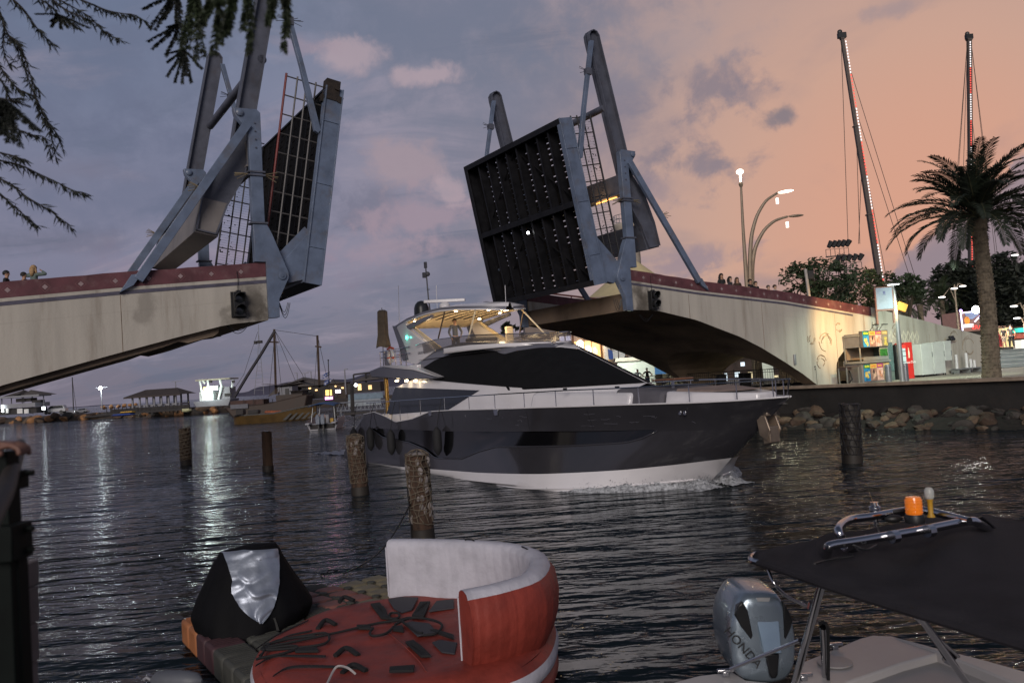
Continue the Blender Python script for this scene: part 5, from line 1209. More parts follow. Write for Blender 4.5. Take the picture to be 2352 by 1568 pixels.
def palm(label, base, top, tr, L, nf, seed, mat_=None, trunk_m=None, nl=46, ll=.55, lw=.03, group=None, tilt=(0, 0)):
    rr = random.Random(seed); base, top = V(base), V(top); t_ = thing('palm_tree', label, 'palm', base, group); H = (top - base).length
    n_, m_ = 14, 60; vs = []
    for i in range(m_ + 1):
        f_ = i / m_; c = base.lerp(top, f_) + V((math.sin(f_ * 2.6) * .18, 0, 0)) * (H / 8); r_ = tr * (1.12 - .25 * f_ + .14 * max(0, .12 - f_) / .12 + (.35 * (max(0, f_ - .90) / .1)))
        for k in range(n_): an = 2 * math.pi * k / n_; vs.append(c + V((math.cos(an), math.sin(an), 0)) * r_)
    mb = MB(); mb.add(vs, [(i * n_ + k, i * n_ + (k + 1) % n_, (i + 1) * n_ + (k + 1) % n_, (i + 1) * n_ + k) for i in range(m_) for k in range(n_)])
    rows = int(H / .17)
    for i in range(rows):                                               # old frond bases as overlapping scales
        f_ = i / rows; c = base.lerp(top, f_) + V((math.sin(f_ * 2.6) * .18, 0, 0)) * (H / 8); r_ = tr * (1.10 - .25 * f_ + (.35 * (max(0, f_ - .90) / .1)))
        for k in range(9):
            an = 2 * math.pi * (k + .5 * (i % 2) + rr.uniform(-.1, .1)) / 9; d_ = V((math.cos(an), math.sin(an), 0)); s_ = V((-d_.y, d_.x, 0)); b_ = c + d_ * r_ * .93; ww = tr * .30; out_ = tr * rr.uniform(.10, .26)
            mb.add([b_ - s_ * ww, b_ + s_ * ww, b_ + s_ * ww * .6 + d_ * out_ + V((0, 0, .15)), b_ - s_ * ww * .6 + d_ * out_ + V((0, 0, .15)), b_ + V((0, 0, .22))], [(0, 1, 2, 3), (3, 2, 4), (0, 3, 4), (1, 4, 2)])
    mb.build('trunk', trunk_m or pm('palm_trunk', (.13, .105, .075), .9, var=.35, scale=4, bump=.6, bscale=20), t_)
    cr = top + V((math.sin(2.6) * .18, 0, 0)) * (H / 8); m1 = MB(); m2 = MB()
    for i in range(nf):
        az = i * 2.399963 + rr.uniform(-.2, .2); lev = i / nf; el = R(82) - lev * R(84) + rr.uniform(-.1, .1)
        frond(m1, m2, cr + V((0, 0, .1)), az, el, L * rr.uniform(.85, 1.1), R(62) + R(34) * lev, rr, nl=nl, lw=lw, ll=ll)
    m2.build('frond_stems', pm('frond_stem', (.05, .05, .025), .6), t_); m1.build('fronds', mat_ or leafk, t_)
    return t_
base = pz(2278, 868, QZ); topp = pY(2240, 505, base.y)
palm('tall date palm with scaly trunk rising from the quay in front of the steps', (base.x, base.y, QZ), (topp.x, base.y, topp.z), .36, 4.3, 56, 3, nl=58, ll=.66, lw=.052, mat_=pm('palm_leaf', (.012, .018, .010), .6, var=.4, scale=2))
lamp(None, 'SPOT', V((base.x - 3.2, base.y + 4.0, 5.2)), 0, (1, 1, .85))
bpy.data.objects.remove(bpy.data.objects['lamp_light'])
# trees behind the ramp
def treeat(label, u, v, Y, wpx, hpx, clumps, per, size, m_, seed, **kw):
    c = pY(u, v, Y); w_, h_ = K(wpx, Y) / 2, K(hpx, Y) / 2
    return tree(label, (c.x, Y, QZ), c, w_, w_ * .7, h_, clumps, per, size, m_, seed, **kw)
treeat('loose-leaved green tree just behind the right end of the parapet', 1885, 646, 60, 185, 105, 64, 42, .19, leafg, 31, trunk_r=.25)
treeat('bushy tree behind the ramp, yellow lamplight put into its leaf colour', 2005, 666, 63, 180, 95, 60, 44, .18, leafy, 32, trunk_r=.25)
treeat('low leafy tree right of the framed sign board', 2082, 664, 58, 95, 62, 26, 40, .18, leafg, 33)
for i, (u, v, Y, w_, h_, l_) in enumerate(((2215, 665, 82, 120, 140, 'dark spreading tree left of the palm trunk, beyond the crane strip'), (2310, 650, 76, 130, 120, 'dark tree directly right of the palm trunk'), (2370, 690, 72, 120, 190, 'tall dark tree at the right edge of the scene'), (2290, 715, 80, 160, 80, 'dark tree low behind the market stalls'))):
    treeat(l_, u, v, Y, w_, h_, 60, 80, .32, leafk, 40 + i, trunk_r=.3)
for i, (u, v, Y, l_) in enumerate(((2110, 700, 70, 'small hazy palm nearest the framed sign board'), (2160, 690, 74, 'fuller background palm between two street lamps'), (2060, 715, 66, 'lowest background palm peeping over the ramp'))):
    c = pY(u, v, Y); palm(l_, (c.x, Y, QZ), c, .22, 2.4, 26, 60 + i, mat_=leafg, nl=26, ll=.5, lw=.06, group=None)
for i, (u, v, Y, w_, h_) in enumerate(((1168, 757, 74, 44, 30), (1215, 765, 72, 50, 30), (1250, 772, 71, 40, 26))):
    treeat(['dark bush seen left through the yacht hardtop', 'dark bush seen between the hardtop posts', 'dark bush beside the foremost hardtop post'][i], u, v, Y, w_, h_, 16, 40, .22, leafk, 80 + i)
# ================================================================== BACKGROUND OF THE RIGHT BANK
def curve_pts(l, Y, dY=0): return [pY(u, v, Y + dY * i / max(1, len(l) - 1)) for i, (u, v) in enumerate(l)]
Z4 = lambda x, y: ((1800 + x / 2.239) * .91875, (50 + y / 2.239) * .91875)
pole_m = pm('lamp_pole_buff', (.24, .19, .14), .5, .3, var=.1)
g3 = 'three lamps of the tall quay cluster'
defs = [([(150, 1480), (140, 1330), (128, 1150), (118, 935)], 'straight lamp post with an upright glowing head, left of its cluster', True, 0),
        ([(170, 1480), (168, 1320), (176, 1200), (205, 1095), (255, 1010), (322, 968)], 'lamp post whose arm bows high to the right', True, .2),
        ([(178, 1480), (180, 1370), (196, 1270), (245, 1175), (305, 1122), (378, 1100)], 'lamp post whose arm bows low to the right', False, .4)]
for pts, lab, lit, dy in defs:
    w_ = curve_pts([Z4(*p_) for p_ in pts], 60 + dy); b_ = V((w_[0].x + .1, w_[0].y, QZ)); t_ = thing('tall_street_lamp', lab, 'street lamp', b_)
    mb = MB(); full = [b_] + w_; nn = len(full)
    # smooth the bow
    sm = []
    for i in range(nn - 1):
        for q in range(4): sm.append(full[i].lerp(full[i + 1], q / 4))
    sm.append(full[-1])
    for _ in range(2): sm = [sm[0]] + [(sm[i - 1] + sm[i] * 2 + sm[i + 1]) / 4 for i in range(1, len(sm) - 1)] + [sm[-1]]
    mb.tube(sm, [.20 - .12 * i / (len(sm) - 1) for i in range(len(sm))], 8); mb.build('pole', pole_m, t_, smooth=True)
    e_ = w_[-1]
    if dy == 0:
        mb = MB(); mb.lathe([(.10, 0), (.17, .2), (.10, .35)], e_, 10); mb.build('neck', pole_m, t_, smooth=True)
        mb = MB(); mb.ball(e_ + V((0, 0, 1.1)), .27, 12, (1, 1, .7)); mb.build('lamp_globe', lampw if False else pm('globe_warm', (1, .9, .8), emit=(1, .86, .70), es=4, var=0), t_, smooth=True)
        mb = MB(); mb.tube([e_ + V((0, 0, .3)), e_ + V((0, 0, .9))], .05, 8); mb.build('stem', lampwarm, t_)
    else:
        mb = MB(); d_ = V((1, 0, .10 if dy < .3 else .02)).normalized(); mb.ball(e_ + d_ * .6, .58, 12, (1, .35, .17), d_.to_track_quat('X', 'Z').to_matrix()); mb.build('lamp_head', lampw if False else (MATS['globe_warm'] if lit else pole_m), t_, smooth=True)
        mb = MB(); mb.box(e_ + V((-.1, -.1, -.6)), (.15, .15, .4)); mb.build('small_spot', pm('spot_pale', (.8, .8, .8), emit=(1, .95, .85), es=2.5, var=0), t_)
# traffic-like box on a post behind the parapet
c = pY(1850, 618, 47.5); t_ = thing('signal_post', 'pale post with a black signal box rising behind the parapet', 'post', V((c.x, c.y, QZ)))
mb = MB(); mb.tube([V((c.x + .35, c.y, QZ)), c], .09, 8); mb.build('post', pm('pale_post', (.34, .32, .30), .5), t_); mb = MB(); mb.box(c + V((.25, 0, -.35)), (.32, .3, .5)); mb.build('signal_box', black, t_, bevel=.03)
# amusement booms with light strips
ledw = pm('led_white', (1, 1, 1), emit=(1, .88, .86), es=.75, var=0); ledr = pm('led_red', (1, .1, .1), emit=(1, .13, .08), es=.7, var=0)
boom_m = pm('boom_grey', (.075, .058, .05), .5, var=.15); boom_y = pm('boom_yellow', (.34, .19, .03), .5, var=.15)
def boom(label, ub, vb, ut, vt, Y, sections, wide, side, segs, cables):
    b_, t_ = pY(ub, vb, Y), pY(ut, vt, Y); d_ = (t_ - b_); k = (b_.z - QZ) / d_.z; b0_ = b_ - d_ * k; root = thing('ride_boom', label, 'crane boom', V((b0_.x, Y, QZ)))
    d_ = t_ - b0_; L = d_.length; dn = d_.normalized(); x = V((1, 0, 0)) - dn * dn.x; x.normalize()
    for i in range(len(sections) - 1):
        f0, f1 = sections[i], sections[i + 1]; w_ = wide * (1 - .15 * i)
        mb = MB(); mb.bar(b0_ + d_ * f0, b0_ + d_ * f1, w_, w_ * 1.1, (0, 1, 0)); mb.bar(b0_ + d_ * (f1 - .004), b0_ + d_ * f1, w_ * 1.35, w_ * 1.4, (0, 1, 0)); mb.build('boom_section', boom_y if i == 0 else boom_m, root, bevel=.02)
    mb = MB(); mb.box(t_ + V((0, 0, .3)), (.9, .5, .6)); mb.ball(t_ + V((-.2, 0, .7)), .3, 8); mb.build('boom_head', black, root)
    n_ = len(segs)
    f0 = .16 if side else .10
    for i, col in enumerate(segs):
        a_ = b0_ + d_ * (f0 + (1 - f0 - .01) * i / n_); c_ = b0_ + d_ * (f0 + (1 - f0 - .01) * (i + 1) / n_); o_ = x * (wide * .40 * (1 - .2 * i / n_)) * side + V((0, -wide * .62, 0))
        mb = MB(); m_ = 11
        for q in range(m_): mb.bar(a_.lerp(c_, (q + .15) / m_) + o_, a_.lerp(c_, (q + .72) / m_) + o_, wide * .20, .05, (0, 1, 0))
        mb.build('light_strip', ledw if col else ledr, root)
    for (u0, v0, u1, v1) in cables:
        mb = MB(); mb.tube([pY(u0, v0, Y), pY(u1, v1, Y)], .035, 4); mb.build('guy_cable', boom_m, root)
boom('leaning amusement boom left of the palm with red and white light strips', 2022, 655, 1934, 88, 95, [0, .2, .46, .73, 1], .62, 1, [0, 1, 0, 1, 0, 1, 0, 1][::1],
     [(1932, 92, 1948, 560), (1932, 92, 2040, 660), (1965, 250, 1975, 560), (1968, 260, 2098, 662), (1932, 92, 2110, 662), (1978, 410, 1972, 560)])
boom('upright amusement boom seen through the palm crown, its light strips partly hidden', 2232, 720, 2226, 90, 110, [0, .22, .62, 1], .7, -.4, [1, 0, 0, 1, 1, 1, 0, 1, 0, 1], [(2222, 92, 2190, 560), (2230, 92, 2290, 620), (2222, 92, 2180, 640), (2229, 240, 2275, 640), (2222, 92, 2205, 640), (2230, 92, 2300, 660)])
# lattice mast with spotlights
c = pY(1937, 640, 92); t_ = thing('floodlight_mast', 'lattice mast carrying two tiers of unlit spotlights', 'mast', V((c.x, c.y, QZ)))
k = K(1, 92); mb = MB()
for s_ in (-1, 1):
    for y_ in (-1, 1): mb.tube([(c.x + s_ * 8 * k, c.y + y_ * .3, QZ), (c.x + s_ * 7 * k, c.y + y_ * .3, c.z + 55 * k)], .05, 4)
for i in range(9): z = c.z + (-20 + 9 * i) * k; mb.bar((c.x - 8 * k, c.y, z), (c.x + 8 * k, c.y, z + 8 * k), .05, .05); mb.bar((c.x + 8 * k, c.y, z), (c.x - 8 * k, c.y, z + 8 * k), .05, .05)
mb.build('lattice', boom_m, t_)
for (u0, u1, v_) in ((1898, 1950, 590), (1915, 1980, 622)):
    a_, b_ = pY(u0, v_, 92), pY(u1, v_ - 4, 92); mb = MB(); mb.bar(a_, b_, .5, .10); mb.bar(a_ + V((0, 0, .8)), b_ + V((0, 0, .8)), .05, .05); 
    for q in range(6): mb.bar(a_.lerp(b_, q / 5), a_.lerp(b_, q / 5) + V((0, 0, .8)), .05, .05)
    mb.build('platform', boom_m, t_)
    for q in range(5): p_ = a_.lerp(b_, (q + .5) / 5) + V((0, -.2, 1.0)); mb = MB(); mb.lathe([(.22, 0), (.3, .7)], p_, 10, (.5, 0, .8)); mb.build('spotlight', black, t_)
# framed sign board on the ramp
c = pY(2031, 686, 47.3); k = K(1, 47.3); t_ = thing('sign_board', 'framed picture board of a pale harbour view above the ramp wall', 'sign', V((c.x, c.y, c.z - 1.2)))
mb = MB(); mb.box(c, (44 * k, .12, 56 * k)); mb.build('frame', pm('board_frame', (.20, .09, .07), .5), t_, bevel=.01)
mb = MB(); mb.box(c + V((-.02, -.07, .02)), (37 * k, .03, 49 * k)); mb.build('picture', pm('board_picture', (.20, .25, .34), .4, emit=(.35, .45, .62), es=.08, var=.25, scale=1.2), t_)
mb = MB(); mb.box(c + V((-.02, -.09, 14 * k)), (6 * k, .01, 7 * k)); mb.box(c + V((-.02, -.09, 9.0 * k)), (8 * k, .01, 1.3 * k)); mb.build('emblem', pm('emblem_blue', (.10, .12, .26), .5), t_)
for s_ in (-1, 1): mb = MB(); mb.box(c + V((s_ * 19 * k, .05, -40 * k)), (.09, .09, 34 * k)); mb.build('leg', MATS['board_frame'], t_)
# double street lamps on the right
for lab, u, v, Y, heads in (('double street lamp post between background palms', 2192, 655, 66, ((-28, 24, 1), (22, 2, 1), (2, 6, 0))), ('street lamp head reaching in at the right edge, level with the wall top', 2352, 700, 60, ((-20, 0, 1),)), ('street lamp head highest at the right edge', 2368, 580, 62, ((-34, 2, 1),)), ('low street lamp glowing over the market stalls', 2352, 738, 64, ((-12, -10, 1),))):
    c = pY(u, v, Y); k = K(1, Y); t_ = thing('street_lamp', lab, 'street lamp', V((c.x, c.y, QZ))); mb = MB(); mb.tube([V((c.x + .5 * 0, c.y, QZ)), c], [.12, .06], 8); mb.build('pole', pole_m, t_)
    for dx_, dv_, lit in heads:
        h_ = c + V((dx_ * k, 0, -dv_ * k)); mb = MB(); mb.tube([c + V((0, 0, -.5 - dv_ * k)), c.lerp(h_, .4) + V((0, 0, .15)), h_], .05, 6); mb.build('arm', pole_m, t_, smooth=True)
        mb = MB(); mb.ball(h_ + V((-.1, 0, -.05)), .18, 10, (1.6, .8, .35)); mb.build('lamp_lens', pm('globe_cool', (1, 1, 1), emit=(1, .95, .92), es=3, var=0), t_, smooth=True)
# market behind the palm
MY = 70; k = K(1, MY)
c = pY(2237, 737, MY); t_ = thing('amusement_stall', 'brightly outlined amusement stall with red ERAL letters left of the palm trunk', 'stall', V((c.x, c.y, QZ)))
mb = MB(); mb.box(c + V((0, 1.5, 0)), (60 * k, 3, 46 * k)); mb.build('stall_body', pm('stall_brown', (.16, .09, .07), .5, emit=(.5, .26, .22), es=.25, var=.3), t_)
mb = MB(); mb.box(c + V((0, 1.5, -60 * k)), (56 * k, 2.6, 74 * k)); mb.build('stall_base', black, t_)
mb = MB(); mb.prism([(-20 * k, 20 * k), (20 * k, 20 * k), (-4 * k, 4 * k), (-16 * k, 6 * k)], -.08, -.02, lambda a, b, t: (c.x + a, c.y + t, c.z + b)); mb.build('sky_panel', pm('stall_blue', (.2, .25, .4), .5, emit=(.3, .36, .55), es=.35, var=.2), t_)
mb = MB(); mb.ball(c + V((-17 * k, -.1, 2 * k)), 8 * k, 8, (.8, .05, 1.2)); mb.build('orange_flame', pm('flame_paint', (.7, .25, .04), .5, emit=(.9, .32, .05), es=.5, var=.4, scale=4), t_)
mb = MB(); mb.box(c + V((-15 * k, -.12, -10 * k)), (22 * k, .05, 8 * k)); mb.build('white_panel', pm('lit_white', (.8, .8, .8), emit=(.9, .95, 1), es=.8, var=0), t_)
text_part('ERAL', 13 * k, Matrix(((1, 0, 0, c.x + 6 * k), (0, 0, -1, c.y - .2), (0, 1, 0, c.z - 15 * k), (0, 0, 0, 1))), pm('letter_red', (.8, .05, .05), emit=(1, .06, .05), es=1.4, var=0), t_)
mb = MB(); mb.bar(c + V((-30 * k, -.1, 20 * k)), c + V((28 * k, -.1, 23 * k)), .08, .08); mb.bar(c + V((-30 * k, -.1, 20 * k)), c + V((-29 * k, -.1, -20 * k)), .07, .07); mb.bar(c + V((26 * k, -.12, 22 * k)), c + V((0, -.12, -2 * k)), .07, .07); mb.build('tube_light', pm('violet_light', (.6, .6, 1), emit=(.62, .62, 1), es=3.5, var=0), t_)
mb = MB(); mb.ball(c + V((-31 * k, -.2, 25 * k)), 3.2 * k, 10); mb.build('violet_bulb', pm('violet_bulb_m', (.5, .3, 1), emit=(.55, .30, 1), es=8, var=0), t_, smooth=True)
c2 = pY(2242, 711, 60); t_ = thing('plaza_floodlight', 'dazzling white floodlight hanging beside the palm trunk', 'floodlight', c2)
mb = MB(); mb.ball(c2, .28, 12); mb.build('lens', pm('flood_white', (1, 1, 1), emit=(1, 1, .96), es=10, var=0), t_, smooth=True)
mb = MB(); mb.tube([V((c2.x + .7, c2.y, QZ)), c2 + V((.7, 0, .2)), c2 + V((.1, 0, .2))], .08, 6); mb.build('pole', alu, t_)
lamp(t_, 'POINT', c2 + V((-.2, -.6, -.2)), 420, (1, 1, .9), soft=.3, name='flood_glow')
for lab, u, v, w_, h_, Y, col, es in (('red and white striped tent stall right of the palm', 2290, 775, 22, 44, 66, (.5, .06, .06), .3), ('yellow lit stall behind two walkers', 2305, 775, 24, 44, 69, (.85, .72, .35), .8), ('stall with a turquoise sign board at the right edge', 2343, 758, 30, 10, 68, (.05, .7, .55), .9), ('red market counter under the turquoise sign', 2343, 778, 34, 26, 68.5, (.45, .10, .07), .4), ('white lit stall counter at the far right', 2350, 790, 26, 20, 67, (.9, .85, .75), 1.0)):
    c = pY(u, v, Y); k = K(1, Y); t_ = thing('market_stall', lab, 'stall', V((c.x, c.y, 3.2))); nm = 'stall_col_%d' % (u + v)
    if 'tent' in lab:
        mb = MB(); mb.lathe([(w_ * k * .5, -h_ * k / 2), (w_ * k * .42, -h_ * k * .1), (.05, h_ * k / 2)], c, 10)
    else: mb = MB(); mb.box(c, (w_ * k, 1.2, h_ * k))
    mb.build('stall_front', pm(nm, col, .6, emit=col, es=es, var=.5, scale=1.5), t_)
    mb = MB(); mb.box(c + V((0, .3, h_ * k / 2 + .05)), (w_ * k * 1.15, 1.8, .12)); mb.build('stall_roof', pm('stall_roof', (.08, .04, .03), .6), t_)
lamp(None, 'POINT', pY(2320, 780, 64) + V((0, 0, 1)), 260, (1, .85, .7), soft=.3, name='market_glow')
mg = bpy.data.objects['market_glow']
pw = [thing_ for thing_ in bpy.data.objects if thing_.get('label') == 'white lit stall counter at the far right'][0]; m_ = mg.matrix_world.copy(); mg.parent = pw; mg.matrix_local = RM[pw.name].inverted() @ Matrix.Translation(pY(2320, 780, 64) + V((0, 0, 1)))
def pers_at(u, vfoot, vhead, Y, label, face, **kw):
    f_ = pY(u, vfoot, Y); h_ = pY(u, vhead, Y).z - f_.z; return person(label, f_, face, h=h_, **kw)
pers_at(2308, 800, 749, 65, 'person in a black shirt and pale shorts walking right of the palm', .3, shorts=True, legs=(.3, .25, .2), shirt=(.01, .01, .012))
pers_at(2325, 800, 744, 64.5, 'person dressed in black at the right edge, walking beside another', -.2, shirt=(.012, .012, .014), legs=(.015, .015, .02))
# round control tower
TY = 80; k = K(1, TY); c = pY(1446, 545, TY); t_ = thing('round_tower', 'cream round lookout tower top with railing behind the right leaf', 'tower', V((c.x, c.y, QZ)))
tw = pm('tower_cream', (.36, .32, .27), .7, var=.1, stain=((.2, .16, .12), .5, 1.5))
mb = MB(); mb.lathe([(22 * k, QZ - c.z), (22 * k, 5 * k), (36 * k, 22 * k), (36 * k, 30 * k), (30 * k, 30.5 * k)], c, 28); mb.build('drum', tw, t_, smooth=True)
mb = MB()
for z in (40, 50): mb.tube([c + V((34 * k * math.cos(a * math.pi / 12), 34 * k * math.sin(a * math.pi / 12), z * k)) for a in range(24)], .03, 4, closed=True)
for a in range(24): p_ = c + V((34 * k * math.cos(a * math.pi / 12), 34 * k * math.sin(a * math.pi / 12), 0)); mb.tube([p_ + V((0, 0, 29 * k)), p_ + V((0, 0, 50 * k))], .025, 4)
mb.build('railing', alu, t_)
# restaurant building with a cream tent on its roof
RY = 63; k = K(1, RY); zr = pY(1330, 690, RY).z
def xat(u, Y=RY): return pY(u, 860, Y).x
bd = thing('waterfront_building', 'cream waterfront restaurant building seen under and over the bridge arch', 'building', V((xat(1300), RY, QZ)))
wallc = pm('building_cream', (.34, .27, .23), .7, var=.1, scale=.6); wallv = pm('building_lavender', (.36, .34, .44), .6, var=.06)
xl, xr = xat(1213), xat(1470)
mb = MB(); mb.box(((xl + xr) / 2, RY + 5, (QZ + zr) / 2), (xr - xl, 10, zr - QZ)); mb.build('wall', wallc, bd)
mb = MB(); mb.box(((xl + xr) / 2, RY + 5, zr + .08), (xr - xl + .4, 10.4, .16)); mb.build('roof', wallc, bd)
lv = pY(1252, 713, RY); mb = MB(); mb.box((lv.x, RY - .06, lv.z), (30 * k, .1, 26 * k)); for_ = mb.build('louvre', pm('louvre_grey', (.25, .23, .23), .6), bd)
mb = MB()
for i in range(5): mb.box((lv.x, RY - .13, lv.z + (-10 + 5 * i) * k), (26 * k, .04, .07))
mb.build('louvre_blades', pm('louvre_dark', (.08, .07, .07), .6), for_)
yl = pm('window_yellow', (1, .8, .4), emit=(1, .62, .20), es=1.8, var=.2, scale=2); c = pY(1300, 716, RY); mb = MB(); mb.box((c.x, RY - .05, c.z), (34 * k, .1, 16 * k)); mb.build('lit_window', yl, bd)
mb = MB(); a_ = pY(1210, 668, 61); b_ = pY(1420, 692, 61); mb.tube([a_, b_], .07, 6)
for u_ in (1272, 1312): p_ = pY(u_, 680, 61); mb.tube([p_, p_ - V((0, 0, .8))], .04, 5); mb.ball(p_ - V((0, 0, .85)), .16, 8)
mb.build('roof_pipe', pm('rust_red_pipe', (.12, .04, .035), .6), bd, smooth=True)
c = pY(1262, 800, RY); mb = MB(); mb.box((xat(1262), RY - .25, c.z - .5), (104 * k, .3, 52 * k)); mb.build('lavender_front', wallv, bd)
c = pY(1298, 778, RY); mb = MB()
for d_ in (-8, 6): mb.box((c.x + d_ * k, RY - .45, c.z), (11 * k, .05, 11 * k))
mb.build('violet_window', pm('violet_window_m', (.8, .8, 1), emit=(.80, .76, 1), es=2.6, var=0), bd)
c = pY(1282, 790, RY); mb = MB(); mb.box((c.x, RY - .5, c.z), (62 * k, .3, 5 * k), Matrix.Rotation(R(-4), 3, 'Y')); mb.build('canopy_edge', pm('canopy_dark', (.05, .045, .07), .5), bd)
c = pY(1352, 800, RY); mb = MB(); mb.box((c.x, RY - .1, c.z - .4), (80 * k, .1, 60 * k)); mb.build('shop_front', pm('shop_interior', (1, .7, .4), emit=(1, .50, .16), es=.55, var=.5, scale=1.1), bd)
for u_, v_, r_, m_ in ((1333, 795, 11, 'shopw'), (1352, 806, 9, 'shopw'), (1366, 808, 9, 'shopo')):
    c = pY(u_, v_, RY - .3); mb = MB(); mb.ball(c, r_ * k, 12, (.85, .2, 1.3)); mb.build('shop_lamp', pm(m_, (1, 1, 1), emit=(1, .9, .7) if m_ == 'shopw' else (1, .5, .12), es=4 if m_ == 'shopw' else 1.0, var=0), bd, smooth=True)
for u_, w_ in ((1318, 4), (1343, 2), (1382, 4), (1360, 1.5)): c = pY(u_, 810, RY - .5); mb = MB(); mb.box((c.x, RY - .5, (QZ + 7) / 2), (w_ * k, .15, 7 - QZ)); mb.build('mullion', pm('mullion_brown', (.14, .06, .03), .6), bd)
for u_, w_ in ((1392, 14), (1410, 12), (1425, 14)): c = pY(u_, 820, RY - .8); mb = MB(); mb.box((c.x, RY - 1.4, (QZ + 7.4) / 2), (w_ * k, .9, 7.4 - QZ)); mb.build('pillar', pm('pillar_white', (.55, .56, .58), .6, var=.05), bd, bevel=.05)
lamp(bd, 'AREA', (xat(1352), RY - 2.2, 5.8), 70, (1, .7, .4), size=2, aim=(0, .5, -1), name='shop_glow')
fg = thing('hanging_flag', 'blue and white flag hanging between the white pillars', 'flag', pY(1404, 815, 61))
mb = MB(); q = lambda u, v: pY(u, v, 61); mb.add([q(1396, 801), q(1407, 806), q(1409, 826), q(1404, 836), q(1398, 822)], [(0, 1, 2, 3, 4)]); mb.build('flag_cloth', pm('flag_blue', (.02, .06, .25), .7, var=.1), fg, solid=.02)
mb = MB(); mb.tube([q(1395, 798), q(1412, 806)], .03, 5); mb.build('flag_pole', alu, fg)
te = thing('roof_tent', 'peaked cream fabric canopy on the restaurant roof behind the raised leaf', 'canopy', pY(1471, 690, 66))
ap = pY(1468, 578, 66); k6 = K(1, 66); zb = pY(1468, 692, 66).z; n_ = 24; vs = []; R_ = 150 * k6
for i in range(13):
    f_ = i / 12; r_ = .15 + (R_ - .15) * f_; z = zb + (ap.z - zb) * (1 - f_) ** 1.12
    for a in range(n_): s_ = 1 + .035 * math.cos(6 * 2 * math.pi * a / n_) * f_; vs.append((ap.x + r_ * s_ * math.cos(2 * math.pi * a / n_), 70 + r_ * s_ * math.sin(2 * math.pi * a / n_), z))
mb = MB(); mb.add(vs, [(i * n_ + a, i * n_ + (a + 1) % n_, (i + 1) * n_ + (a + 1) % n_, (i + 1) * n_ + a) for i in range(12) for a in range(n_)]); mb.build('canopy', pm('tent_cream', (.50, .42, .24), .8, var=.06), te, smooth=True, ang=180)
mb = MB(); mb.tube([(ap.x, 70, 3), (ap.x, 70, ap.z + .1)], .12, 8); mb.build('tent_pole', tw, te)
# white rendered block, stone wall and the two onlookers under the arch
c = pY(1462, 855, 57); k = K(1, 57); t_ = thing('white_block', 'floodlit white rendered block under the bridge arch behind two onlookers', 'wall', V((c.x, 57, QZ)))
zt = pY(1462, 828, 57).z; mb = MB(); mb.box((c.x, 59, (QZ + zt) / 2), (84 * k, 4, zt - QZ)); mb.build('block', pm('render_white', (.60, .62, .56), .7, var=.04), t_)
mb = MB(); mb.box((c.x - 2 * k, 58.9, zt + .12), (92 * k, 4.4, .24)); mb.build('coping', pm('coping_beige', (.45, .40, .33), .7), t_)
lamp(t_, 'SPOT', (c.x - 1.2, 54.2, 5.0), 900, (.92, 1, .90), spot=120, aim=(.25, 1, -.5), name='block_flood', soft=.2)
mb = MB(); mb.box((c.x - 1.2, 54.2, 5.12), (.3, .2, .1)); mb.build('flood_case', black, t_)
c = pY(1530, 872, 58); k = K(1, 58); t_ = thing('stone_wall', 'low rough stone wall right of the white block', 'wall', V((c.x, 58, QZ))); zt = pY(1530, 858, 58).z
stone = pm('rubble_stone', (.20, .17, .12), .85, var=.4, scale=2.5, bump=.8, bscale=6); rr = random.Random(5); mb = MB()
for i in range(14):
    for j in range(4): mb.box((c.x + (-38 + 6 * i + rr.uniform(-.5, .5)) * k, 58 + rr.uniform(-.04, .04), QZ + (j + .5) * (zt - QZ) / 4), (6.2 * k, .6, (zt - QZ) / 4 * 1.02))
mb.build('stonework', stone, t_, bevel=.02)
c = pY(1530, 845, 75); k = K(1, 75); t_ = thing('blue_backdrop', 'added glowing blue hoarding behind the low stone wall', 'backdrop', V((c.x, 75, QZ))); mb = MB(); mb.box((c.x, 75, (QZ + c.z + .8) / 2), (90 * k, .3, c.z + .8 - QZ)); mb.build('panel', pm('backdrop_blue', (.06, .18, .38), .5, emit=(.08, .28, .6), es=.25, var=.15), t_)  # added self-lit panel for the sky-blue patch behind the stone wall
for s_ in (-.4, 0, .4): mb = MB(); mb.box((c.x + s_ * 90 * k, 74.8, (QZ + c.z + .8) / 2), (.12, .1, c.z + .8 - QZ)); mb.build('batten', alu, t_)
pers_at(1467, 892, 847, 53, 'person in a light grey T-shirt with hands on hips before the white block', .2 + math.pi, shirt=(.30, .33, .36), hair=(.08, .07, .06), arms=((.22, -.01, .66), (.10, .05, .56)))
pers_at(1489, 892, 844, 53, 'person in a black T-shirt with hands on hips at the right of the white block', -.3 + math.pi, shirt=(.01, .01, .012), legs=(.02, .03, .06), arms=((.22, -.01, .66), (.10, .05, .56)))
for i, (u, v, lab) in enumerate(((1440, 832, 'dark-clothed diner leftmost on the terrace above the white block'), (1450, 834, 'diner in a blue top on the terrace above the white block'), (1460, 834, 'diner in a tan top on the terrace above the white block'))):
    pers_at(u, v + 8, v - 20, 60, lab, math.pi, shirt=((.02, .02, .03), (.05, .09, .2), (.22, .16, .1))[i])
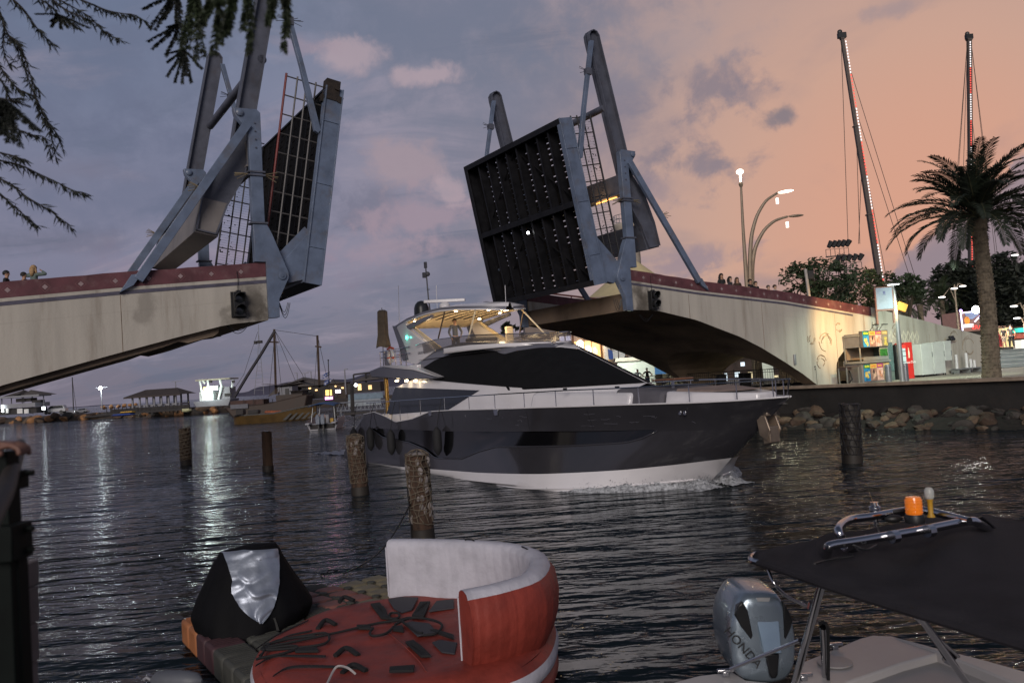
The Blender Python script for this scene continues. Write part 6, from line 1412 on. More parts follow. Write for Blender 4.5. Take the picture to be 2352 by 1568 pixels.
# low market hall glimpsed through the passage under the ramp
hx0, hx1 = pY(1585, 860, 78).x, pY(1905, 860, 78).x; hzt = pY(1740, 812, 78).z; mh = thing('market_hall', 'low dark market hall with small lit windows seen through the arch passage', 'market hall', V(((hx0 + hx1) / 2, 78, QZ)))
mb = MB(); mb.box(((hx0 + hx1) / 2, 80, (QZ + hzt) / 2), (hx1 - hx0, 4, hzt - QZ)); mb.build('wall', pm('hall_brown', (.05, .035, .03), .8, var=.4, scale=1), mh); mb = MB(); mb.box(((hx0 + hx1) / 2, 79.6, hzt + .1), (hx1 - hx0 + .8, 5.4, .2)); mb.build('roof', boom_m, mh)
for u, v, w_, h_, kcol in ((1622, 866, 10, 8, 0), (1646, 862, 5, 12, 0), (1668, 866, 5, 18, 0), (1694, 860, 11, 11, 0), (1706, 836, 9, 9, 0), (1725, 862, 12, 16, 1), (1742, 872, 14, 14, 0), (1780, 870, 16, 16, 1), (1800, 872, 12, 20, 0), (1640, 848, 7, 5, 2), (1662, 842, 6, 10, 2), (1820, 860, 14, 26, 1)):
    c = pY(u, v, 77.9); mb = MB(); mb.box((c.x, 77.95, c.z), (K(w_, 78), .1, K(h_, 78))); mb.build('lit_window', [pm('hall_cool', (.8, .9, 1), emit=(.72, .90, 1), es=.8, var=.2), pm('hall_yellow', (1, .85, .5), emit=(1, .86, .50), es=.55, var=.3), pm('hall_pink', (.6, .35, .28), emit=(.6, .32, .25), es=.3, var=.3)][kcol], mh)
c = pY(1764, 855, 62); t_ = thing('white_column', 'bright white column seen through the arch passage', 'column', V((c.x, 62, QZ))); mb = MB(); mb.lathe([(.42, QZ - c.z), (.36, 1.6), (.30, 2.6)], (c.x, 62, c.z), 14); mb.build('shaft', pm('column_white', (.7, .72, .62), .6, emit=(.95, 1, .82), es=.35, var=.05), t_, smooth=True); mb = MB(); mb.lathe([(.6, 0), (.6, .25)], (c.x, 62, QZ), 14); mb.build('plinth', tw, t_)
# spectators on the bridge
def on_deck(F, top, u, v, w_, lab, face, sg, **kw):
    a_, z_ = br(u, v, w_); x_ = a_ * sg; zf = lerp_poly(top, x_) - 1.05; h_ = max(1.45, min(1.95, z_ - zf)); return person(lab, bp(a_, w_, z_ - h_), face, h=h_, **kw)
fc = _a + math.pi
on_deck(FR, topR, 1656, 627, 1.0, 'spectator with long dark hair highest up behind the right parapet', fc, 1, long=True, shirt=(.02, .02, .02))
on_deck(FR, topR, 1676, 634, 1.0, 'second long-haired spectator from the left behind the right parapet, in sunglasses', fc + .4, 1, long=True, shirt=(.03, .03, .03), skin=1)
on_deck(FR, topR, 1692, 636, 1.2, 'spectator with brown long hair third along the right parapet', fc - .2, 1, long=True, hair=(.05, .03, .02), shirt=(.05, .03, .02))
on_deck(FR, topR, 1722, 640, 1.0, 'dark-shirted spectator leaning beside the tall lamp posts', fc + .3, 1, shirt=(.015, .015, .018), arms=((.2, .05, .66), (.12, .16, .62)))
on_deck(FR, topR, 1735, 645, 1.0, 'spectator in black nearest the lamp posts on their right', fc, 1, shirt=(.015, .015, .018), skin=1)
on_deck(FR, topR, 1764, 654, 1.4, 'short-haired spectator in a pale shirt behind the sloping parapet', fc, 1, shirt=(.3, .3, .3), skin=1, hair=(.06, .05, .04))
on_deck(FR, topR, 1779, 653, 1.4, 'spectator farthest down the right parapet, in a white shirt', fc + .3, 1, shirt=(.4, .4, .42), skin=1, hair=(.05, .04, .03))
on_deck(FL, topL, 14, 620, .9, 'dark-haired spectator in profile at the left end of the parapet', fc + 1.3, -1, long=False, shirt=(.01, .01, .012), hair=(.008, .007, .007))
on_deck(FL, topL, 54, 624, 1.1, 'black-haired spectator half hidden by a blond one', fc + 2.0, -1, shirt=(.01, .01, .012))
on_deck(FL, topL, 77, 608, .85, 'blond spectator in a grey-green shirt with a raised hand', fc + 2.4, -1, long=True, hair=(.38, .24, .12), shirt=(.10, .13, .12), arms=((.2, .06, .80), (.10, .10, .88)), short_sleeve=False)
on_deck(FR, topR, 1372, 668, 7.6, 'person crouching low at the open end of the right span', fc, 1, shirt=(.01, .01, .01)) if False else None
# ================================================================== FAR LEFT SHORE AND MARINA
def pbox(mb, u0, v0, u1, v1, Y, dep, dy=0):
    c = pY((u0 + u1) / 2, (v0 + v1) / 2, Y); k = K(1, Y); mb.box(c + V((0, dy, 0)), (abs(u1 - u0) * k, dep, abs(v1 - v0) * k)); return mb
def part(name, m, parent, *boxes, bevel=0):
    mb = MB()
    for b_ in boxes: pbox(mb, *b_)
    return mb.build(name, m, parent, bevel=bevel)
def ptubes(name, m, parent, Y, r, *lines):
    for l in lines:
        mb = MB(); mb.tube([pY(u, v, Y) for u, v in l], r, 5); o = mb.build(name, m, parent, smooth=True)
    return o
sh_ = [(-300, 990), (0, 973), (100, 970), (230, 962), (460, 952), (560, 944), (700, 938), (860, 930), (1000, 921)]
shp = [pz(u, v) for u, v in sh_]
earth = pm('breakwater_ground', (.045, .033, .025), .9, var=.3, scale=.3, bump=.4, bscale=1.5)
mb = MB(); vs = []
for p_ in shp: vs += [(p_.x, p_.y, -.5), (p_.x * 1.012, p_.y + 2.5, 1.1), (p_.x * 1.06, p_.y + 14, 1.7), (p_.x * 1.08, p_.y + 26, 1.6), (p_.x * 1.1, p_.y + 32, -.5)]
mb.add(vs, [(5 * i + q, 5 * i + 5 + q, 5 * i + 6 + q, 5 * i + 1 + q) for i in range(len(shp) - 1) for q in range(4)])
tag(mb.build('breakwater', earth, smooth=True), kind='structure')
rr = random.Random(33); orange_rock = pm('sodium_lit_rock', (.28, .14, .06), .8, var=.3, scale=1)  # orange lamplight is put into this rock colour
rk.append(orange_rock)
for i in range(104):
    f_ = rr.random() ** .8; u = -10 + 560 * f_; v = 973 - (973 - 945) * f_ - rr.uniform(0, 11); j = min(len(sh_) - 2, 1)
    vb = lerp_poly(sh_, u); Yb = pz(u, vb).y + rr.uniform(-.5, 4); p_ = pY(u, vb, Yb); up_ = rr.uniform(0, 1.5)
    rock(V((p_.x, Yb, up_)), rr.uniform(.9, 2.0) * (.65 if rr.random() < .4 else 1), rr.choice((0, 0, 1, 2, 4)), rr, label='boulder in the rock armour of the far left breakwater', group='boulders of the breakwater')
for i, (u, v, w_, h_) in enumerate([(238, 935, 16, 9), (256, 934, 15, 10), (272, 933, 12, 8), (286, 931, 14, 9), (299, 930, 12, 7), (312, 929, 12, 7), (455, 929, 14, 8), (470, 927, 14, 9), (486, 926, 12, 7), (505, 925, 14, 8), (525, 924, 16, 8), (545, 923, 12, 7)]):
    Y = 222 - .03 * u; p_ = pY(u, v, Y); o = rock(p_, K(w_, Y) * .5, 4, rr, label='block with orange lamplight in its colour on the crest of the breakwater', group='blocks on the breakwater crest', cat='block', name='armour_block'); o.scale = (K(w_, Y) * .55, K(w_, Y) * .4, K(h_, Y) * .6)
sod = pm('sodium_lamp', (1, .5, .1), emit=(1, .50, .12), es=8, var=0)
grey_w = pm('weathered_white', (.20, .20, .22), .7, var=.12, scale=.5); darkc = pm('dark_clutter', (.03, .027, .027), .8, var=.3, scale=.5); tentg = pm('tent_grey_beige', (.085, .072, .066), .85, var=.12, scale=.5); woodd = pm('dark_wood', (.05, .032, .022), .7, var=.3, scale=1)
whiteglow = pm('lit_lamp_white', (1, 1, 1), emit=(.92, 1, 1), es=26, var=0)
# cafe on the left
Y = 222; k = K(1, Y); t_ = thing('quay_cafe', 'two-tier open cafe with a peaked grey awning at the far left shore', 'cafe', pY(50, 950, Y))
for (u0, u1, ua, va) in ((18, 56, 50, 899), (56, 108, 66, 899)):
    mb = MB(); a_, b_, c_ = pY(u0, 911, Y), pY(u1, 905, Y), pY(ua, va - 4, Y); mb.add([a_ + V((0, -3, 0)), b_ + V((0, -3, 0)), b_ + V((0, 5, 0)), a_ + V((0, 5, 0)), c_ + V((0, 1, 0))], [(0, 1, 4), (1, 2, 4), (2, 3, 4), (3, 0, 4), (0, 3, 2, 1)]); mb.build('awning', tentg, t_)
part('fascia', grey_w, t_, (0, 908, 104, 912, Y, 6)); part('balcony', grey_w, t_, (10, 926, 98, 935, Y, 7)); part('upper_shade', darkc, t_, (44, 914, 78, 922, Y, 3), (78, 918, 98, 924, Y, 2)); part('lower_room', darkc, t_, (8, 936, 96, 950, Y, 5))
for u in (4, 26, 51, 74, 100): ptubes('column', grey_w, t_, Y, .14, [(u, 911 - u * .04), (u + 1, 950)])
for b_ in ((14, 937, 20, 948), (40, 938, 52, 949), (56, 939, 66, 949)): part('lit_panel', pm('cafe_panel', (.5, .48, .46), .6, emit=(.7, .75, .8), es=.12, var=.2), t_, (*b_, Y - 3, .3))
part('side_light', pm('cafe_light', (1, 1, 1), emit=(.9, 1, 1), es=9, var=0), t_, (4, 930, 8, 946, Y - 4, .2), (97, 934, 103, 941, Y - 4, .2))
ptubes('flag_staff', darkc, t_, Y - 2, .10, [(53, 888), (55, 925)])
# cars
def car(label, u, v, Y, Lm, m_, lit, face=1):
    c = pY(u, v, Y); t_ = thing('parked_car', label, 'car', rotz(V((c.x, c.y, c.z)), R(8))); Z = RM[t_.name]; s_ = Lm / 4.8
    body_ = [(-2.4, .45), (-2.4, 1.0), (-2.25, 1.15), (-1.3, 1.25), (-.55, 1.85), (1.9, 1.88), (2.3, 1.15), (2.4, .5)]
    mb = MB(Z); mb.prism([(a * s_ * face, b * s_) for a, b in [(-2.4, .45), (-2.4, 1.0), (-2.2, 1.15), (2.35, 1.2), (2.4, .5)]], -.9 * s_, .9 * s_); bd_ = mb.build('body', m_, t_, bevel=.08)
    mb = MB(Z); mb.prism([(a * s_ * face, b * s_) for a, b in [(-1.3, 1.2), (-.6, 1.8), (1.9, 1.84), (2.25, 1.2)]], -.8 * s_, .8 * s_); mb.build('cabin', m_, t_, bevel=.08)
    mb = MB(Z); mb.prism([(a * s_ * face, b * s_) for a, b in [(-1.1, 1.25), (-.55, 1.72), (1.75, 1.75), (2.0, 1.25)]], -.82 * s_, .82 * s_); mb.build('window', glassd, t_)
    for x_ in (-1.5, 1.5):
        for y_ in (-.92, .72): mb = MB(Z); mb.lathe([(.38 * s_, 0), (.4 * s_, .1), (.38 * s_, .2)], (x_ * s_ * face, y_ * s_, .4 * s_), 16, (0, 1, 0)); mb.build('wheel', black, t_, smooth=True)
    for y_ in (-.7, .7): mb = MB(Z); mb.ball((-2.38 * s_ * face, y_ * s_, .85 * s_), .13 * s_, 8); mb.build('headlight', MATS['lit_lamp_white'] if lit else grey_w, t_)
    return t_
car('white off-road car with its headlight on, parked on the breakwater', 127, 950.5, 226, 6.0, pm('car_white', (.30, .30, .32), .3, var=.03, coat=.4), True)
car('small white car beyond the off-road car', 187, 948, 236, 3.2, MATS['car_white'], True)
# lamp posts
def lpost(label, u, vt, vb, Y, arms, lit=None, r=.10):
    c = pY(u, vt, Y); b_ = pY(u + (vb - vt) * .03, vb, Y); t_ = thing('street_lamp', label, 'street lamp', V((b_.x, b_.y, b_.z))); mb = MB(); mb.tube([b_, V((b_.x, b_.y, c.z))], [r * 1.3, r], 6); mb.build('pole', grey_w, t_); c = V((b_.x, b_.y, c.z))
    for a in arms: mb = MB(); mb.bar(c, c + V((K(a, Y), 0, K(abs(a), Y) * .05)), .22, .12); mb.build('lamp_arm', grey_w, t_)
    if lit:
        mb = MB(); mb.ball(c + V((0, -.4, -.1)), lit * .8, 12); mb.build('lamp_head', whiteglow, t_, smooth=True); lamp(t_, 'POINT', c + V((0, -1.2, -.6)), 900, (.9, 1, 1), soft=.5, name='lamp_glow')
    return t_
lpost('brightly glowing lamp post on the left breakwater', 233, 890, 941, 214, (-12, 15), lit=.55)
lpost('unlit double lamp post behind the pavilion roof', 404, 876, 920, 212, (-9, 15))
lpost('unlit lamp post with one arm far beyond the ketch rigging', 683, 856, 884, 215, (-6,)) 
lpost('unlit lamp post pair left member above the marina tents', 739 - 38, 857, 884, 200, (-7, 8))
lpost('unlit lamp post pair right member above the marina tents', 728 - 13, 853, 884, 200, (-10,))
lpost('single lamp post right of the twin blue and white flags', 793, 848, 905, 130, (7,))
lpost('small lamp post left of the floodlit ferry', 490, 889 - 4, 925, 205, (5,))
t_ = thing('distant_sailboat', 'bare mast of a distant sailing boat behind the breakwater', 'sailing boat', pY(170, 948, 250)); ptubes('mast', darkc, t_, 250, .14, [(166, 866), (169, 944)]); ptubes('stay', darkc, t_, 250, .06, [(166, 870), (176, 944)])
mb = MB(); c = pY(170, 946, 250); mb.ball(c, 1, 12, (5, 1.2, .7)); mb.build('hull', grey_w, t_, smooth=True)
# pavilion
Y = 205; k = K(1, Y); t_ = thing('pavilion', 'long open pavilion with a hipped brown roof on the breakwater', 'pavilion', pY(370, 930, Y))
e0, e1, r0_, r1_ = pY(305, 913, Y), pY(433, 902, Y), pY(335, 897, Y), pY(408, 893.5, Y); zz = (e0.z + e1.z) / 2; rz_ = (r0_.z + r1_.z) / 2 + .3
mb = MB(); D_ = 5
mb.add([(e0.x, Y - D_, zz), (e1.x, Y - D_, zz), (e1.x, Y + D_, zz), (e0.x, Y + D_, zz), (r0_.x, Y, rz_), (r1_.x, Y, rz_)], [(0, 1, 5, 4), (1, 2, 5), (2, 3, 4, 5), (3, 0, 4), (0, 3, 2, 1)]); mb.add([(e0.x, Y - D_, zz), (e1.x, Y - D_, zz), (e1.x, Y - D_, zz - .3), (e0.x, Y - D_, zz - .3)], [(0, 1, 2, 3)]); mb.build('roof', pm('brown_roof', (.05, .038, .034), .8, var=.15, scale=.8), t_)
for i in range(7):
    x_ = e0.x + (e1.x - e0.x) * (.12 + .76 * i / 6)
    for y_ in (-3.8, 3.8): mb = MB(); mb.box((x_, Y + y_, (zz + 1.2) / 2), (.35, .35, zz - 1.2)); mb.build('column', grey_w, t_)
part('low_wall', grey_w, t_, (322, 927, 425, 931, Y, 6))
# pontoon clutter
t_ = thing('jetty', 'dark timber jetty with railings below the pavilion', 'jetty', pY(350, 945, 196))
part('deck', darkc, t_, (235, 943, 440, 947, 196, 6)); part('screen', darkc, t_, (255, 934, 436, 943, 197, .3))
for i in range(22): u = 245 + 9 * i; ptubes('post', darkc, t_, 195, .10, [(u, 930 - (u - 245) * .03 + 4), (u + .5, 952 - (u - 245) * .03)])
for lab, b_, Y_, m_ in (('blue covered float moored at the jetty', (255, 950, 312, 955), 192, pm('tarp_blue', (.02, .05, .22), .6)), ('yellow and white float at the right end of the jetty', (418, 938, 441, 947), 190, pm('float_yellow', (.42, .42, .25), .6)), ('long yellow kayak on the jetty edge', (275, 945, 312, 948), 193, pm('kayak_yellow', (.5, .30, .05), .6)), ('grey low raft left of the blue float', (190, 955, 252, 959), 200, darkc)):
    c = pY((b_[0] + b_[2]) / 2, (b_[1] + b_[3]) / 2, Y_); t_ = thing('moored_float', lab, 'float', c); k = K(1, Y_); mb = MB(); mb.ball(c, 1, 14, ((b_[2] - b_[0]) * k / 2, 1.2, (b_[3] - b_[1]) * k / 2)); mb.build('hull', m_, t_, smooth=True); mb = MB(); mb.box(c + V((0, 0, (b_[3] - b_[1]) * k * .4)), ((b_[2] - b_[0]) * k * .7, 1.6, .2)); mb.build('top_deck', m_, t_)
# floodlit ferry
Y = 186; k = K(1, Y); t_ = thing('ferry_boat', 'white two-deck boat glaring under its own floodlights beyond the breakwater', 'boat', pY(495, 930, Y)); lit = pm('ferry_lit_white', (.6, .64, .62), .5, emit=(.75, 1, .92), es=.10, var=.15, scale=.5)
mb = MB(); P_ = lambda u, v: (pY(u, v, Y).x, pY(u, v, Y).z); mb.prism([P_(455, 922), (P_(540, 914)[0], P_(540, 914)[1]), P_(535, 930), P_(462, 934)], Y - 3, Y + 3, lambda a, b, t: (a, t, b)); mb.build('hull', grey_w, t_, bevel=.1)
part('top_canopy', pm('ferry_canopy', (.35, .33, .25), .6), t_, (460, 869.5, 538, 872.5, Y, 6)); part('upper_bulwark', lit, t_, (481, 886, 508, 896, Y, 4)); part('wheelhouse', grey_w, t_, (512, 888, 535, 915, Y, 4)); part('saloon', lit, t_, (466, 899, 497, 919, Y, 4)); part('window', darkc, t_, (516, 903, 532, 909, Y - 2.1, .2)); part('doorway', darkc, t_, (497, 901, 503, 917, Y - 2.2, .2))
for l in ([(458, 871), (466, 915)], [(463, 871), (470, 880)], [(505, 871), (509, 888), (502, 917)], [(535, 872), (533, 890)], [(477, 873), (479, 890)]): ptubes('frame', lit, t_, Y - 2.4, .22, l)
for u, v, r_ in ((474, 900, .55), (470, 892, .3)): mb = MB(); mb.ball(pY(u, v, Y - 3), r_, 10); mb.build('floodlight', whiteglow if r_ > .4 else pm('yellow_lamp', (1, .9, .2), emit=(1, .85, .15), es=6, var=0), t_, smooth=True)
lamp(t_, 'POINT', pY(476, 903, Y - 5), 300, (.8, 1, .93), soft=.6, name='ferry_glow'); lamp(t_, 'POINT', pY(492, 894, Y - 4), 260, (.85, 1, .95), soft=.6, name='ferry_glow')
for u in (484, 536): part('speaker', black, t_, (u - 2.5, 873, u + 2.5, 879, Y - 2.5, .6))
# ketch with furled jib
Y = 136; k = K(1, Y); hullw = pm('ketch_wood', (.035, .022, .016), .6, var=.2, scale=.6)
t_ = thing('two_masted_ketch', 'dark wooden two-masted ketch with a furled jib and awnings', 'sailing ship', pY(640, 950, Y))
mb = MB(); mb.prism([P for P in [(pY(527, 935, Y).x, pY(527, 935, Y).z), (pY(620, 934, Y).x, 2.2), (pY(705, 925, Y).x, 3.2), (pY(715, 925, Y).x, 3.2), (pY(705, 940, Y).x, .2), (pY(545, 940, Y).x, .2)]], Y - 2.2, Y + 2.2, lambda a, b, t: (a, t, b)); mb.build('hull', hullw, t_, bevel=.2)
part('bulwark', pm('ketch_rust', (.05, .022, .017), .7, var=.3, scale=.5), t_, (536, 918, 612, 929, Y, 3)); part('deckhouse', hullw, t_, (640, 905, 700, 925, Y, 3)); part('bow_cover', pm('bow_grey', (.10, .10, .12), .6), t_, (530, 928, 570, 938, Y - 2.3, .4))
ptubes('mast', woodd, t_, Y, .20, [(630, 756), (634, 905)], [(729, 770), (734, 890)]); ptubes('furled_jib', pm('sail_cover', (.03, .028, .035), .8), t_, Y, .26, [(631, 760), (600, 812), (568, 862), (538, 912)])
ptubes('boom', woodd, t_, Y, .12, [(634, 888), (700, 880)], [(620, 785), (640, 786)], [(724, 795), (738, 797)])
ptubes('rigging', darkc, t_, Y, .035, [(632, 758), (730, 772)], [(632, 760), (680, 878)], [(632, 760), (695, 860), (700, 884)], [(632, 760), (618, 905)], [(730, 773), (755, 885)], [(730, 773), (722, 890)], [(632, 760), (648, 905)])
for a_, b_ in (((608, 882), (700, 872)), ((690, 875), (752, 882))):
    mb = MB(); p0, p1 = pY(*a_, Y), pY(*b_, Y); mb.grid(lambda i, j: tuple(p0.lerp(p1, i) + V((0, -2 + 4 * j, -.35 * math.sin(math.pi * i)))), 10, 2); mb.build('awning', pm('awning_pale', (.12, .10, .10), .8) if a_[0] < 650 else darkc, t_, solid=.05)
for i in range(7): u = 560 + 22 * i; ptubes('stanchion', darkc, t_, Y - 2, .05, [(u, 916), (u, 930)])
Y = 175; t_ = thing('lattice_mast', 'slender white lattice mast with stays standing behind the furled jib', 'mast', pY(598, 915, Y))
ptubes('leg', grey_w, t_, Y, .06, [(594, 765), (592, 830), (584, 905)], [(594, 765), (600, 830), (606, 905)], [(594, 745), (594, 765)]); ptubes('rung', grey_w, t_, Y, .035, *[[(593 - i * .7, 815 + 9 * i), (599 + i * .6, 815 + 9 * i)] for i in range(10)]); part('top_box', darkc, t_, (584, 783, 590, 790, Y, .6), (592, 782, 602, 788, Y, .8)); ptubes('stay', darkc, t_, Y, .04, [(592, 762), (560, 860), (530, 905)])
# marina tents and shops
Y = 160; t_ = thing('marina_canopy', 'wide grey-brown fabric canopy over the marina terrace', 'canopy', pY(715, 905, Y))
mb = MB(); pk = [(636, 889, 0), (672, 876, 1.0), (697, 866, 2.2), (735, 872, 1), (775, 874, 1.5), (800, 884, 0)]
vs = []
for u, v, h_ in pk: p_ = pY(u, v, Y); vs += [(p_.x, Y - 6, p_.z - 1.6), (p_.x, Y, p_.z), (p_.x, Y + 6, p_.z - 1.6)]
mb.add(vs, [(3 * i + q, 3 * i + 3 + q, 3 * i + 4 + q, 3 * i + 1 + q) for i in range(5) for q in (0, 1)]); mb.build('fabric', tentg, t_, smooth=True, solid=.06)
for u in (640, 668, 697, 735, 770, 798): ptubes('pole', grey_w, t_, Y - 5, .12, [(u, 886), (u + 1, 912)])
for lab, b_, Y_, m_ in (('white marina hut below the wide canopy', (650, 886, 678, 910), 150, grey_w), ('dark marina bar behind the mizzen mast', (700, 885, 760, 915), 148, darkc), ('brown marina kiosk beside the neon signs', (760, 880, 800, 915), 146, hullw), ('grey marina shed between ketch and moored boat', (676, 898, 702, 922), 142, tentg)):
    t_ = thing('marina_hut', lab, 'hut', pY((b_[0] + b_[2]) / 2, b_[3], Y_)); part('walls', m_, t_, (*b_, Y_, 4)); part('eaves', tentg, t_, (b_[0] - 2, b_[1] - 2, b_[2] + 2, b_[1], Y_, 5)); part('opening', black, t_, (b_[0] + 5, b_[1] + 6, b_[0] + 14, b_[3] - 3, Y_ - 2.05, .1))
    if 'kiosk' in lab or 'bar' in lab:
        for q, (u, v) in enumerate(((b_[0] + 9, b_[1] + 5), (b_[0] + 24, b_[1] + 9))): part('window_glow', pm('warm_glow', (1, .7, .3), emit=(1, .6, .25), es=2.2, var=0), t_, (u, v, u + 5, v + 3, Y_ - 2.2, .1))
t_ = thing('neon_signs', 'small pink and white lit signs on the marina front', 'sign', pY(765, 912, 128))
part('pink_neon', pm('neon_pink', (1, .4, 1), emit=(1, .35, .95), es=3, var=0), t_, (747, 911, 764, 917, 128, .2)); part('white_screen', pm('screen_pinkish', (1, .9, 1), emit=(1, .85, 1), es=3.5, var=0), t_, (771, 895, 782, 902, 128, .2)); part('yellow_sign', pm('sign_yellow', (1, .8, .2), emit=(1, .72, .2), es=1.2, var=0), t_, (748, 895, 762, 908, 128.3, .2)); part('sign_frame', darkc, t_, (743, 893, 768, 919, 128.8, .3), (768, 892, 785, 905, 128.8, .3))
for i, (v, lab) in enumerate(((853, 'upper blue and white striped flag with a star on the marina pole'), (869, 'lower blue and white flag on the marina pole'))):
    Y = 120; t_ = thing('flag', lab, 'flag', pY(755, v, Y)); mb = MB(); q = lambda u, vv: pY(u, vv, Y); n_ = 8
    def fnn(a, b, dv=0): p_ = q(741 + 16 * a + 3 * i, v + 8 - 9 * a + 9 * b + 0); return tuple(p_ + V((0, .25 * math.sin(a * 9), 0)))
    mb.grid(fnn, 8, 4); mb.build('cloth', pm('flag_white', (.55, .55, .6), .8, var=.05), t_, smooth=True)
    mb = MB(); 
    for b0_, b1_ in ((.08, .26), (.74, .92)): mb.grid(lambda a, b: tuple(V(fnn(a, b0_ + (b1_ - b0_) * b)) + V((0, -.05, 0))), 8, 1)
    mb.build('stripes', pm('flag_stripe_blue', (.03, .09, .35), .8, var=0), t_)
    mb = MB(); cc = V(fnn(.5, .5)) + V((0, -.06, 0)); rs = .28
    for s_ in (1, -1): pts = [cc + V((rs * math.sin(a * 2.094), 0, s_ * rs * math.cos(a * 2.094))) for a in range(3)]; mb.tube(pts, .04, 4, closed=True)
    mb.build('star', MATS['flag_stripe_blue'], t_)
t_ = thing('flag_pole', 'thin blue-grey flag pole carrying two flags', 'pole', pY(757, 912, 120)); ptubes('pole', darkc, t_, 120, .07, [(754, 828), (757, 912)]); mb = MB(); mb.ball(pY(754, 827, 120), .12, 8); mb.build('finial', darkc, t_); ptubes('gaff', darkc, t_, 120, .06, [(757, 880), (738, 897)], [(766, 870), (775, 890)])
# upper deck restaurant at the right end, seen left of the yacht
Y = 118; t_ = thing('deck_restaurant', 'two-storey waterside restaurant with a dark pergola left of the yacht', 'restaurant', pY(845, 935, Y))
part('upper_floor', darkc, t_, (806, 878, 880, 900, Y, 5)); part('balcony_front', pm('balcony_blue', (.12, .17, .22), .6), t_, (800, 903, 880, 916, Y - 2.6, .3)); part('lower_wall', pm('balcony_wall', (.22, .25, .28), .6), t_, (806, 916, 880, 930, Y - 1, 4))
ptubes('pergola', darkc, t_, Y - 2, .12, [(812, 860), (868, 853)], [(812, 860), (814, 903)], [(840, 857), (842, 900)])
mb = MB(); a_, b_, c_ = pY(815, 877, Y), pY(880, 870, Y), pY(852, 858, Y); mb.add([a_ + V((0, -3, 0)), b_ + V((0, -3, 0)), b_ + V((0, 4, 0)), a_ + V((0, 4, 0)), c_], [(0, 1, 4), (1, 2, 4), (2, 3, 4), (3, 0, 4), (0, 3, 2, 1)]); mb.build('canopy', tentg, t_)
for b_ in ((822, 882, 830, 896), (846, 884, 854, 894), (838, 908, 844, 914)): part('lit_window', pm('dim_glow', (1, .7, .3), emit=(1, .62, .28), es=.8, var=.3), t_, (*b_, Y - 2.6, .1))
mb = MB(); mb.ball(pY(817, 884, Y - 3), .22, 8); mb.build('white_bulb', pm('bulb_small', (1, 1, 1), emit=(1, 1, .95), es=9, var=0), t_)
Y = 104; t_ = thing('gangway', 'trussed metal gangway running behind the yacht stern', 'gangway', pY(820, 950, Y)); gm = pm('gangway_grey', (.16, .17, .20), .5)
ptubes('chord', gm, t_, Y, .09, [(770, 926), (905, 917)], [(770, 944), (905, 936)]); ptubes('diagonal', gm, t_, Y, .05, *[[(775 + 9 * i, 943 - .6 * i), (779.5 + 9 * i, 926 - .6 * i), (784 + 9 * i, 942 - .6 * i)] for i in range(13)]); part('walkway', darkc, t_, (768, 944, 905, 950, Y, 2.2)); ptubes('pile', darkc, t_, Y, .25, [(808, 880), (811, 955)], [(768, 925), (770, 960)])
# yellow excursion boat
Y = 112; t_ = thing('yellow_boat', 'long low yellow and black boat moored in front of the ketch', 'boat', pY(640, 965, Y)); yel = pm('boat_yellow', (.075, .043, .012), .5, var=.25, scale=.8)
mb = MB(); vs = []; n_ = 24
for i in range(n_ + 1):
    f_ = i / n_; u = 538 + 190 * f_; p_ = pY(u, 960, Y); w_ = 1.5 * min(1, (f_ * 6) ** .6 + .1) * (1 if f_ < .6 else 1 - ((f_ - .6) / .4) ** 2 * .9); zt = 1.1 + .9 * max(0, f_ - .5) * 2 * .9
    vs += [(p_.x, Y - w_ * .7, -.1), (p_.x, Y - w_, zt), (p_.x, Y + w_, zt), (p_.x, Y + w_ * .7, -.1)]
mb.add(vs, [(4 * i + q, 4 * i + 4 + q, 4 * i + 5 + q, 4 * i + 1 + q) for i in range(n_) for q in range(3)] + [(0, 1, 2, 3)]); mb.build('hull', yel, t_, smooth=True, ang=30)
mb = MB()
for i in range(n_): 
    f_ = i / n_; u = 538 + 190 * f_; p_ = pY(u, 960, Y); p2 = pY(u + 8, 960, Y); zt = 1.15 + .9 * max(0, f_ - .5) * 1.8; mb.bar((p_.x, Y - 1.45 * min(1, (f_ * 6) ** .6 + .1) * (1 if f_ < .6 else 1 - ((f_ - .6) / .4) ** 2 * .9), zt), (p2.x, Y - 1.45 * (1 if f_ < .56 else 1 - ((f_ - .56) / .44) ** 2 * .9), zt + .03), .12, .16)
mb.build('gunwale', black, t_)
mb = MB(); rr = random.Random(8)
for a in range(5): p_ = pY(656 + 14 * a, 956, Y); mb.add([(p_.x, Y - 1.6, .2), (p_.x + 1.0, Y - 1.6, 1.0), (p_.x + 1.3, Y - 1.6, 1.0), (p_.x + .5, Y - 1.6, .2)], [(0, 1, 2, 3)])
mb.build('tiger_stripes', black, t_, solid=.02)
for b_ in ((545, 940, 562, 952), (572, 941, 596, 950)): part('console', darkc, t_, (*b_, Y, 1.2), bevel=.1)
for i in range(6): mb = MB(); mb.ball(pY(613 + 6 * i, 946, Y - .6), .28, 8, (1.2, 1, .8)); mb.build('life_jacket', pm('jacket_orange', (.25, .07, .03), .7), t_, smooth=True)
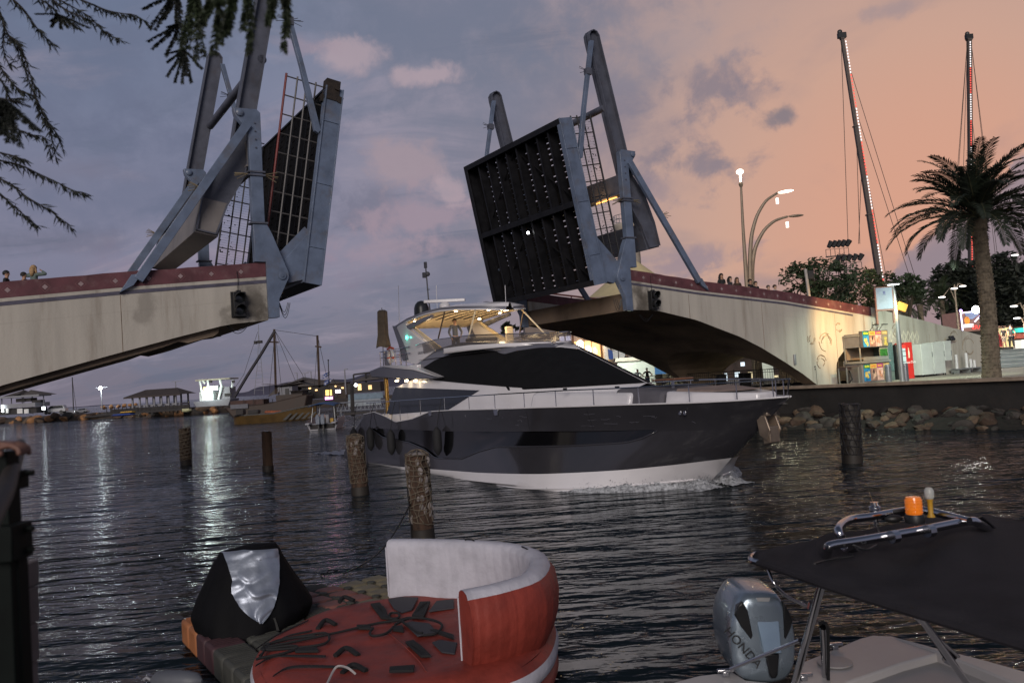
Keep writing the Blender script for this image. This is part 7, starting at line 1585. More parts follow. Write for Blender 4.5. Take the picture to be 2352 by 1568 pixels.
# small motor boat with blue canopy seen from astern
Y = 80; k = K(1, Y); t_ = thing('small_motor_boat', 'small white motor boat with a blue canopy and two outboards, stern on', 'motor boat', pY(741, 985, Y)); c = pY(741, 985, Y); bw = pm('boat_white', (.24, .24, .27), .35, var=.05)
mb = MB(); vs = []; n_ = 14
for i in range(n_ + 1):
    f_ = i / n_; w_ = 36 * k * (1 - max(0, f_ - .4) ** 2 * 2.2); z1 = 24 * k + .35 * f_; vs += [(c.x - w_ * .75, Y + 6.5 * f_, -.2), (c.x - w_, Y + 6.5 * f_, z1 * .55), (c.x - w_, Y + 6.5 * f_, z1), (c.x + w_, Y + 6.5 * f_, z1), (c.x + w_, Y + 6.5 * f_, z1 * .55), (c.x + w_ * .75, Y + 6.5 * f_, -.2)]
mb.add(vs, [(6 * i + q, 6 * i + 6 + q, 6 * i + 7 + q, 6 * i + 1 + q) for i in range(n_) for q in (0, 1, 3, 4)]); mb.add([vs[i] for i in (0, 1, 4, 5)], [(0, 1, 2, 3)]); mb.build('hull', bw, t_, smooth=True, ang=30)
mb = MB(); mb.box((c.x, Y + 3, 13 * k), (66 * k, 6, .1)); mb.build('deck', bw, t_); mb = MB(); mb.box((c.x, Y - .05, 8 * k), (56 * k, .06, 10 * k)); mb.build('transom', darkc, t_)
for s_ in (-1, 1):
    mb = MB(); mb.box((c.x + s_ * 30 * k, Y - .3, 16 * k), (10 * k, 1, 4 * k)); mb.build('swim_step', bw, t_, bevel=.03)
    mb = MB(); mb.prism([(-.18, 0), (-.22, .6), (-.12, .95), (.12, .95), (.22, .6), (.18, 0)], -.4, .3, lambda a, b, t: (c.x + s_ * 5.5 * k + a, Y - .5 + t, .55 + b)); ob = mb.build('outboard', pm('outboard_blue_grey', (.12, .14, .18), .3, coat=.4), t_, bevel=.05); mb = MB(); mb.box((c.x + s_ * 5.5 * k, Y - .5, .2), (.14, .3, .8)); mb.build('outboard_leg', black, ob)
for u0, u1 in ((712, 716), (768, 764)):
    for y_ in (.5, 3.5): mb = MB(); p_, q_ = pY(u0, 972, Y), pY(u1, 932, Y); mb.tube([(p_.x, Y + y_, p_.z), (q_.x, Y + y_, q_.z)], .04, 5); mb.build('canopy_pole', alu, t_)
mb = MB(); z0 = pY(741, 930, Y).z; mb.grid(lambda i, j: (c.x - 30 * k + 60 * k * i, Y - .2 + 4.6 * j, z0 + .25 * math.sin(math.pi * i) - .1 * (2 * j - 1) ** 2), 12, 6); mb.build('canopy', pm('canopy_blue', (.025, .06, .15), .8, var=.1), t_, smooth=True, solid=.05)
mb = MB(); mb.box((c.x + 20 * k, Y + .5, 20 * k), (8 * k, .4, 10 * k)); mb.build('yellow_bin', pm('bin_yellow', (.4, .24, .04), .6), t_, bevel=.03); mb = MB(); mb.box((c.x - 5 * k, Y + 2.2, 22 * k), (22 * k, .8, 22 * k)); mb.build('console', grey_w, t_, bevel=.05)
# ================================================================== MOORING PILES
pile_w = pm('pile_wood', (.05, .028, .018), .9, var=.4, scale=3, bump=.7, bscale=14, streak=True); rope_m = pm('net_rope', (.115, .09, .065), .9, var=.3, scale=8); pile_p = pm('pile_pale_sacking', (.17, .15, .145), .9, var=.4, scale=3, bump=.6, bscale=10); pile_d = pm('pile_wet', (.02, .016, .013), .6, var=.3)
for i, (ut, vt, ub, vb, w_, net, lab) in enumerate(((424, 984, 428, 1067, 25, 'b', 'rope-wrapped brown mooring pile farthest left'), (612, 991, 616, 1082, 25, '', 'plain brown mooring pile without a net'), (815, 1004, 828, 1135, 40, 'n', 'netted mooring pile in front of the yacht stern'), (957, 1044, 972, 1240, 54, 'w', 'nearest mooring pile, net over pale sacking'), (1951, 928, 1958, 1062, 45, 'd', 'dark netted mooring pile before the right boulders'))):
    b_ = pz(ub, vb); Y = b_.y; top = pY(ut, vt, Y); rad = K(w_, Y) / 2; H = top.z; t_ = thing('mooring_pile', lab, 'mooring pile', V((b_.x, Y, 0)), 'mooring piles in the channel'); rr = random.Random(i)
    lean = (top.x - b_.x)
    def cpt(z, an, r_): return V((b_.x + lean * z / H + r_ * math.cos(an), Y + r_ * math.sin(an), z))
    n_, m_ = 22, 30; vs = []; bumps = [[rr.uniform(-.06, .06) for _ in range(n_)] for _ in range(m_ + 1)]
    for a in range(m_ + 1):
        z = -1.0 + (H + 1.0) * a / m_
        for q in range(n_): vs.append(cpt(z + (rr.uniform(-.05, .05) if a == m_ else 0), 2 * math.pi * q / n_, rad * (.90 + .05 * math.sin(3 * q + i) * .5 + bumps[a][q] * (1.6 if net else .5))))
    mb = MB(); mb.add(vs, [(a * n_ + q, a * n_ + (q + 1) % n_, (a + 1) * n_ + (q + 1) % n_, (a + 1) * n_ + q) for a in range(m_) for q in range(n_)] + [tuple(m_ * n_ + q for q in range(n_))])
    mb.build('trunk', pile_d if net == 'd' else pile_w, t_, smooth=True, ang=60)
    mb = MB(); mb.tube([cpt(z, 0, 0) for z in (-1.0, .28)], rad * 1.02, 20); mb.build('wet_foot', pile_d, t_, smooth=True)
    if net == 'w' or net == 'n':
        mb = MB()
        for a in range(26 if net == 'w' else 10):
            z = rr.uniform(H * (.25 if net == 'w' else .7), H * .97); an = rr.uniform(math.pi, 2 * math.pi); mb.ball(cpt(z, an, rad * .88), rad * rr.uniform(.16, .30), 8, (.9, .5, 1.4))
        mb.build('sacking', pile_p, t_, smooth=True)
        mb = MB(); mb.ball(cpt(H, 0, 0), rad * .86, 16, (1, 1, .30)); mb.build('cap', pile_p if net == 'w' else rope_m, t_, smooth=True)
    if net:
        z0 = H * (.22 if net in 'wn' else .15); nv_, nr_ = (13, 13) if net in 'wn' else (16, 9); th = .013 if net != 'b' else .02
        for part_, nm in ((0, 'net_upright'), (1, 'net_ring')):
            mb = MB()
            if part_ == 0:
                for q in range(nv_): an = 2 * math.pi * q / nv_; ph = rr.uniform(0, 6); mb.tube([cpt(z0 + (H + .02 - z0) * a / 16, an + .17 * math.sin(a * 1.1 + ph) + rr.uniform(-.05, .05), rad * 1.0) for a in range(17)], th * .9, 4)
                if net in 'wn':
                    for q in range(9): an = 2 * math.pi * q / 9; mb.tube([cpt(H + .01, an, rad * .98), cpt(H + .10, an, rad * .5), cpt(H + .13, an + .4, 0)], th * 1.1, 4)
            else:
                for a in range(nr_ + (6 if net == 'b' else 0)):
                    z = z0 + (H - z0) * (a / (nr_ + (5 if net == 'b' else -1))) ** .9; til = rr.uniform(-.10, .10); mb.tube([cpt(z + til * math.cos(2 * math.pi * q / 20) + rr.uniform(-.02, .02), 2 * math.pi * q / 20, rad * 1.02) for q in range(20)], th, 4, closed=True)
                if net == 'b':
                    for q in range(8): mb.tube([cpt(z0 + (H - z0) * (q / 9 + .12 * a / 10), math.pi + math.pi * a / 10, rad * 1.05) for a in range(11)], .03, 5)
            mb.build(nm, rope_m if net != 'd' else darkrail, t_)
    if net in ('w',):
        mb = MB(); p0 = cpt(.9, 3.9, rad * 1.05); e_ = pz(790, 1316, .45); mb.tube([p0.lerp(e_, f_ / 12) + V((0, 0, -.5 * math.sin(math.pi * f_ / 12) * .6)) for f_ in range(13)], .018, 5); mb.tube([cpt(1.3, 3.6, rad * 1.05), cpt(.7, 3.75, rad * 1.06), cpt(.05, 3.8, rad * 1.05)], .015, 5); mb.build('mooring_line', black, t_)
# ================================================================== FLOATING DOCK AND COVERED WATERCRAFT
ZD = .38
d0 = pz(412, 1420, ZD); d1 = pz(565, 1568, ZD); ea = (d1 - d0); ea.z = 0; ea.normalize(); eb = V((-ea.y, ea.x, 0)); 
if eb.x < 0: eb = -eb
dock = thing('floating_dock', 'modular plastic float dock in faded orange, grey, pink and tan under the covered craft', 'floating dock', rotz(V((d0.x, d0.y, 0)), 0))
dm = {'o': pm('float_orange', (.28, .105, .04), .6, var=.15, scale=3), 'p': pm('float_purple', (.05, .022, .026), .6, var=.15, scale=3), 'g': pm('float_grey_green', (.05, .05, .043), .65, var=.15, scale=3), 'k': pm('float_pink', (.19, .075, .06), .6, var=.15, scale=3), 't': pm('float_tan', (.16, .135, .085), .6, var=.15, scale=3), 'd': pm('float_dark_green', (.015, .035, .02), .8, var=.2, scale=6)}
CS = .5
def fcube(i, j, m_):
    c = d0 + ea * CS * (i + .5) + eb * CS * (j + .5) + V((0, 0, -ZD + ZD / 2)); Rm = Matrix((ea, eb, V((0, 0, 1)))).transposed()
    mb = MB(); mb.box(c, (CS * .94, CS * .94, ZD), Rm); o = mb.build('float_cube', dm[m_], dock, bevel=.05)
    mb = MB()
    for q in range(5): mb.box(c + ea * (-.16 + .08 * q) + V((0, 0, ZD / 2 + .003)), (.03, CS * .7, .01), Rm)
    mb.build('grip_ribs', dm[m_], o)
lay = {}
for i in range(-1, 8):
    for j in range(0, 5):
        lay[(i, j)] = 'g'
for i in range(0, 8): lay[(i, 0)] = 'ooppgggg'[i]
for i in range(0, 3): lay[(i, 1)] = 'o'
d1b = pz(795, 1335, ZD) - d0; 
for (i, j), m_ in lay.items():
    if i == -1 and j < 3: continue
    fcube(i, j, m_)
# far corner of tan and pink floats
e0_ = pz(705, 1388, ZD); ex_ = (pz(860, 1335, ZD) - pz(765, 1310, ZD)); ex_.z = 0; ex_.normalize(); ey_ = V((-ex_.y, ex_.x, 0))
if ey_.y < 0: ey_ = -ey_
Rm = Matrix((ex_, ey_, V((0, 0, 1)))).transposed(); o_ = pz(735, 1385, ZD)
for a in range(-1, 6):
    for b in range(0, 4):
        c = o_ + ex_ * CS * (a - .5) * .9 + ey_ * CS * (b + .2) * .9 + V((0, 0, -ZD / 2 + .02))
        mb = MB(); mb.box(c, (CS * .84, CS * .84, ZD), Rm); o = mb.build('float_cube', dm['t' if (a > 1 or b > 1) else 'k'], dock, bevel=.07)
        mb = MB(); mb.lathe([(.07, 0), (.07, .02), (.03, .03)], c + ex_ * CS * .43 + ey_ * CS * .43 + V((0, 0, ZD / 2 - .01)), 8); mb.build('joint_pin', dm['g'], o)
mb = MB(); mb.tube([pz(740, 1327, ZD + .03), pz(735, 1318, ZD + .05), pz(760, 1316, ZD + .03), pz(775, 1308, ZD + .06), pz(752, 1310, ZD + .03), pz(745, 1322, ZD + .03)], .015, 5); mb.build('rope_end', black, dock)
# covered jet craft
cv = pm('black_cover', (.004, .004, .005), .7, var=.2, scale=3, bump=.25, bscale=5, spec=.12); silver = pm('silver_cover', (.30, .33, .39), .42, .65, var=.15, scale=3, bump=.35, bscale=4)
bc = pz(583, 1440, ZD); Yc = bc.y + .35; cc = pY(583, 1430, Yc); jx = thing('covered_jet_ski', 'jet ski under a black cover with a crumpled silver patch, parked on the float dock', 'jet ski', V((bc.x, Yc, ZD)))
kk = K(1, Yc); XL = {0: (-92, 84), .10: (-122, 116), .25: (-136, 130), .42: (-124, 116), .62: (-104, 94), .82: (-86, 76), 1.0: (-68, 60)}
hs = sorted(XL); Htop = pY(575, 1256, Yc).z - ZD
def cover(th, h):
    l = lerp_poly([(q, XL[q][0]) for q in hs], h) * kk; r_ = lerp_poly([(q, XL[q][1]) for q in hs], h) * kk; cx_ = (l + r_) / 2 + .0; ax = (r_ - l) / 2; by = .78 * max(0, 1 - h) ** .8 + .20
    fold = 1 + .018 * math.sin(th * 9 + h * 4) * (1 - h) + .012 * math.sin(th * 17 + 2) * (1 - h * .6)
    c_, s_ = math.cos(th), math.sin(th); pw = .93
    x = cc.x + cx_ + ax * math.copysign(abs(c_) ** pw, c_) * fold; y = Yc + by * math.copysign(abs(s_) ** pw, s_) * fold + .10 * (1 - h)
    z = ZD - .12 + (Htop + .12) * h + (.04 * math.sin((x - cc.x) * 2.5) if h > .9 else 0)
    return V((x, y, z))
mb = MB(); n_, m_ = 72, 26; vs = [cover(2 * math.pi * a / n_, b / m_) for b in range(m_ + 1) for a in range(n_)]; vs.append(cover(0, 1).lerp(cover(math.pi, 1), .5) + V((0, 0, .05)))
mb.add(vs, [(b * n_ + a, b * n_ + (a + 1) % n_, (b + 1) * n_ + (a + 1) % n_, (b + 1) * n_ + a) for b in range(m_) for a in range(n_)] + [(m_ * n_ + a, m_ * n_ + (a + 1) % n_, (m_ + 1) * n_) for a in range(n_)]); mb.build('cover', cv, jx, smooth=True, ang=70)
mb = MB(); rr = random.Random(3)
cg_ = [(math.pi + math.pi * a / 40, b / 30) for a in range(41) for b in range(31)]; cgp = [proj(cover(*q)) for q in cg_]
def oncover(u, v):
    k_ = min(range(len(cg_)), key=lambda n: (cgp[n][0] - u) ** 2 + (cgp[n][1] - v) ** 2); th, h = cg_[k_]
    for _ in range(6):
        p0 = proj(cover(th, h)); pa = proj(cover(th + .01, h)); pb_ = proj(cover(th, h + .01)); a_ = (pa[0] - p0[0]) / .01; b_ = (pb_[0] - p0[0]) / .01; c_ = (pa[1] - p0[1]) / .01; d_ = (pb_[1] - p0[1]) / .01; det = a_ * d_ - b_ * c_
        if abs(det) < 1: break
        eu, ev = u - p0[0], v - p0[1]; th += max(-.1, min(.1, (eu * d_ - ev * b_) / det)); h += max(-.1, min(.1, (a_ * ev - c_ * eu) / det)); h = min(1, max(0, h)); th = min(2 * math.pi, max(math.pi, th))
    return cover(th, h)
PL = [(0, 512, 642), (.2, 524, 644), (.42, 536, 645), (.6, 534, 640), (.78, 552, 632), (.92, 580, 618), (1, 598, 606)]
def patch(i, j):
    t_ = 1 - j; l = lerp_poly([(q[0], q[1]) for q in PL], t_); r_ = lerp_poly([(q[0], q[2]) for q in PL], t_); u = l + (r_ - l) * i; v = 1258 + 172 * t_ + 6 * math.sin(i * 3) * (1 - t_)
    q = oncover(u, v); cr = .03 * math.sin(i * 5 + t_ * 9) + .035 * math.exp(-((t_ - .42 - .25 * i + .05 * math.sin(i * 9)) / .05) ** 2) + .012 * math.sin(t_ * 23 + i * 5) + .02 * math.exp(-((t_ - .68 + .1 * i) / .04) ** 2); return q + V((0, -.03 - abs(cr), .008))
mb.grid(patch, 30, 40)
tp_ = [patch(i / 30, 1) for i in range(31)]; mb.add(tp_ + [p_.lerp(tp_[15], .12) + V((0, .20, .0)) for p_ in tp_], [(i, i + 1, 32 + i, 31 + i) for i in range(30)]); mb.build('silver_patch', silver, jx, smooth=True, ang=60)
mb = MB(); mb.prism([(-.55, 0), (-.5, .18), (.5, .18), (.55, 0)], -.6, .7, lambda a, b, t: (cc.x + a, Yc + t, ZD + b)); mb.build('hull', black, jx)
# ================================================================== INFLATABLE TOWABLE
ZT = .62
tube_r = pm('red_nylon', (.225, .034, .022), .6, var=.22, scale=2.2, bump=.55, bscale=5); tube_w = pm('white_nylon', (.46, .45, .50), .6, var=.10, scale=3, bump=.5, bscale=6); strap = pm('black_webbing', (.010, .010, .011), .8, var=.1)
cP = [pz(590, 1500, ZT), pz(640, 1445, ZT), pz(760, 1393, ZT), pz(890, 1368, ZT), pz(1060, 1352, ZT), pz(1180, 1365, ZT), pz(1258, 1405, ZT), pz(1255, 1470, ZT), pz(1190, 1525, ZT), pz(1060, 1560, ZT), pz(900, 1585, ZT), pz(740, 1600, ZT), pz(620, 1570, ZT)]
def closed_curve(P, n):
    out_ = []; m = len(P)
    for i in range(m):
        p0, p1, p2, p3 = P[i - 1], P[i], P[(i + 1) % m], P[(i + 2) % m]
        for q in range(n):
            t_ = q / n; out_.append(.5 * ((2 * p1) + (p2 - p0) * t_ + (2 * p0 - 5 * p1 + 4 * p2 - p3) * t_ ** 2 + (3 * p1 - p0 - 3 * p2 + p3) * t_ ** 3))
    return out_
def open_curve(P, n):
    out_ = []; Q = [P[0] * 2 - P[1]] + P + [P[-1] * 2 - P[-2]]
    for i in range(1, len(Q) - 2):
        p0, p1, p2, p3 = Q[i - 1], Q[i], Q[i + 1], Q[i + 2]
        for q in range(n):
            t_ = q / n; out_.append(.5 * ((2 * p1) + (p2 - p0) * t_ + (2 * p0 - 5 * p1 + 4 * p2 - p3) * t_ ** 2 + (3 * p1 - p0 - 3 * p2 + p3) * t_ ** 3))
    out_.append(P[-1]); return out_
ring = closed_curve(cP, 8); cen = sum(ring, V((0, 0, 0))) / len(ring)
tw_ = thing('towable_tube', 'large red and white inflatable towable with a curved seat back', 'inflatable', V((cen.x, cen.y, 0)))
def rp(f_, z): return [V((cen.x + (p_.x - cen.x) * f_, cen.y + (p_.y - cen.y) * f_, z)) for p_ in ring]
NR = len(ring)
def rings(lv, name, m_, cap=False):
    mb = MB(); vs = []
    for f_, z in lv: vs += rp(f_, z)
    mb.add(vs, [(a * NR + q, a * NR + (q + 1) % NR, (a + 1) * NR + (q + 1) % NR, (a + 1) * NR + q) for a in range(len(lv) - 1) for q in range(NR)] + ([tuple((len(lv) - 1) * NR + q for q in range(NR))] if cap else [])); return mb.build(name, m_, tw_, smooth=True, ang=60)
mb = MB(); lv = [(.985, ZT - .06), (.95, ZT - .01), (.86, ZT + .01), (.7, ZT - .0), (.5, ZT + .005), (.3, ZT - .005), (.12, ZT)]; vs = []
for f_, z in lv:
    for q, p_ in enumerate(rp(f_, z)): vs.append(p_ + V((0, 0, .012 * math.sin(p_.x * 5.5) * (1 if f_ < .93 else 0) + .01 * math.sin(p_.x * 3 - p_.y * 7))))
mb.add(vs, [(a * NR + q, a * NR + (q + 1) % NR, (a + 1) * NR + (q + 1) % NR, (a + 1) * NR + q) for a in range(len(lv) - 1) for q in range(NR)] + [tuple((len(lv) - 1) * NR + q for q in range(NR))]); mb.build('deck', tube_r, tw_, smooth=True, ang=80)
rings([(.985, ZT - .06), (1.02, ZT - .10), (1.03, ZT - .13)], 'side_upper', tube_r)
rings([(1.03, ZT - .13), (1.045, ZT - .20), (1.04, ZT - .28), (1.01, ZT - .34), (.97, ZT - .37)], 'side_band', tube_w)
rings([(.97, ZT - .36), (1.02, ZT - .40), (1.035, ZT - .48), (1.0, ZT - .57), (.9, ZT - .63)], 'side_lower', tube_r)
# seat back: C-shaped wall
wp = [pz(893, 1366, ZT), pz(1000, 1371, ZT), pz(1100, 1380, ZT), pz(1180, 1395, ZT), pz(1222, 1425, ZT), pz(1205, 1472, ZT), pz(1140, 1500, ZT), pz(1062, 1518, ZT)]
wc = open_curve(wp, 26); NW = len(wc)
nrm = []
for i in range(NW): d_ = wc[min(NW - 1, i + 1)] - wc[max(0, i - 1)]; d_.normalize(); nrm.append(V((-d_.y, d_.x, 0)))     # outward
ctr = sum(wc, V((0, 0, 0))) / NW
if nrm[NW // 2].dot(wc[NW // 2] - ctr) < 0: nrm = [-x for x in nrm]
WH = lambda f_: .80 + .02 * math.sin(f_ * 3)
def wall(levels, name, m_, wr=.0):
    mb = MB(); vs = []
    for i in range(NW):
        f_ = i / (NW - 1)
        for o_, hz_ in levels: vs.append(wc[i] + nrm[i] * (o_ + wr * math.sin(i * .9 + hz_ * 2) * .6 + wr * math.sin(i * 2.1 + hz_) * .5 * math.sin(i * .13)) + V((0, 0, hz_ * WH(f_))))
    n_ = len(levels); mb.add(vs, [(i * n_ + q, (i + 1) * n_ + q, (i + 1) * n_ + q + 1, i * n_ + q + 1) for i in range(NW - 1) for q in range(n_ - 1)]); return mb.build(name, m_, tw_, smooth=True, ang=70)
wall([(.0, -.05), (.02, .3), (.01, .6), (.0, .85), (.01, .90)], 'seat_back_inside', tube_w, .0045)
wall([(.01, .89), (.03, .965), (.09, 1.0), (.17, 1.0), (.24, .965), (.27, .90)], 'top_roll', tube_w, .004)
wall([(.27, .90), (.33, .80), (.36, .55), (.34, .3), (.29, .1), (.22, -.06)], 'seat_back_outside', tube_r, .0035)
for idx in (0, NW - 1):
    mb = MB(); prof = [(.0, -.05), (.02, .3), (.01, .6), (.0, .85), (.03, .965), (.09, 1.0), (.17, 1.0), (.24, .965), (.27, .90), (.33, .80), (.36, .55), (.34, .3), (.29, .1), (.22, -.06)]
    mb.add([wc[idx] + nrm[idx] * o_ + V((0, 0, h_ * .80)) for o_, h_ in prof], [tuple(range(len(prof)))]); mb.build('end_panel', tube_r if idx else tube_w, tw_)
    mb = MB(); mb.tube([wc[idx] + V((0, 0, .8 * h_)) for h_ in (-.02, .3, .6, .88)], .014, 6); mb.build('end_piping', tube_w, tw_, smooth=True)
for i_, o_ in ((46, .12), (88, .12)):
    p_ = wc[i_] + nrm[i_] * o_ + V((0, 0, .8)); t2 = (wc[i_ + 1] - wc[i_]).normalized(); mb = MB(); mb.tube([p_ - t2 * .09, p_ - t2 * .06 + V((0, 0, .04)) - nrm[i_] * .05, p_ + t2 * .06 + V((0, 0, .04)) - nrm[i_] * .05, p_ + t2 * .09], .01, 5); mb.build('grab_cord', strap, tw_)
# handles, pads and rope on the deck
Z2 = lambda x, y, dz_=.0: pz((380 + x / 2.306) * .91875, (1300 + y / 2.306) * .91875, ZT + .015 + dz_)
def quadpad(name, pts, m_, th=.02):
    P = [Z2(*p_) for p_ in pts]; mb = MB(); n_ = len(P); mb.add(P + [p_ + V((0, 0, th)) for p_ in P], [tuple(range(n_)), tuple(range(2 * n_ - 1, n_ - 1, -1))] + [(i, (i + 1) % n_, n_ + (i + 1) % n_, n_ + i) for i in range(n_)]); mb.build(name, m_, tw_, bevel=.006)
padm = pm('pad_charcoal', (.035, .033, .04), .7, var=.15, scale=8)
for l in ([(1360, 460), (1430, 447), (1535, 450), (1500, 520), (1440, 538), (1395, 515)], [(1595, 530), (1640, 470), (1740, 460), (1740, 510)], [(1455, 600), (1500, 588), (1600, 600), (1640, 650), (1530, 672)], [(1615, 710), (1660, 695), (1760, 712), (1745, 775), (1670, 765)]): quadpad('foot_pad', l, padm)
for l in ([(1260, 490), (1315, 482), (1370, 575), (1320, 570)], [(1500, 560), (1545, 478), (1605, 476), (1570, 560)], [(1460, 710), (1510, 700), (1610, 790), (1550, 792)], [(1600, 640), (1640, 638), (1740, 670), (1740, 690)], [(1370, 855), (1515, 845), (1510, 875), (1368, 880)], [(820, 745), (950, 740), (960, 762), (825, 765)], [(1180, 612), (1260, 610), (1262, 632), (1185, 630)], [(1385, 620), (1445, 615), (1450, 648), (1390, 640)]): quadpad('handle_base', l, strap, .03)
for l in ([(955, 625), (1000, 590), (1060, 600)], [(1055, 780), (1120, 752), (1190, 778)], [(1080, 470), (1110, 455), (1165, 462)], [(1095, 880), (1160, 850), (1235, 868)], [(1290, 495), (1330, 520), (1350, 560)], [(1510, 550), (1550, 510), (1590, 480)], [(1480, 710), (1530, 740), (1590, 780)]):
    P = [Z2(*p_) for p_ in l]; P[1] = P[1] + V((0, 0, .035)); mb = MB(); mb.tube(open_curve(P, 6), .03, 8); mb.build('grab_handle', strap, tw_, smooth=True)
for l in ([(600, 745), (720, 665), (900, 580)], [(620, 780), (760, 680), (920, 640)], [(600, 840), (700, 790), (850, 785), (1000, 788)], [(700, 900), (780, 855), (900, 845), (1090, 850), (1240, 860)]):
    mb = MB(); P = open_curve([Z2(*p_) for p_ in l], 8); vs = []
    for p_ in P: vs += [p_ + V((0, -.028, .01)), p_ + V((0, .028, .01))]
    mb.add(vs, [(2 * i, 2 * i + 1, 2 * i + 3, 2 * i + 2) for i in range(len(P) - 1)]); mb.build('webbing', strap, tw_, solid=.012)
for l in ([(620, 790), (700, 700), (900, 660), (1000, 650), (1020, 690), (950, 720), (700, 745), (640, 735), (860, 690), (1050, 650), (1180, 620), (1300, 592), (1420, 575), (1490, 560), (1600, 570), (1670, 600), (1640, 650), (1560, 662)], [(1395, 610), (1350, 650), (1280, 665), (1255, 650), (1275, 620)], [(1420, 575), (1370, 560), (1375, 535), (1420, 535), (1420, 560), (1370, 568)], [(600, 800), (640, 790), (760, 765), (840, 735), (800, 722), (650, 740)], [(1400, 600), (1480, 565), (1560, 560)], [(640, 720), (800, 680), (940, 665)], [(1440, 580), (1520, 640), (1560, 650)]):
    mb = MB(); mb.tube(open_curve([Z2(x, y, .025) for x, y in l], 8), .016, 6); mb.build('tow_rope', strap, tw_, smooth=True)
mb = MB(); mb.tube(open_curve([Z2(1010, 940, .05), Z2(1050, 860, .12), Z2(1080, 838, .16), Z2(1130, 850, .12), Z2(1175, 885, .06)], 6), .012, 5); mb.build('cord_end', pm('cord_grey', (.35, .33, .33), .7), tw_, smooth=True)
mb = MB(); P = open_curve([Z2(1350, 640), Z2(1450, 720), Z2(1540, 810), Z2(1580, 870)], 6); mb.tube(P, .006, 4); mb.build('seam', tube_r, tw_)
# small moored fender at the bottom left, rope
fb = pz(405, 1562, .3); t_ = thing('boat_fender', 'pale grey fender lying at the bottom edge beside the float dock', 'fender', fb); mb = MB(); ax = (pz(450, 1560, .3) - pz(365, 1558, .3)).normalized(); mb.lathe([(.02, -.36), (.10, -.28), (.12, -.15), (.12, .15), (.10, .28), (.02, .36)], fb, 14, ax); mb.build('bladder', pm('fender_grey', (.09, .095, .11), .5), t_, smooth=True); mb = MB(); mb.tube([fb - ax * .36, fb - ax * .42 + V((0, 0, .03)), fb - ax * .46], .02, 6); mb.build('eye', pm('fender_eye', (.2, .2, .22), .5), t_)
# ================================================================== MOTOR BOAT AT THE LOWER RIGHT
B2 = lambda x, y: ((1650 + x / 2.585) * .91875, (1207 + y / 2.585) * .91875)
ZC = 2.05
canv = pm('black_canvas', (.027, .025, .029), .85, var=.15, scale=3, bump=.3, bscale=60, spec=.15); gelw = pm('boat_gelcoat', (.42, .40, .395), .35, var=.05, scale=2); sts = pm('polished_tube', (.50, .50, .52), .16, 1, var=.04); eng = pm('engine_silver', (.22, .27, .32), .28, .6, var=.05, coat=.5); engd = pm('engine_grey', (.10, .11, .13), .3, .5, var=.05, coat=.5)
mbt = thing('motor_boat', 'white motor boat with a black canopy and silver outboard at the lower right', 'motor boat', pz(2050, 1500, .0))
cz = lambda x, y, z=ZC: pz(*B2(x, y), z)
nearE = [cz(600, 490), cz(820, 560, ZC + .02), cz(1080, 650, ZC + .02), cz(1500, 780, ZC + .01), cz(2000, 930), cz(2700, 1140)]
farE = [cz(660, 455, ZC - .0), cz(1150, 350, ZC + .03), cz(1500, 270, ZC + .02), cz(1950, 195, ZC), cz(2350, 245, ZC + .02), cz(3100, 300, ZC)]
nE, fE = open_curve(nearE, 6), open_curve(farE, 6); n_ = len(nE); mb = MB()
def can(i, j): a = nE[min(n_ - 1, int(i * (n_ - 1)))]; b_ = fE[min(n_ - 1, int(i * (n_ - 1)))]; return a.lerp(b_, j) + V((0, 0, .07 * math.sin(math.pi * j) - .04 * math.sin(i * 14 + j * 2) * math.sin(math.pi * j) + .02 * math.sin(i * 31) * math.sin(math.pi * j)))
mb.grid(can, n_ - 1, 14); mb.build('canopy', canv, mbt, smooth=True, solid=.012)
mb = MB(); mb.tube([p_ + V((0, 0, -.02)) for p_ in nE], .028, 8); mb.build('canopy_hem', canv, mbt, smooth=True); mb = MB(); mb.tube([p_ + V((0, 0, -.02)) for p_ in fE], .028, 8); mb.build('canopy_hem', canv, mbt, smooth=True)
mb = MB(); mb.tube(open_curve([cz(690, 520, ZC - .02), cz(600, 500, ZC), cz(585, 478, ZC + .0), cz(615, 458, ZC), cz(670, 455, ZC)], 5), .022, 8); mb.build('canopy_hoop', sts, mbt, smooth=True)
def st_tube(name, l, r_=.022, m_=None):
    mb = MB(); mb.tube(open_curve([cz(*p_) for p_ in l], 5), r_, 10); return mb.build(name, m_ or sts, mbt, smooth=True)
st_tube('rack_tube', [(1072, 510, ZC + .02), (1085, 430, ZC + .18), (1110, 400, ZC + .22), (1300, 370, ZC + .23), (1700, 300, ZC + .24), (1990, 245, ZC + .24), (2060, 262, ZC + .2), (2130, 300, ZC + .08)], .036)
st_tube('rack_tube', [(1280, 465, ZC + .04), (1215, 400, ZC + .15), (1160, 330, ZC + .26), (1160, 280, ZC + .3), (1230, 235, ZC + .3), (1380, 212, ZC + .3), (1600, 175, ZC + .3), (1720, 178, ZC + .3), (1840, 205, ZC + .28), (2000, 245, ZC + .26)], .034)
for x_, y_, z_ in ((1510, 345, .24), (1740, 308, .24), (1205, 395, .2)): p_ = cz(x_, y_, ZC + z_); mb = MB(); mb.lathe([(.050, -.03), (.050, .03)], p_, 12, (cz(1990, 245, ZC + .24) - cz(1110, 400, ZC + .24)).normalized()); mb.build('tube_clamp', sts, mbt)
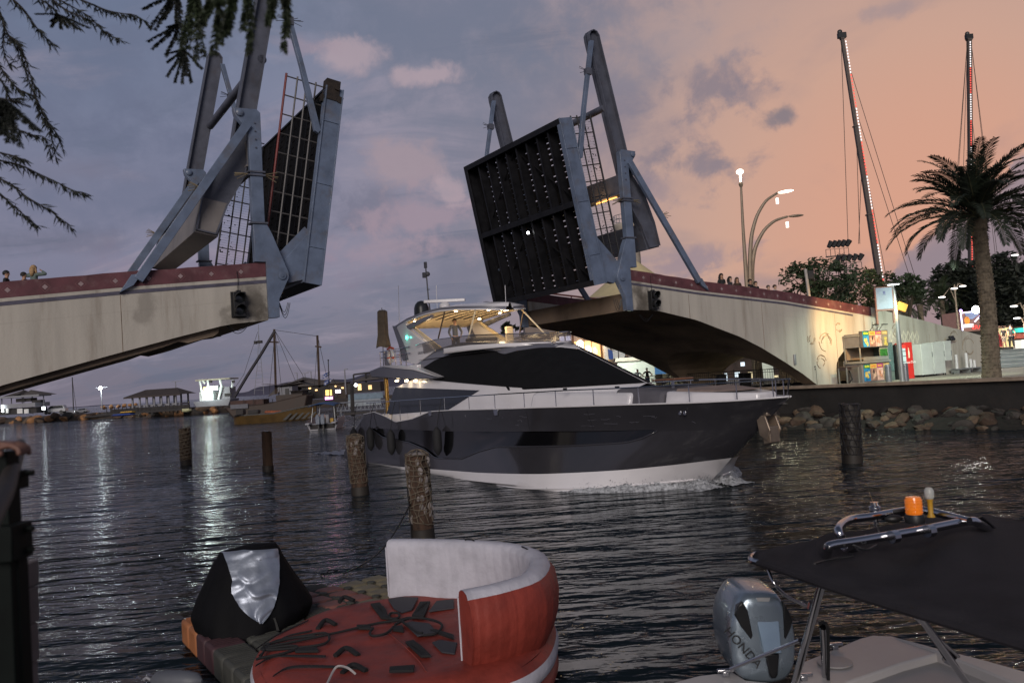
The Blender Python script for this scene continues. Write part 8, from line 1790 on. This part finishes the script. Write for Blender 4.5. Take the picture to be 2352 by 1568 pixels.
p_ = cz(1645, 215, ZC + .3); mb = MB(); mb.lathe([(.075, -.05), (.08, .0), (.07, .02)], p_, 16); bcn = mb.build('beacon_base', black, mbt, smooth=True); mb = MB(); mb.lathe([(.062, .02), (.066, .05), (.066, .13), (.056, .16), (.0, .165)], p_, 18); mb.build('amber_beacon', pm('amber_lens', (.60, .15, .01), .15, var=.15, scale=20, coat=.5, emit=(1, .25, .02), es=.22), mbt, smooth=True)
mb = MB()
for q in range(5): mb.tube([p_ + V((.0675 * math.cos(a * .4), .0675 * math.sin(a * .4), .035 + .025 * q)) for a in range(16)], .003, 4, closed=True)
mb.build('lens_ribs', MATS['amber_lens'], mbt)
p_ = cz(1390, 190, ZC + .3); mb = MB(); mb.lathe([(.02, -.12), (.02, .0), (.05, .02), (.05, .05), (.035, .06), (.035, .09)], p_, 14); mb.build('aerial_mount', sts, mbt, smooth=True); mb = MB(); mb.tube([p_ + V((0, 0, .05)), cz(1352, 60, ZC + .5)], .0022, 4); mb.build('whip_aerial', pm('aerial_tan', (.4, .28, .15), .6), mbt)
p_ = cz(1750, 195, ZC + .3); mb = MB(); mb.lathe([(.035, -.03), (.02, .0), (.022, .10), (.03, .12)], p_, 12); mb.build('stern_light_stem', pm('stem_yellow', (.45, .25, .02), .5), mbt, smooth=True); mb = MB(); mb.lathe([(.03, .12), (.04, .14), (.04, .19), (.025, .215), (0, .22)], p_, 14); mb.build('stern_light', pm('clear_lens', (.5, .52, .5), .1, var=0, alpha=.6), mbt, smooth=True)
mb = MB(); rr = random.Random(2)
for x_, y_ in ((1470, 215), (1510, 230), (1545, 190), (1500, 190)): mb.ball(cz(x_, y_, ZC + .27), .05, 8, (1.6, .8, .7))
mb.tube([cz(1450, 195, ZC + .3), cz(1590, 175, ZC + .32)], .02, 6); mb.build('horn', black, mbt, smooth=True)
for l in ([(1330, 335), (1325, 390), (1290, 380), (1230, 375)], [(1190, 400), (1200, 360), (1230, 375)], [(1250, 400), (1330, 430), (1400, 400)], [(1000, 520), (1100, 495), (1250, 470)], [(1395, 210), (1405, 280), (1420, 330)]): st_tube('cable', [(x_, y_, ZC + .22 - (.1 if x_ > 1000 and y_ > 440 else 0)) for x_, y_ in l], .008, black)
mb = MB(); P = [cz(*q) for q in ((2040, 225, ZC + .2), (2080, 215, ZC + .25), (2170, 290, ZC + .1), (2100, 295, ZC + .06))]; mb.add(P, [(0, 1, 2, 3)]); mb.build('spreader_plate', sts, mbt, solid=.01)
def post(name, a_, za, b_, zb, r_, m_=None):
    mb = MB(); mb.tube([cz(*a_, za), cz(*b_, zb)], r_, 12); return mb.build(name, m_ or sts, mbt, smooth=True)
post('canopy_leg', (1045, 655), ZC - .03, (860, 1330), .85, .030)
post('canopy_leg', (1640, 800), ZC - .03, (2010, 1330), .95, .026); post('leg_brace', (1600, 820), ZC - .05, (1930, 1120), 1.3, .012); mb = MB(); p_ = cz(1870, 1130, 1.25); mb.lathe([(.045, -.035), (.045, .035)], p_, 12, (.3, -.4, .8)); mb.build('tube_clamp', sts, mbt)
post('canopy_strap', (1640, 800), ZC - .04, (1850, 1130), 1.28, .018, strap)
st_tube('stay_tube', [(700, 560, ZC - .05), (740, 650, ZC - .14), (820, 730, ZC - .26), (940, 790, ZC - .38)], .014); mb = MB(); mb.lathe([(.04, -.03), (.04, .03)], cz(985, 790, ZC - .42), 12, (.2, -.3, .9)); mb.build('tube_clamp', sts, mbt)
post('engine_rail', (900, 1015), 1.35, (455, 1200), .95, .016); post('cleat_post', (1055, 930), 1.42, (1068, 1250), .82, .03); st_tube('strap_loop', [(1030, 910, 1.45), (1060, 900, 1.47), (1085, 960, 1.4), (1088, 1280, .8)], .014, strap)
# hull: transom deck and coamings seen under the canopy
def hullpoly(name, pts, z, zlo=None, m_=None, bevel=.02):
    P = [pz(*B2(*p_[:2]), p_[2] if len(p_) > 2 else z) for p_ in pts]; lo = [V((p_.x, p_.y, zlo if zlo is not None else .1)) for p_ in P]; n_ = len(P); mb = MB(); mb.add(P + lo, [tuple(range(n_)), tuple(range(2 * n_ - 1, n_ - 1, -1))] + [(i, (i + 1) % n_, n_ + (i + 1) % n_, n_ + i) for i in range(n_)]); return mb.build(name, m_ or gelw, mbt, bevel=bevel)
hullpoly('quarter_deck', [(900, 1160), (1100, 1080), (1290, 1000), (1370, 980), (1500, 985), (1700, 1040), (1800, 1095), (1560, 1160), (1250, 1270), (1100, 1330), (860, 1360), (900, 1270)], .82, .0)
hullpoly('side_coaming', [(1500, 985), (1760, 1055), (2100, 1140), (2700, 1310), (2700, 1500), (2300, 1290), (1830, 1100)], .84, .0)
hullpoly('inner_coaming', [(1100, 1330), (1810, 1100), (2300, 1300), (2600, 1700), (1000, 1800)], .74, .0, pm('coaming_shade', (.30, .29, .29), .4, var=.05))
hullpoly('transom_deck', [(60, 1290), (250, 1240), (470, 1215), (560, 1270), (850, 1300), (860, 1500), (60, 1500)], .80, .0)
mb = MB(); c = cz(1130, 1160, .83); mb.lathe([(.16, 0), (.16, .012), (.05, .014)], c, 24); mb.build('hatch_lid', pm('hatch_grey', (.30, .29, .29), .4), mbt, smooth=True)
for x_, y_ in ((425, 1230), (1130, 1060), (930, 1260)): c = cz(x_, y_, .84); mb = MB(); mb.box(c + V((0, 0, .03)), (.16, .04, .03)); mb.box(c, (.06, .04, .05)); mb.build('cleat', sts, mbt, bevel=.008)
# outboard engine facing the camera
ec = pz(*B2(640, 1290), .72); Ye = ec.y; ke = K(1, Ye) * .91875 / 2.585
outb = None
def e3(x_, y_, dy=0): p_ = pY(*B2(x_, y_), Ye); return V((p_.x, Ye + dy, p_.z))
OUT = [(520, 700), (560, 688), (650, 684), (735, 690), (752, 705), (800, 770), (845, 850), (862, 960), (866, 1090), (850, 1200), (800, 1262), (720, 1285), (560, 1282), (470, 1230), (435, 1120), (420, 960), (432, 860), (470, 770)]
def shell(levels, name, m_, bevel=.0):
    mb = MB(); vs = []; n_ = len(OUT); cx_, cy_ = 645, 1000
    for f_, dy_, sh in levels: vs += [e3(cx_ + (x_ - cx_) * f_, cy_ + (y_ - cy_) * f_ + sh, dy_) for x_, y_ in OUT]
    mb.add(vs, [(a * n_ + q, a * n_ + (q + 1) % n_, (a + 1) * n_ + (q + 1) % n_, (a + 1) * n_ + q) for a in range(len(levels) - 1) for q in range(n_)] + [tuple(range(n_)), tuple((len(levels) - 1) * n_ + q for q in range(n_))]); return mb.build(name, m_, mbt, sub=1, smooth=True, ang=80)
shell([(.84, -.12, 0), (.95, -.10, 0), (.995, .0, 0), (1.0, .2, 0), (1.0, .5, 0), (.92, .68, 0), (.7, .75, 0)], 'outboard_cowl', eng)
def epl(name, l, m_, d0_=-.16, d1_=-.08, bevel=.01):
    mb = MB(); P = [e3(x_, y_, d0_ + (dd[0] if dd else 0)) for x_, y_, *dd in l]; Q = [e3(x_, y_, d1_) for x_, y_, *dd in l]; n_ = len(P); mb.add(P + Q, [tuple(range(n_)), tuple(range(2 * n_ - 1, n_ - 1, -1))] + [(i, (i + 1) % n_, n_ + (i + 1) % n_, n_ + i) for i in range(n_)]); return mb.build(name, m_, mbt, bevel=bevel)
epl('cowl_spine', [(572, 700, .10), (742, 702, .10), (752, 1062), (636, 1062)], pm('engine_blue_silver', (.26, .36, .46), .25, .55, var=.05, coat=.6), -.17, -.02)
epl('air_inlet', [(512, 742), (545, 800), (578, 960), (565, 985), (500, 900), (462, 830), (480, 775)], pm('inlet_black', (.008, .008, .009), .3, var=0), -.125, -.03); epl('air_inlet', [(768, 742), (800, 790), (830, 860), (820, 910), (785, 985), (776, 970)], MATS['inlet_black'], -.125, -.03)
epl('lower_slot', [(648, 1068), (738, 1068), (728, 1200), (715, 1222), (690, 1222), (676, 1200)], MATS['inlet_black'], -.16, -.05); epl('top_badge', [(598, 718, .08), (688, 718, .08), (680, 742, .07), (608, 742, .07)], pm('badge_chrome', (.5, .5, .5), .3, .5), -.19, -.12, 0)
epl('slot_trim', [(655, 1120), (728, 1120), (722, 1215), (690, 1228), (680, 1215)], engd, -.152, -.05)
tm = e3(468, 1020, -.055); text_part('HONDA', .115, Matrix.Translation(e3(508, 1030, -.145)) @ Matrix.Rotation(R(-22), 4, 'Z') @ Matrix.Rotation(R(90), 4, 'X') @ Matrix.Rotation(R(-50), 4, 'Z'), black, mbt, ext=.003)
mb = MB(); mb.box(e3(645, 1330, .3), (.30, .5, .5)); mb.build('outboard_leg', engd, mbt, bevel=.04)
# ================================================================== DARK RAILING POST AND A HAND AT THE LEFT EDGE
YR = 2.3; k = K(1, YR); dgr = pm('post_dark_green', (.003, .005, .0045), .6, var=.3, scale=8, spec=.15); stone_e = pm('quay_edge_stone', (.12, .10, .095), .8, var=.25, scale=5)
rt = thing('railing_post', 'dark green railing post with bolted boxes at the left edge', 'railing', pY(20, 1568, YR))
def rb(name, m_, u0, v0, u1, v1, dep=.06, dy=0, bevel=.004):
    mb = MB(); c = pY((u0 + u1) / 2, (v0 + v1) / 2, YR); mb.box(c + V((0, dy, 0)), (abs(u1 - u0) * k, dep, abs(v1 - v0) * k)); return mb.build(name, m_, rt, bevel=bevel)
rb('post', dgr, -30, 1040, 42, 1640); rb('clamp_box', dgr, 20, 1080, 56, 1122, .09, -.02); rb('clamp_box', dgr, 5, 1200, 62, 1280, .10, -.02); rb('foot_plate', dgr, -30, 1286, 52, 1700, .05, .02)
for v_ in (1086, 1214, 1262): mb = MB(); mb.lathe([(.008, 0), (.008, .02)], pY(60, v_, YR), 8, (1, 0, 0)); mb.build('bolt', dgr, rt)
mb = MB(); mb.tube([pY(-60, 1260, 1.7), pY(10, 1130, 2.1), pY(40, 1040, 2.5), pY(46, 1020, 2.8)], [.026, .024, .02, .018], 10); mb.build('handrail', pm('rail_worn', (.025, .02, .018), .6, var=.3, scale=20), rt, smooth=True)
qe = thing('quay_edge', 'narrow strip of pale quay edge right of the dark railing post', 'quay edge', pY(70, 1560, 3.1))
for v0, v1 in ((1290, 1345), (1350, 1430), (1435, 1520), (1525, 1640)): mb = MB(); c = pY(66, (v0 + v1) / 2, 3.0); k3 = K(1, 3.0); mb.box(c, (20 * k3, .08, (v1 - v0) * k3)); mb.build('edge_block', stone_e, qe, bevel=.006)
# hand closed round the rail
hp = pY(22, 1032, YR - .02); hr = thing('person', 'hand and sleeve of a person holding the railing at the left edge', 'person', hp)
J = []; E_ = []
def jj(p_, a, b=None): J.append((tuple(p_), a, b or a)); return len(J) - 1
wr = jj(hp + V((-.075, .01, .012)), .026, .021); el = jj(hp + V((-.30, .03, .03)), .034); pm_ = jj(hp + V((-.03, .0, .012)), .030, .016); kn = jj(hp + V((.005, -.005, .012)), .030, .014)
E_ += [(wr, el), (wr, pm_), (pm_, kn)]
for q in range(4):
    o = V((.018, -.02 + .0145 * q, .014 - .002 * abs(q - 1.5))); a = jj(hp + o, .0088); b_ = jj(hp + o + V((.020, -.002, -.010)), .008); c_ = jj(hp + o + V((.022, -.004, -.028 - .003 * (q % 2))), .0074); E_ += [(kn, a), (a, b_), (b_, c_)]
t1 = jj(hp + V((-.035, -.030, .004)), .0105); t2 = jj(hp + V((-.010, -.044, -.004)), .0092); t3 = jj(hp + V((.010, -.046, -.010)), .0078); E_ += [(wr, t1), (t1, t2), (t2, t3)]
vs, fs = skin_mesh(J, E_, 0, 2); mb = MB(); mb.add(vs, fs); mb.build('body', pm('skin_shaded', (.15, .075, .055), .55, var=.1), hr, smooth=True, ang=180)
mb = MB(); mb.tube([hp + V((-.34, .03, .03)), hp + V((-.2, .02, .02)), hp + V((-.12, .012, .015))], [.055, .048, .040], 14); mb.build('sleeve', cloth((.02, .02, .022)), hr, smooth=True)
# ================================================================== OVERHANGING BRANCHES, TOP LEFT
twig_m = pm('twig_dark', (.020, .016, .012), .8, var=.2); lf1 = pm('needle_leaf', (.008, .011, .008), .7, var=.4, scale=10); lf2 = pm('soft_frond', (.018, .028, .011), .7, var=.5, scale=8)
bt = thing('overhanging_tree', 'feathery tree branches hanging into the top left of the view', 'tree', pY(-200, -300, 5.0))
A1 = lambda x, y: (x * .3516, y * .3516)
tw = [[(40, -40), (150, 60), (230, 170), (280, 230), (350, 290)], [(300, -40), (420, 60), (530, 110), (620, 150), (700, 220), (800, 270)], [(430, -40), (600, 30), (700, 70), (800, 90), (880, 100), (965, 150)], [(-40, -40), (40, 200), (90, 260), (130, 330), (160, 430), (200, 560), (260, 700), (310, 790), (340, 900), (370, 1050)],
      [(-40, 380), (60, 520), (130, 590), (230, 640), (270, 760), (340, 830), (415, 985)], [(-40, 990), (90, 1020), (170, 1050)], [(-40, 1040), (130, 1080), (260, 1140), (370, 1190), (470, 1240), (570, 1270)], [(-40, 1150), (80, 1210), (180, 1290), (300, 1360), (400, 1430), (470, 1490)], [(-40, 1230), (60, 1320), (140, 1390), (200, 1440), (245, 1475)],
      [(-20, 60), (30, 160), (20, 300), (60, 420), (120, 350)], [(-30, 480), (30, 560), (60, 640), (140, 640)], [(200, -40), (330, 40), (400, 110), (520, 180)], [(60, 240), (130, 300), (210, 520), (260, 600)], [(-30, 820), (90, 840), (200, 880), (290, 900), (330, 1000)], [(330, -30), (480, 50), (590, 110)]]
rr = random.Random(17)
for wi, l in enumerate(tw):
    Yb = 4.4 + .12 * (wi % 5); P = open_curve([pY(*A1(*p_), Yb + .02 * i) for i, p_ in enumerate(l)], 9); mb = MB(); mb.tube(P, [.0060 * (1 - .75 * i / len(P)) for i in range(len(P))], 5); br_ = mb.build('branch', twig_m, bt, smooth=True)
    mb = MB(); dens = 3 if wi in (3, 4) else 2
    for i in range(1, len(P)):
        d_ = (P[i] - P[i - 1]).normalized()
        for q in range(dens + (1 if rr.random() < .5 else 0)):
            c = P[i - 1].lerp(P[i], rr.random()); a = (d_ * rr.uniform(.1, 1.1) + V((rr.gauss(0, .5), rr.gauss(0, .5), rr.gauss(-.55, .4)))).normalized(); L_ = rr.uniform(.03, .075); w_ = a.cross(V((rr.gauss(0, 1), rr.gauss(0, 1), rr.gauss(0, 1)))).normalized() * rr.uniform(.0035, .0055)
            mb.add([c, c + a * L_ * .4 + w_, c + a * L_, c + a * L_ * .4 - w_], [(0, 1, 2, 3)])
    mb.build('leaves', lf1, br_)
def finger(mb, a, b_, Y, wd, n=150):
    p0, p1 = pY(*A1(*a), Y), pY(*A1(*b_), Y); d_ = (p1 - p0)
    for i in range(n):
        f_ = rr.random(); c = p0 + d_ * f_ + V((math.sin(f_ * 5) * .006, 0, 0)); an = rr.uniform(0, 6.28); o = (V((math.cos(an), math.sin(an), -.25)) + d_.normalized() * .35).normalized() * wd * rr.uniform(.7, 1.1) * (1 - .35 * f_); w_ = d_.normalized() * .0028
        mb.add([c - w_, c + w_, c + o + w_, c + o - w_], [(0, 1, 2, 3)])
    mb.tube([p0, p1], .002, 4)
clusters = [((1165, 150), [(970, 270), (1000, 320), (1090, 370), (1100, 175)], 3.6, .017), ((1190, 320), [(1100, 405), (1100, 500), (1150, 540), (1200, 550), (1225, 495), (1260, 540), (1330, 450), (1090, 350)], 3.6, .014), ((1140, -60), [(940, 60), (985, 185), (1020, 200), (1165, 150), (1080, 130), (1200, 200)], 3.5, .019),
            ((1260, -60), [(1200, 330), (1240, 320), (1300, 400), (1345, 370), (1180, 300), (1320, 180)], 3.2, .026), ((1420, -60), [(1410, 350), (1440, 200)], 2.4, .024), ((1510, -60), [(1480, 250), (1450, 290), (1500, 230)], 2.5, .022), ((1610, -60), [(1645, 350), (1600, 200)], 2.5, .024), ((1760, -60), [(1762, 165), (1800, 120)], 2.5, .020), ((1850, -60), [(1870, 350), (1890, 240)], 2.5, .022), ((1380, -60), [(1340, 160), (1300, 190)], 2.6, .022),
            ((20, 650), [(-20, 900), (60, 930), (150, 960), (280, 860), (240, 850), (110, 930)], 2.9, .019), ((-20, 640), [(50, 800), (130, 780), (30, 880)], 2.9, .020), ((370, 90), [(235, 90), (340, 140), (410, 190), (455, 180), (520, 190), (595, 185), (345, 175)], 3.6, .013)]
for ci, (a, tips, Yb, wd) in enumerate(clusters):
    mb = MB()
    for b_ in tips: finger(mb, a, b_, Yb, wd, 190)
    mb.build('frond_cluster', lf2 if ci > 2 and ci < 10 else lf1, bt)
mb = MB(); mb.tube(open_curve([pY(*A1(1140, -40), 3.5), pY(*A1(1160, 130), 3.55), pY(*A1(1185, 190), 3.6), pY(*A1(1190, 320), 3.6)], 6), .0035, 5); mb.tube(open_curve([pY(*A1(-30, 640), 3.0), pY(*A1(60, 655), 3.0), pY(*A1(200, 700), 3.1)], 5), .004, 5); mb.build('twig', twig_m, bt)
cd.dof.use_dof = True; cd.dof.focus_distance = 32; cd.dof.aperture_fstop = 3.2
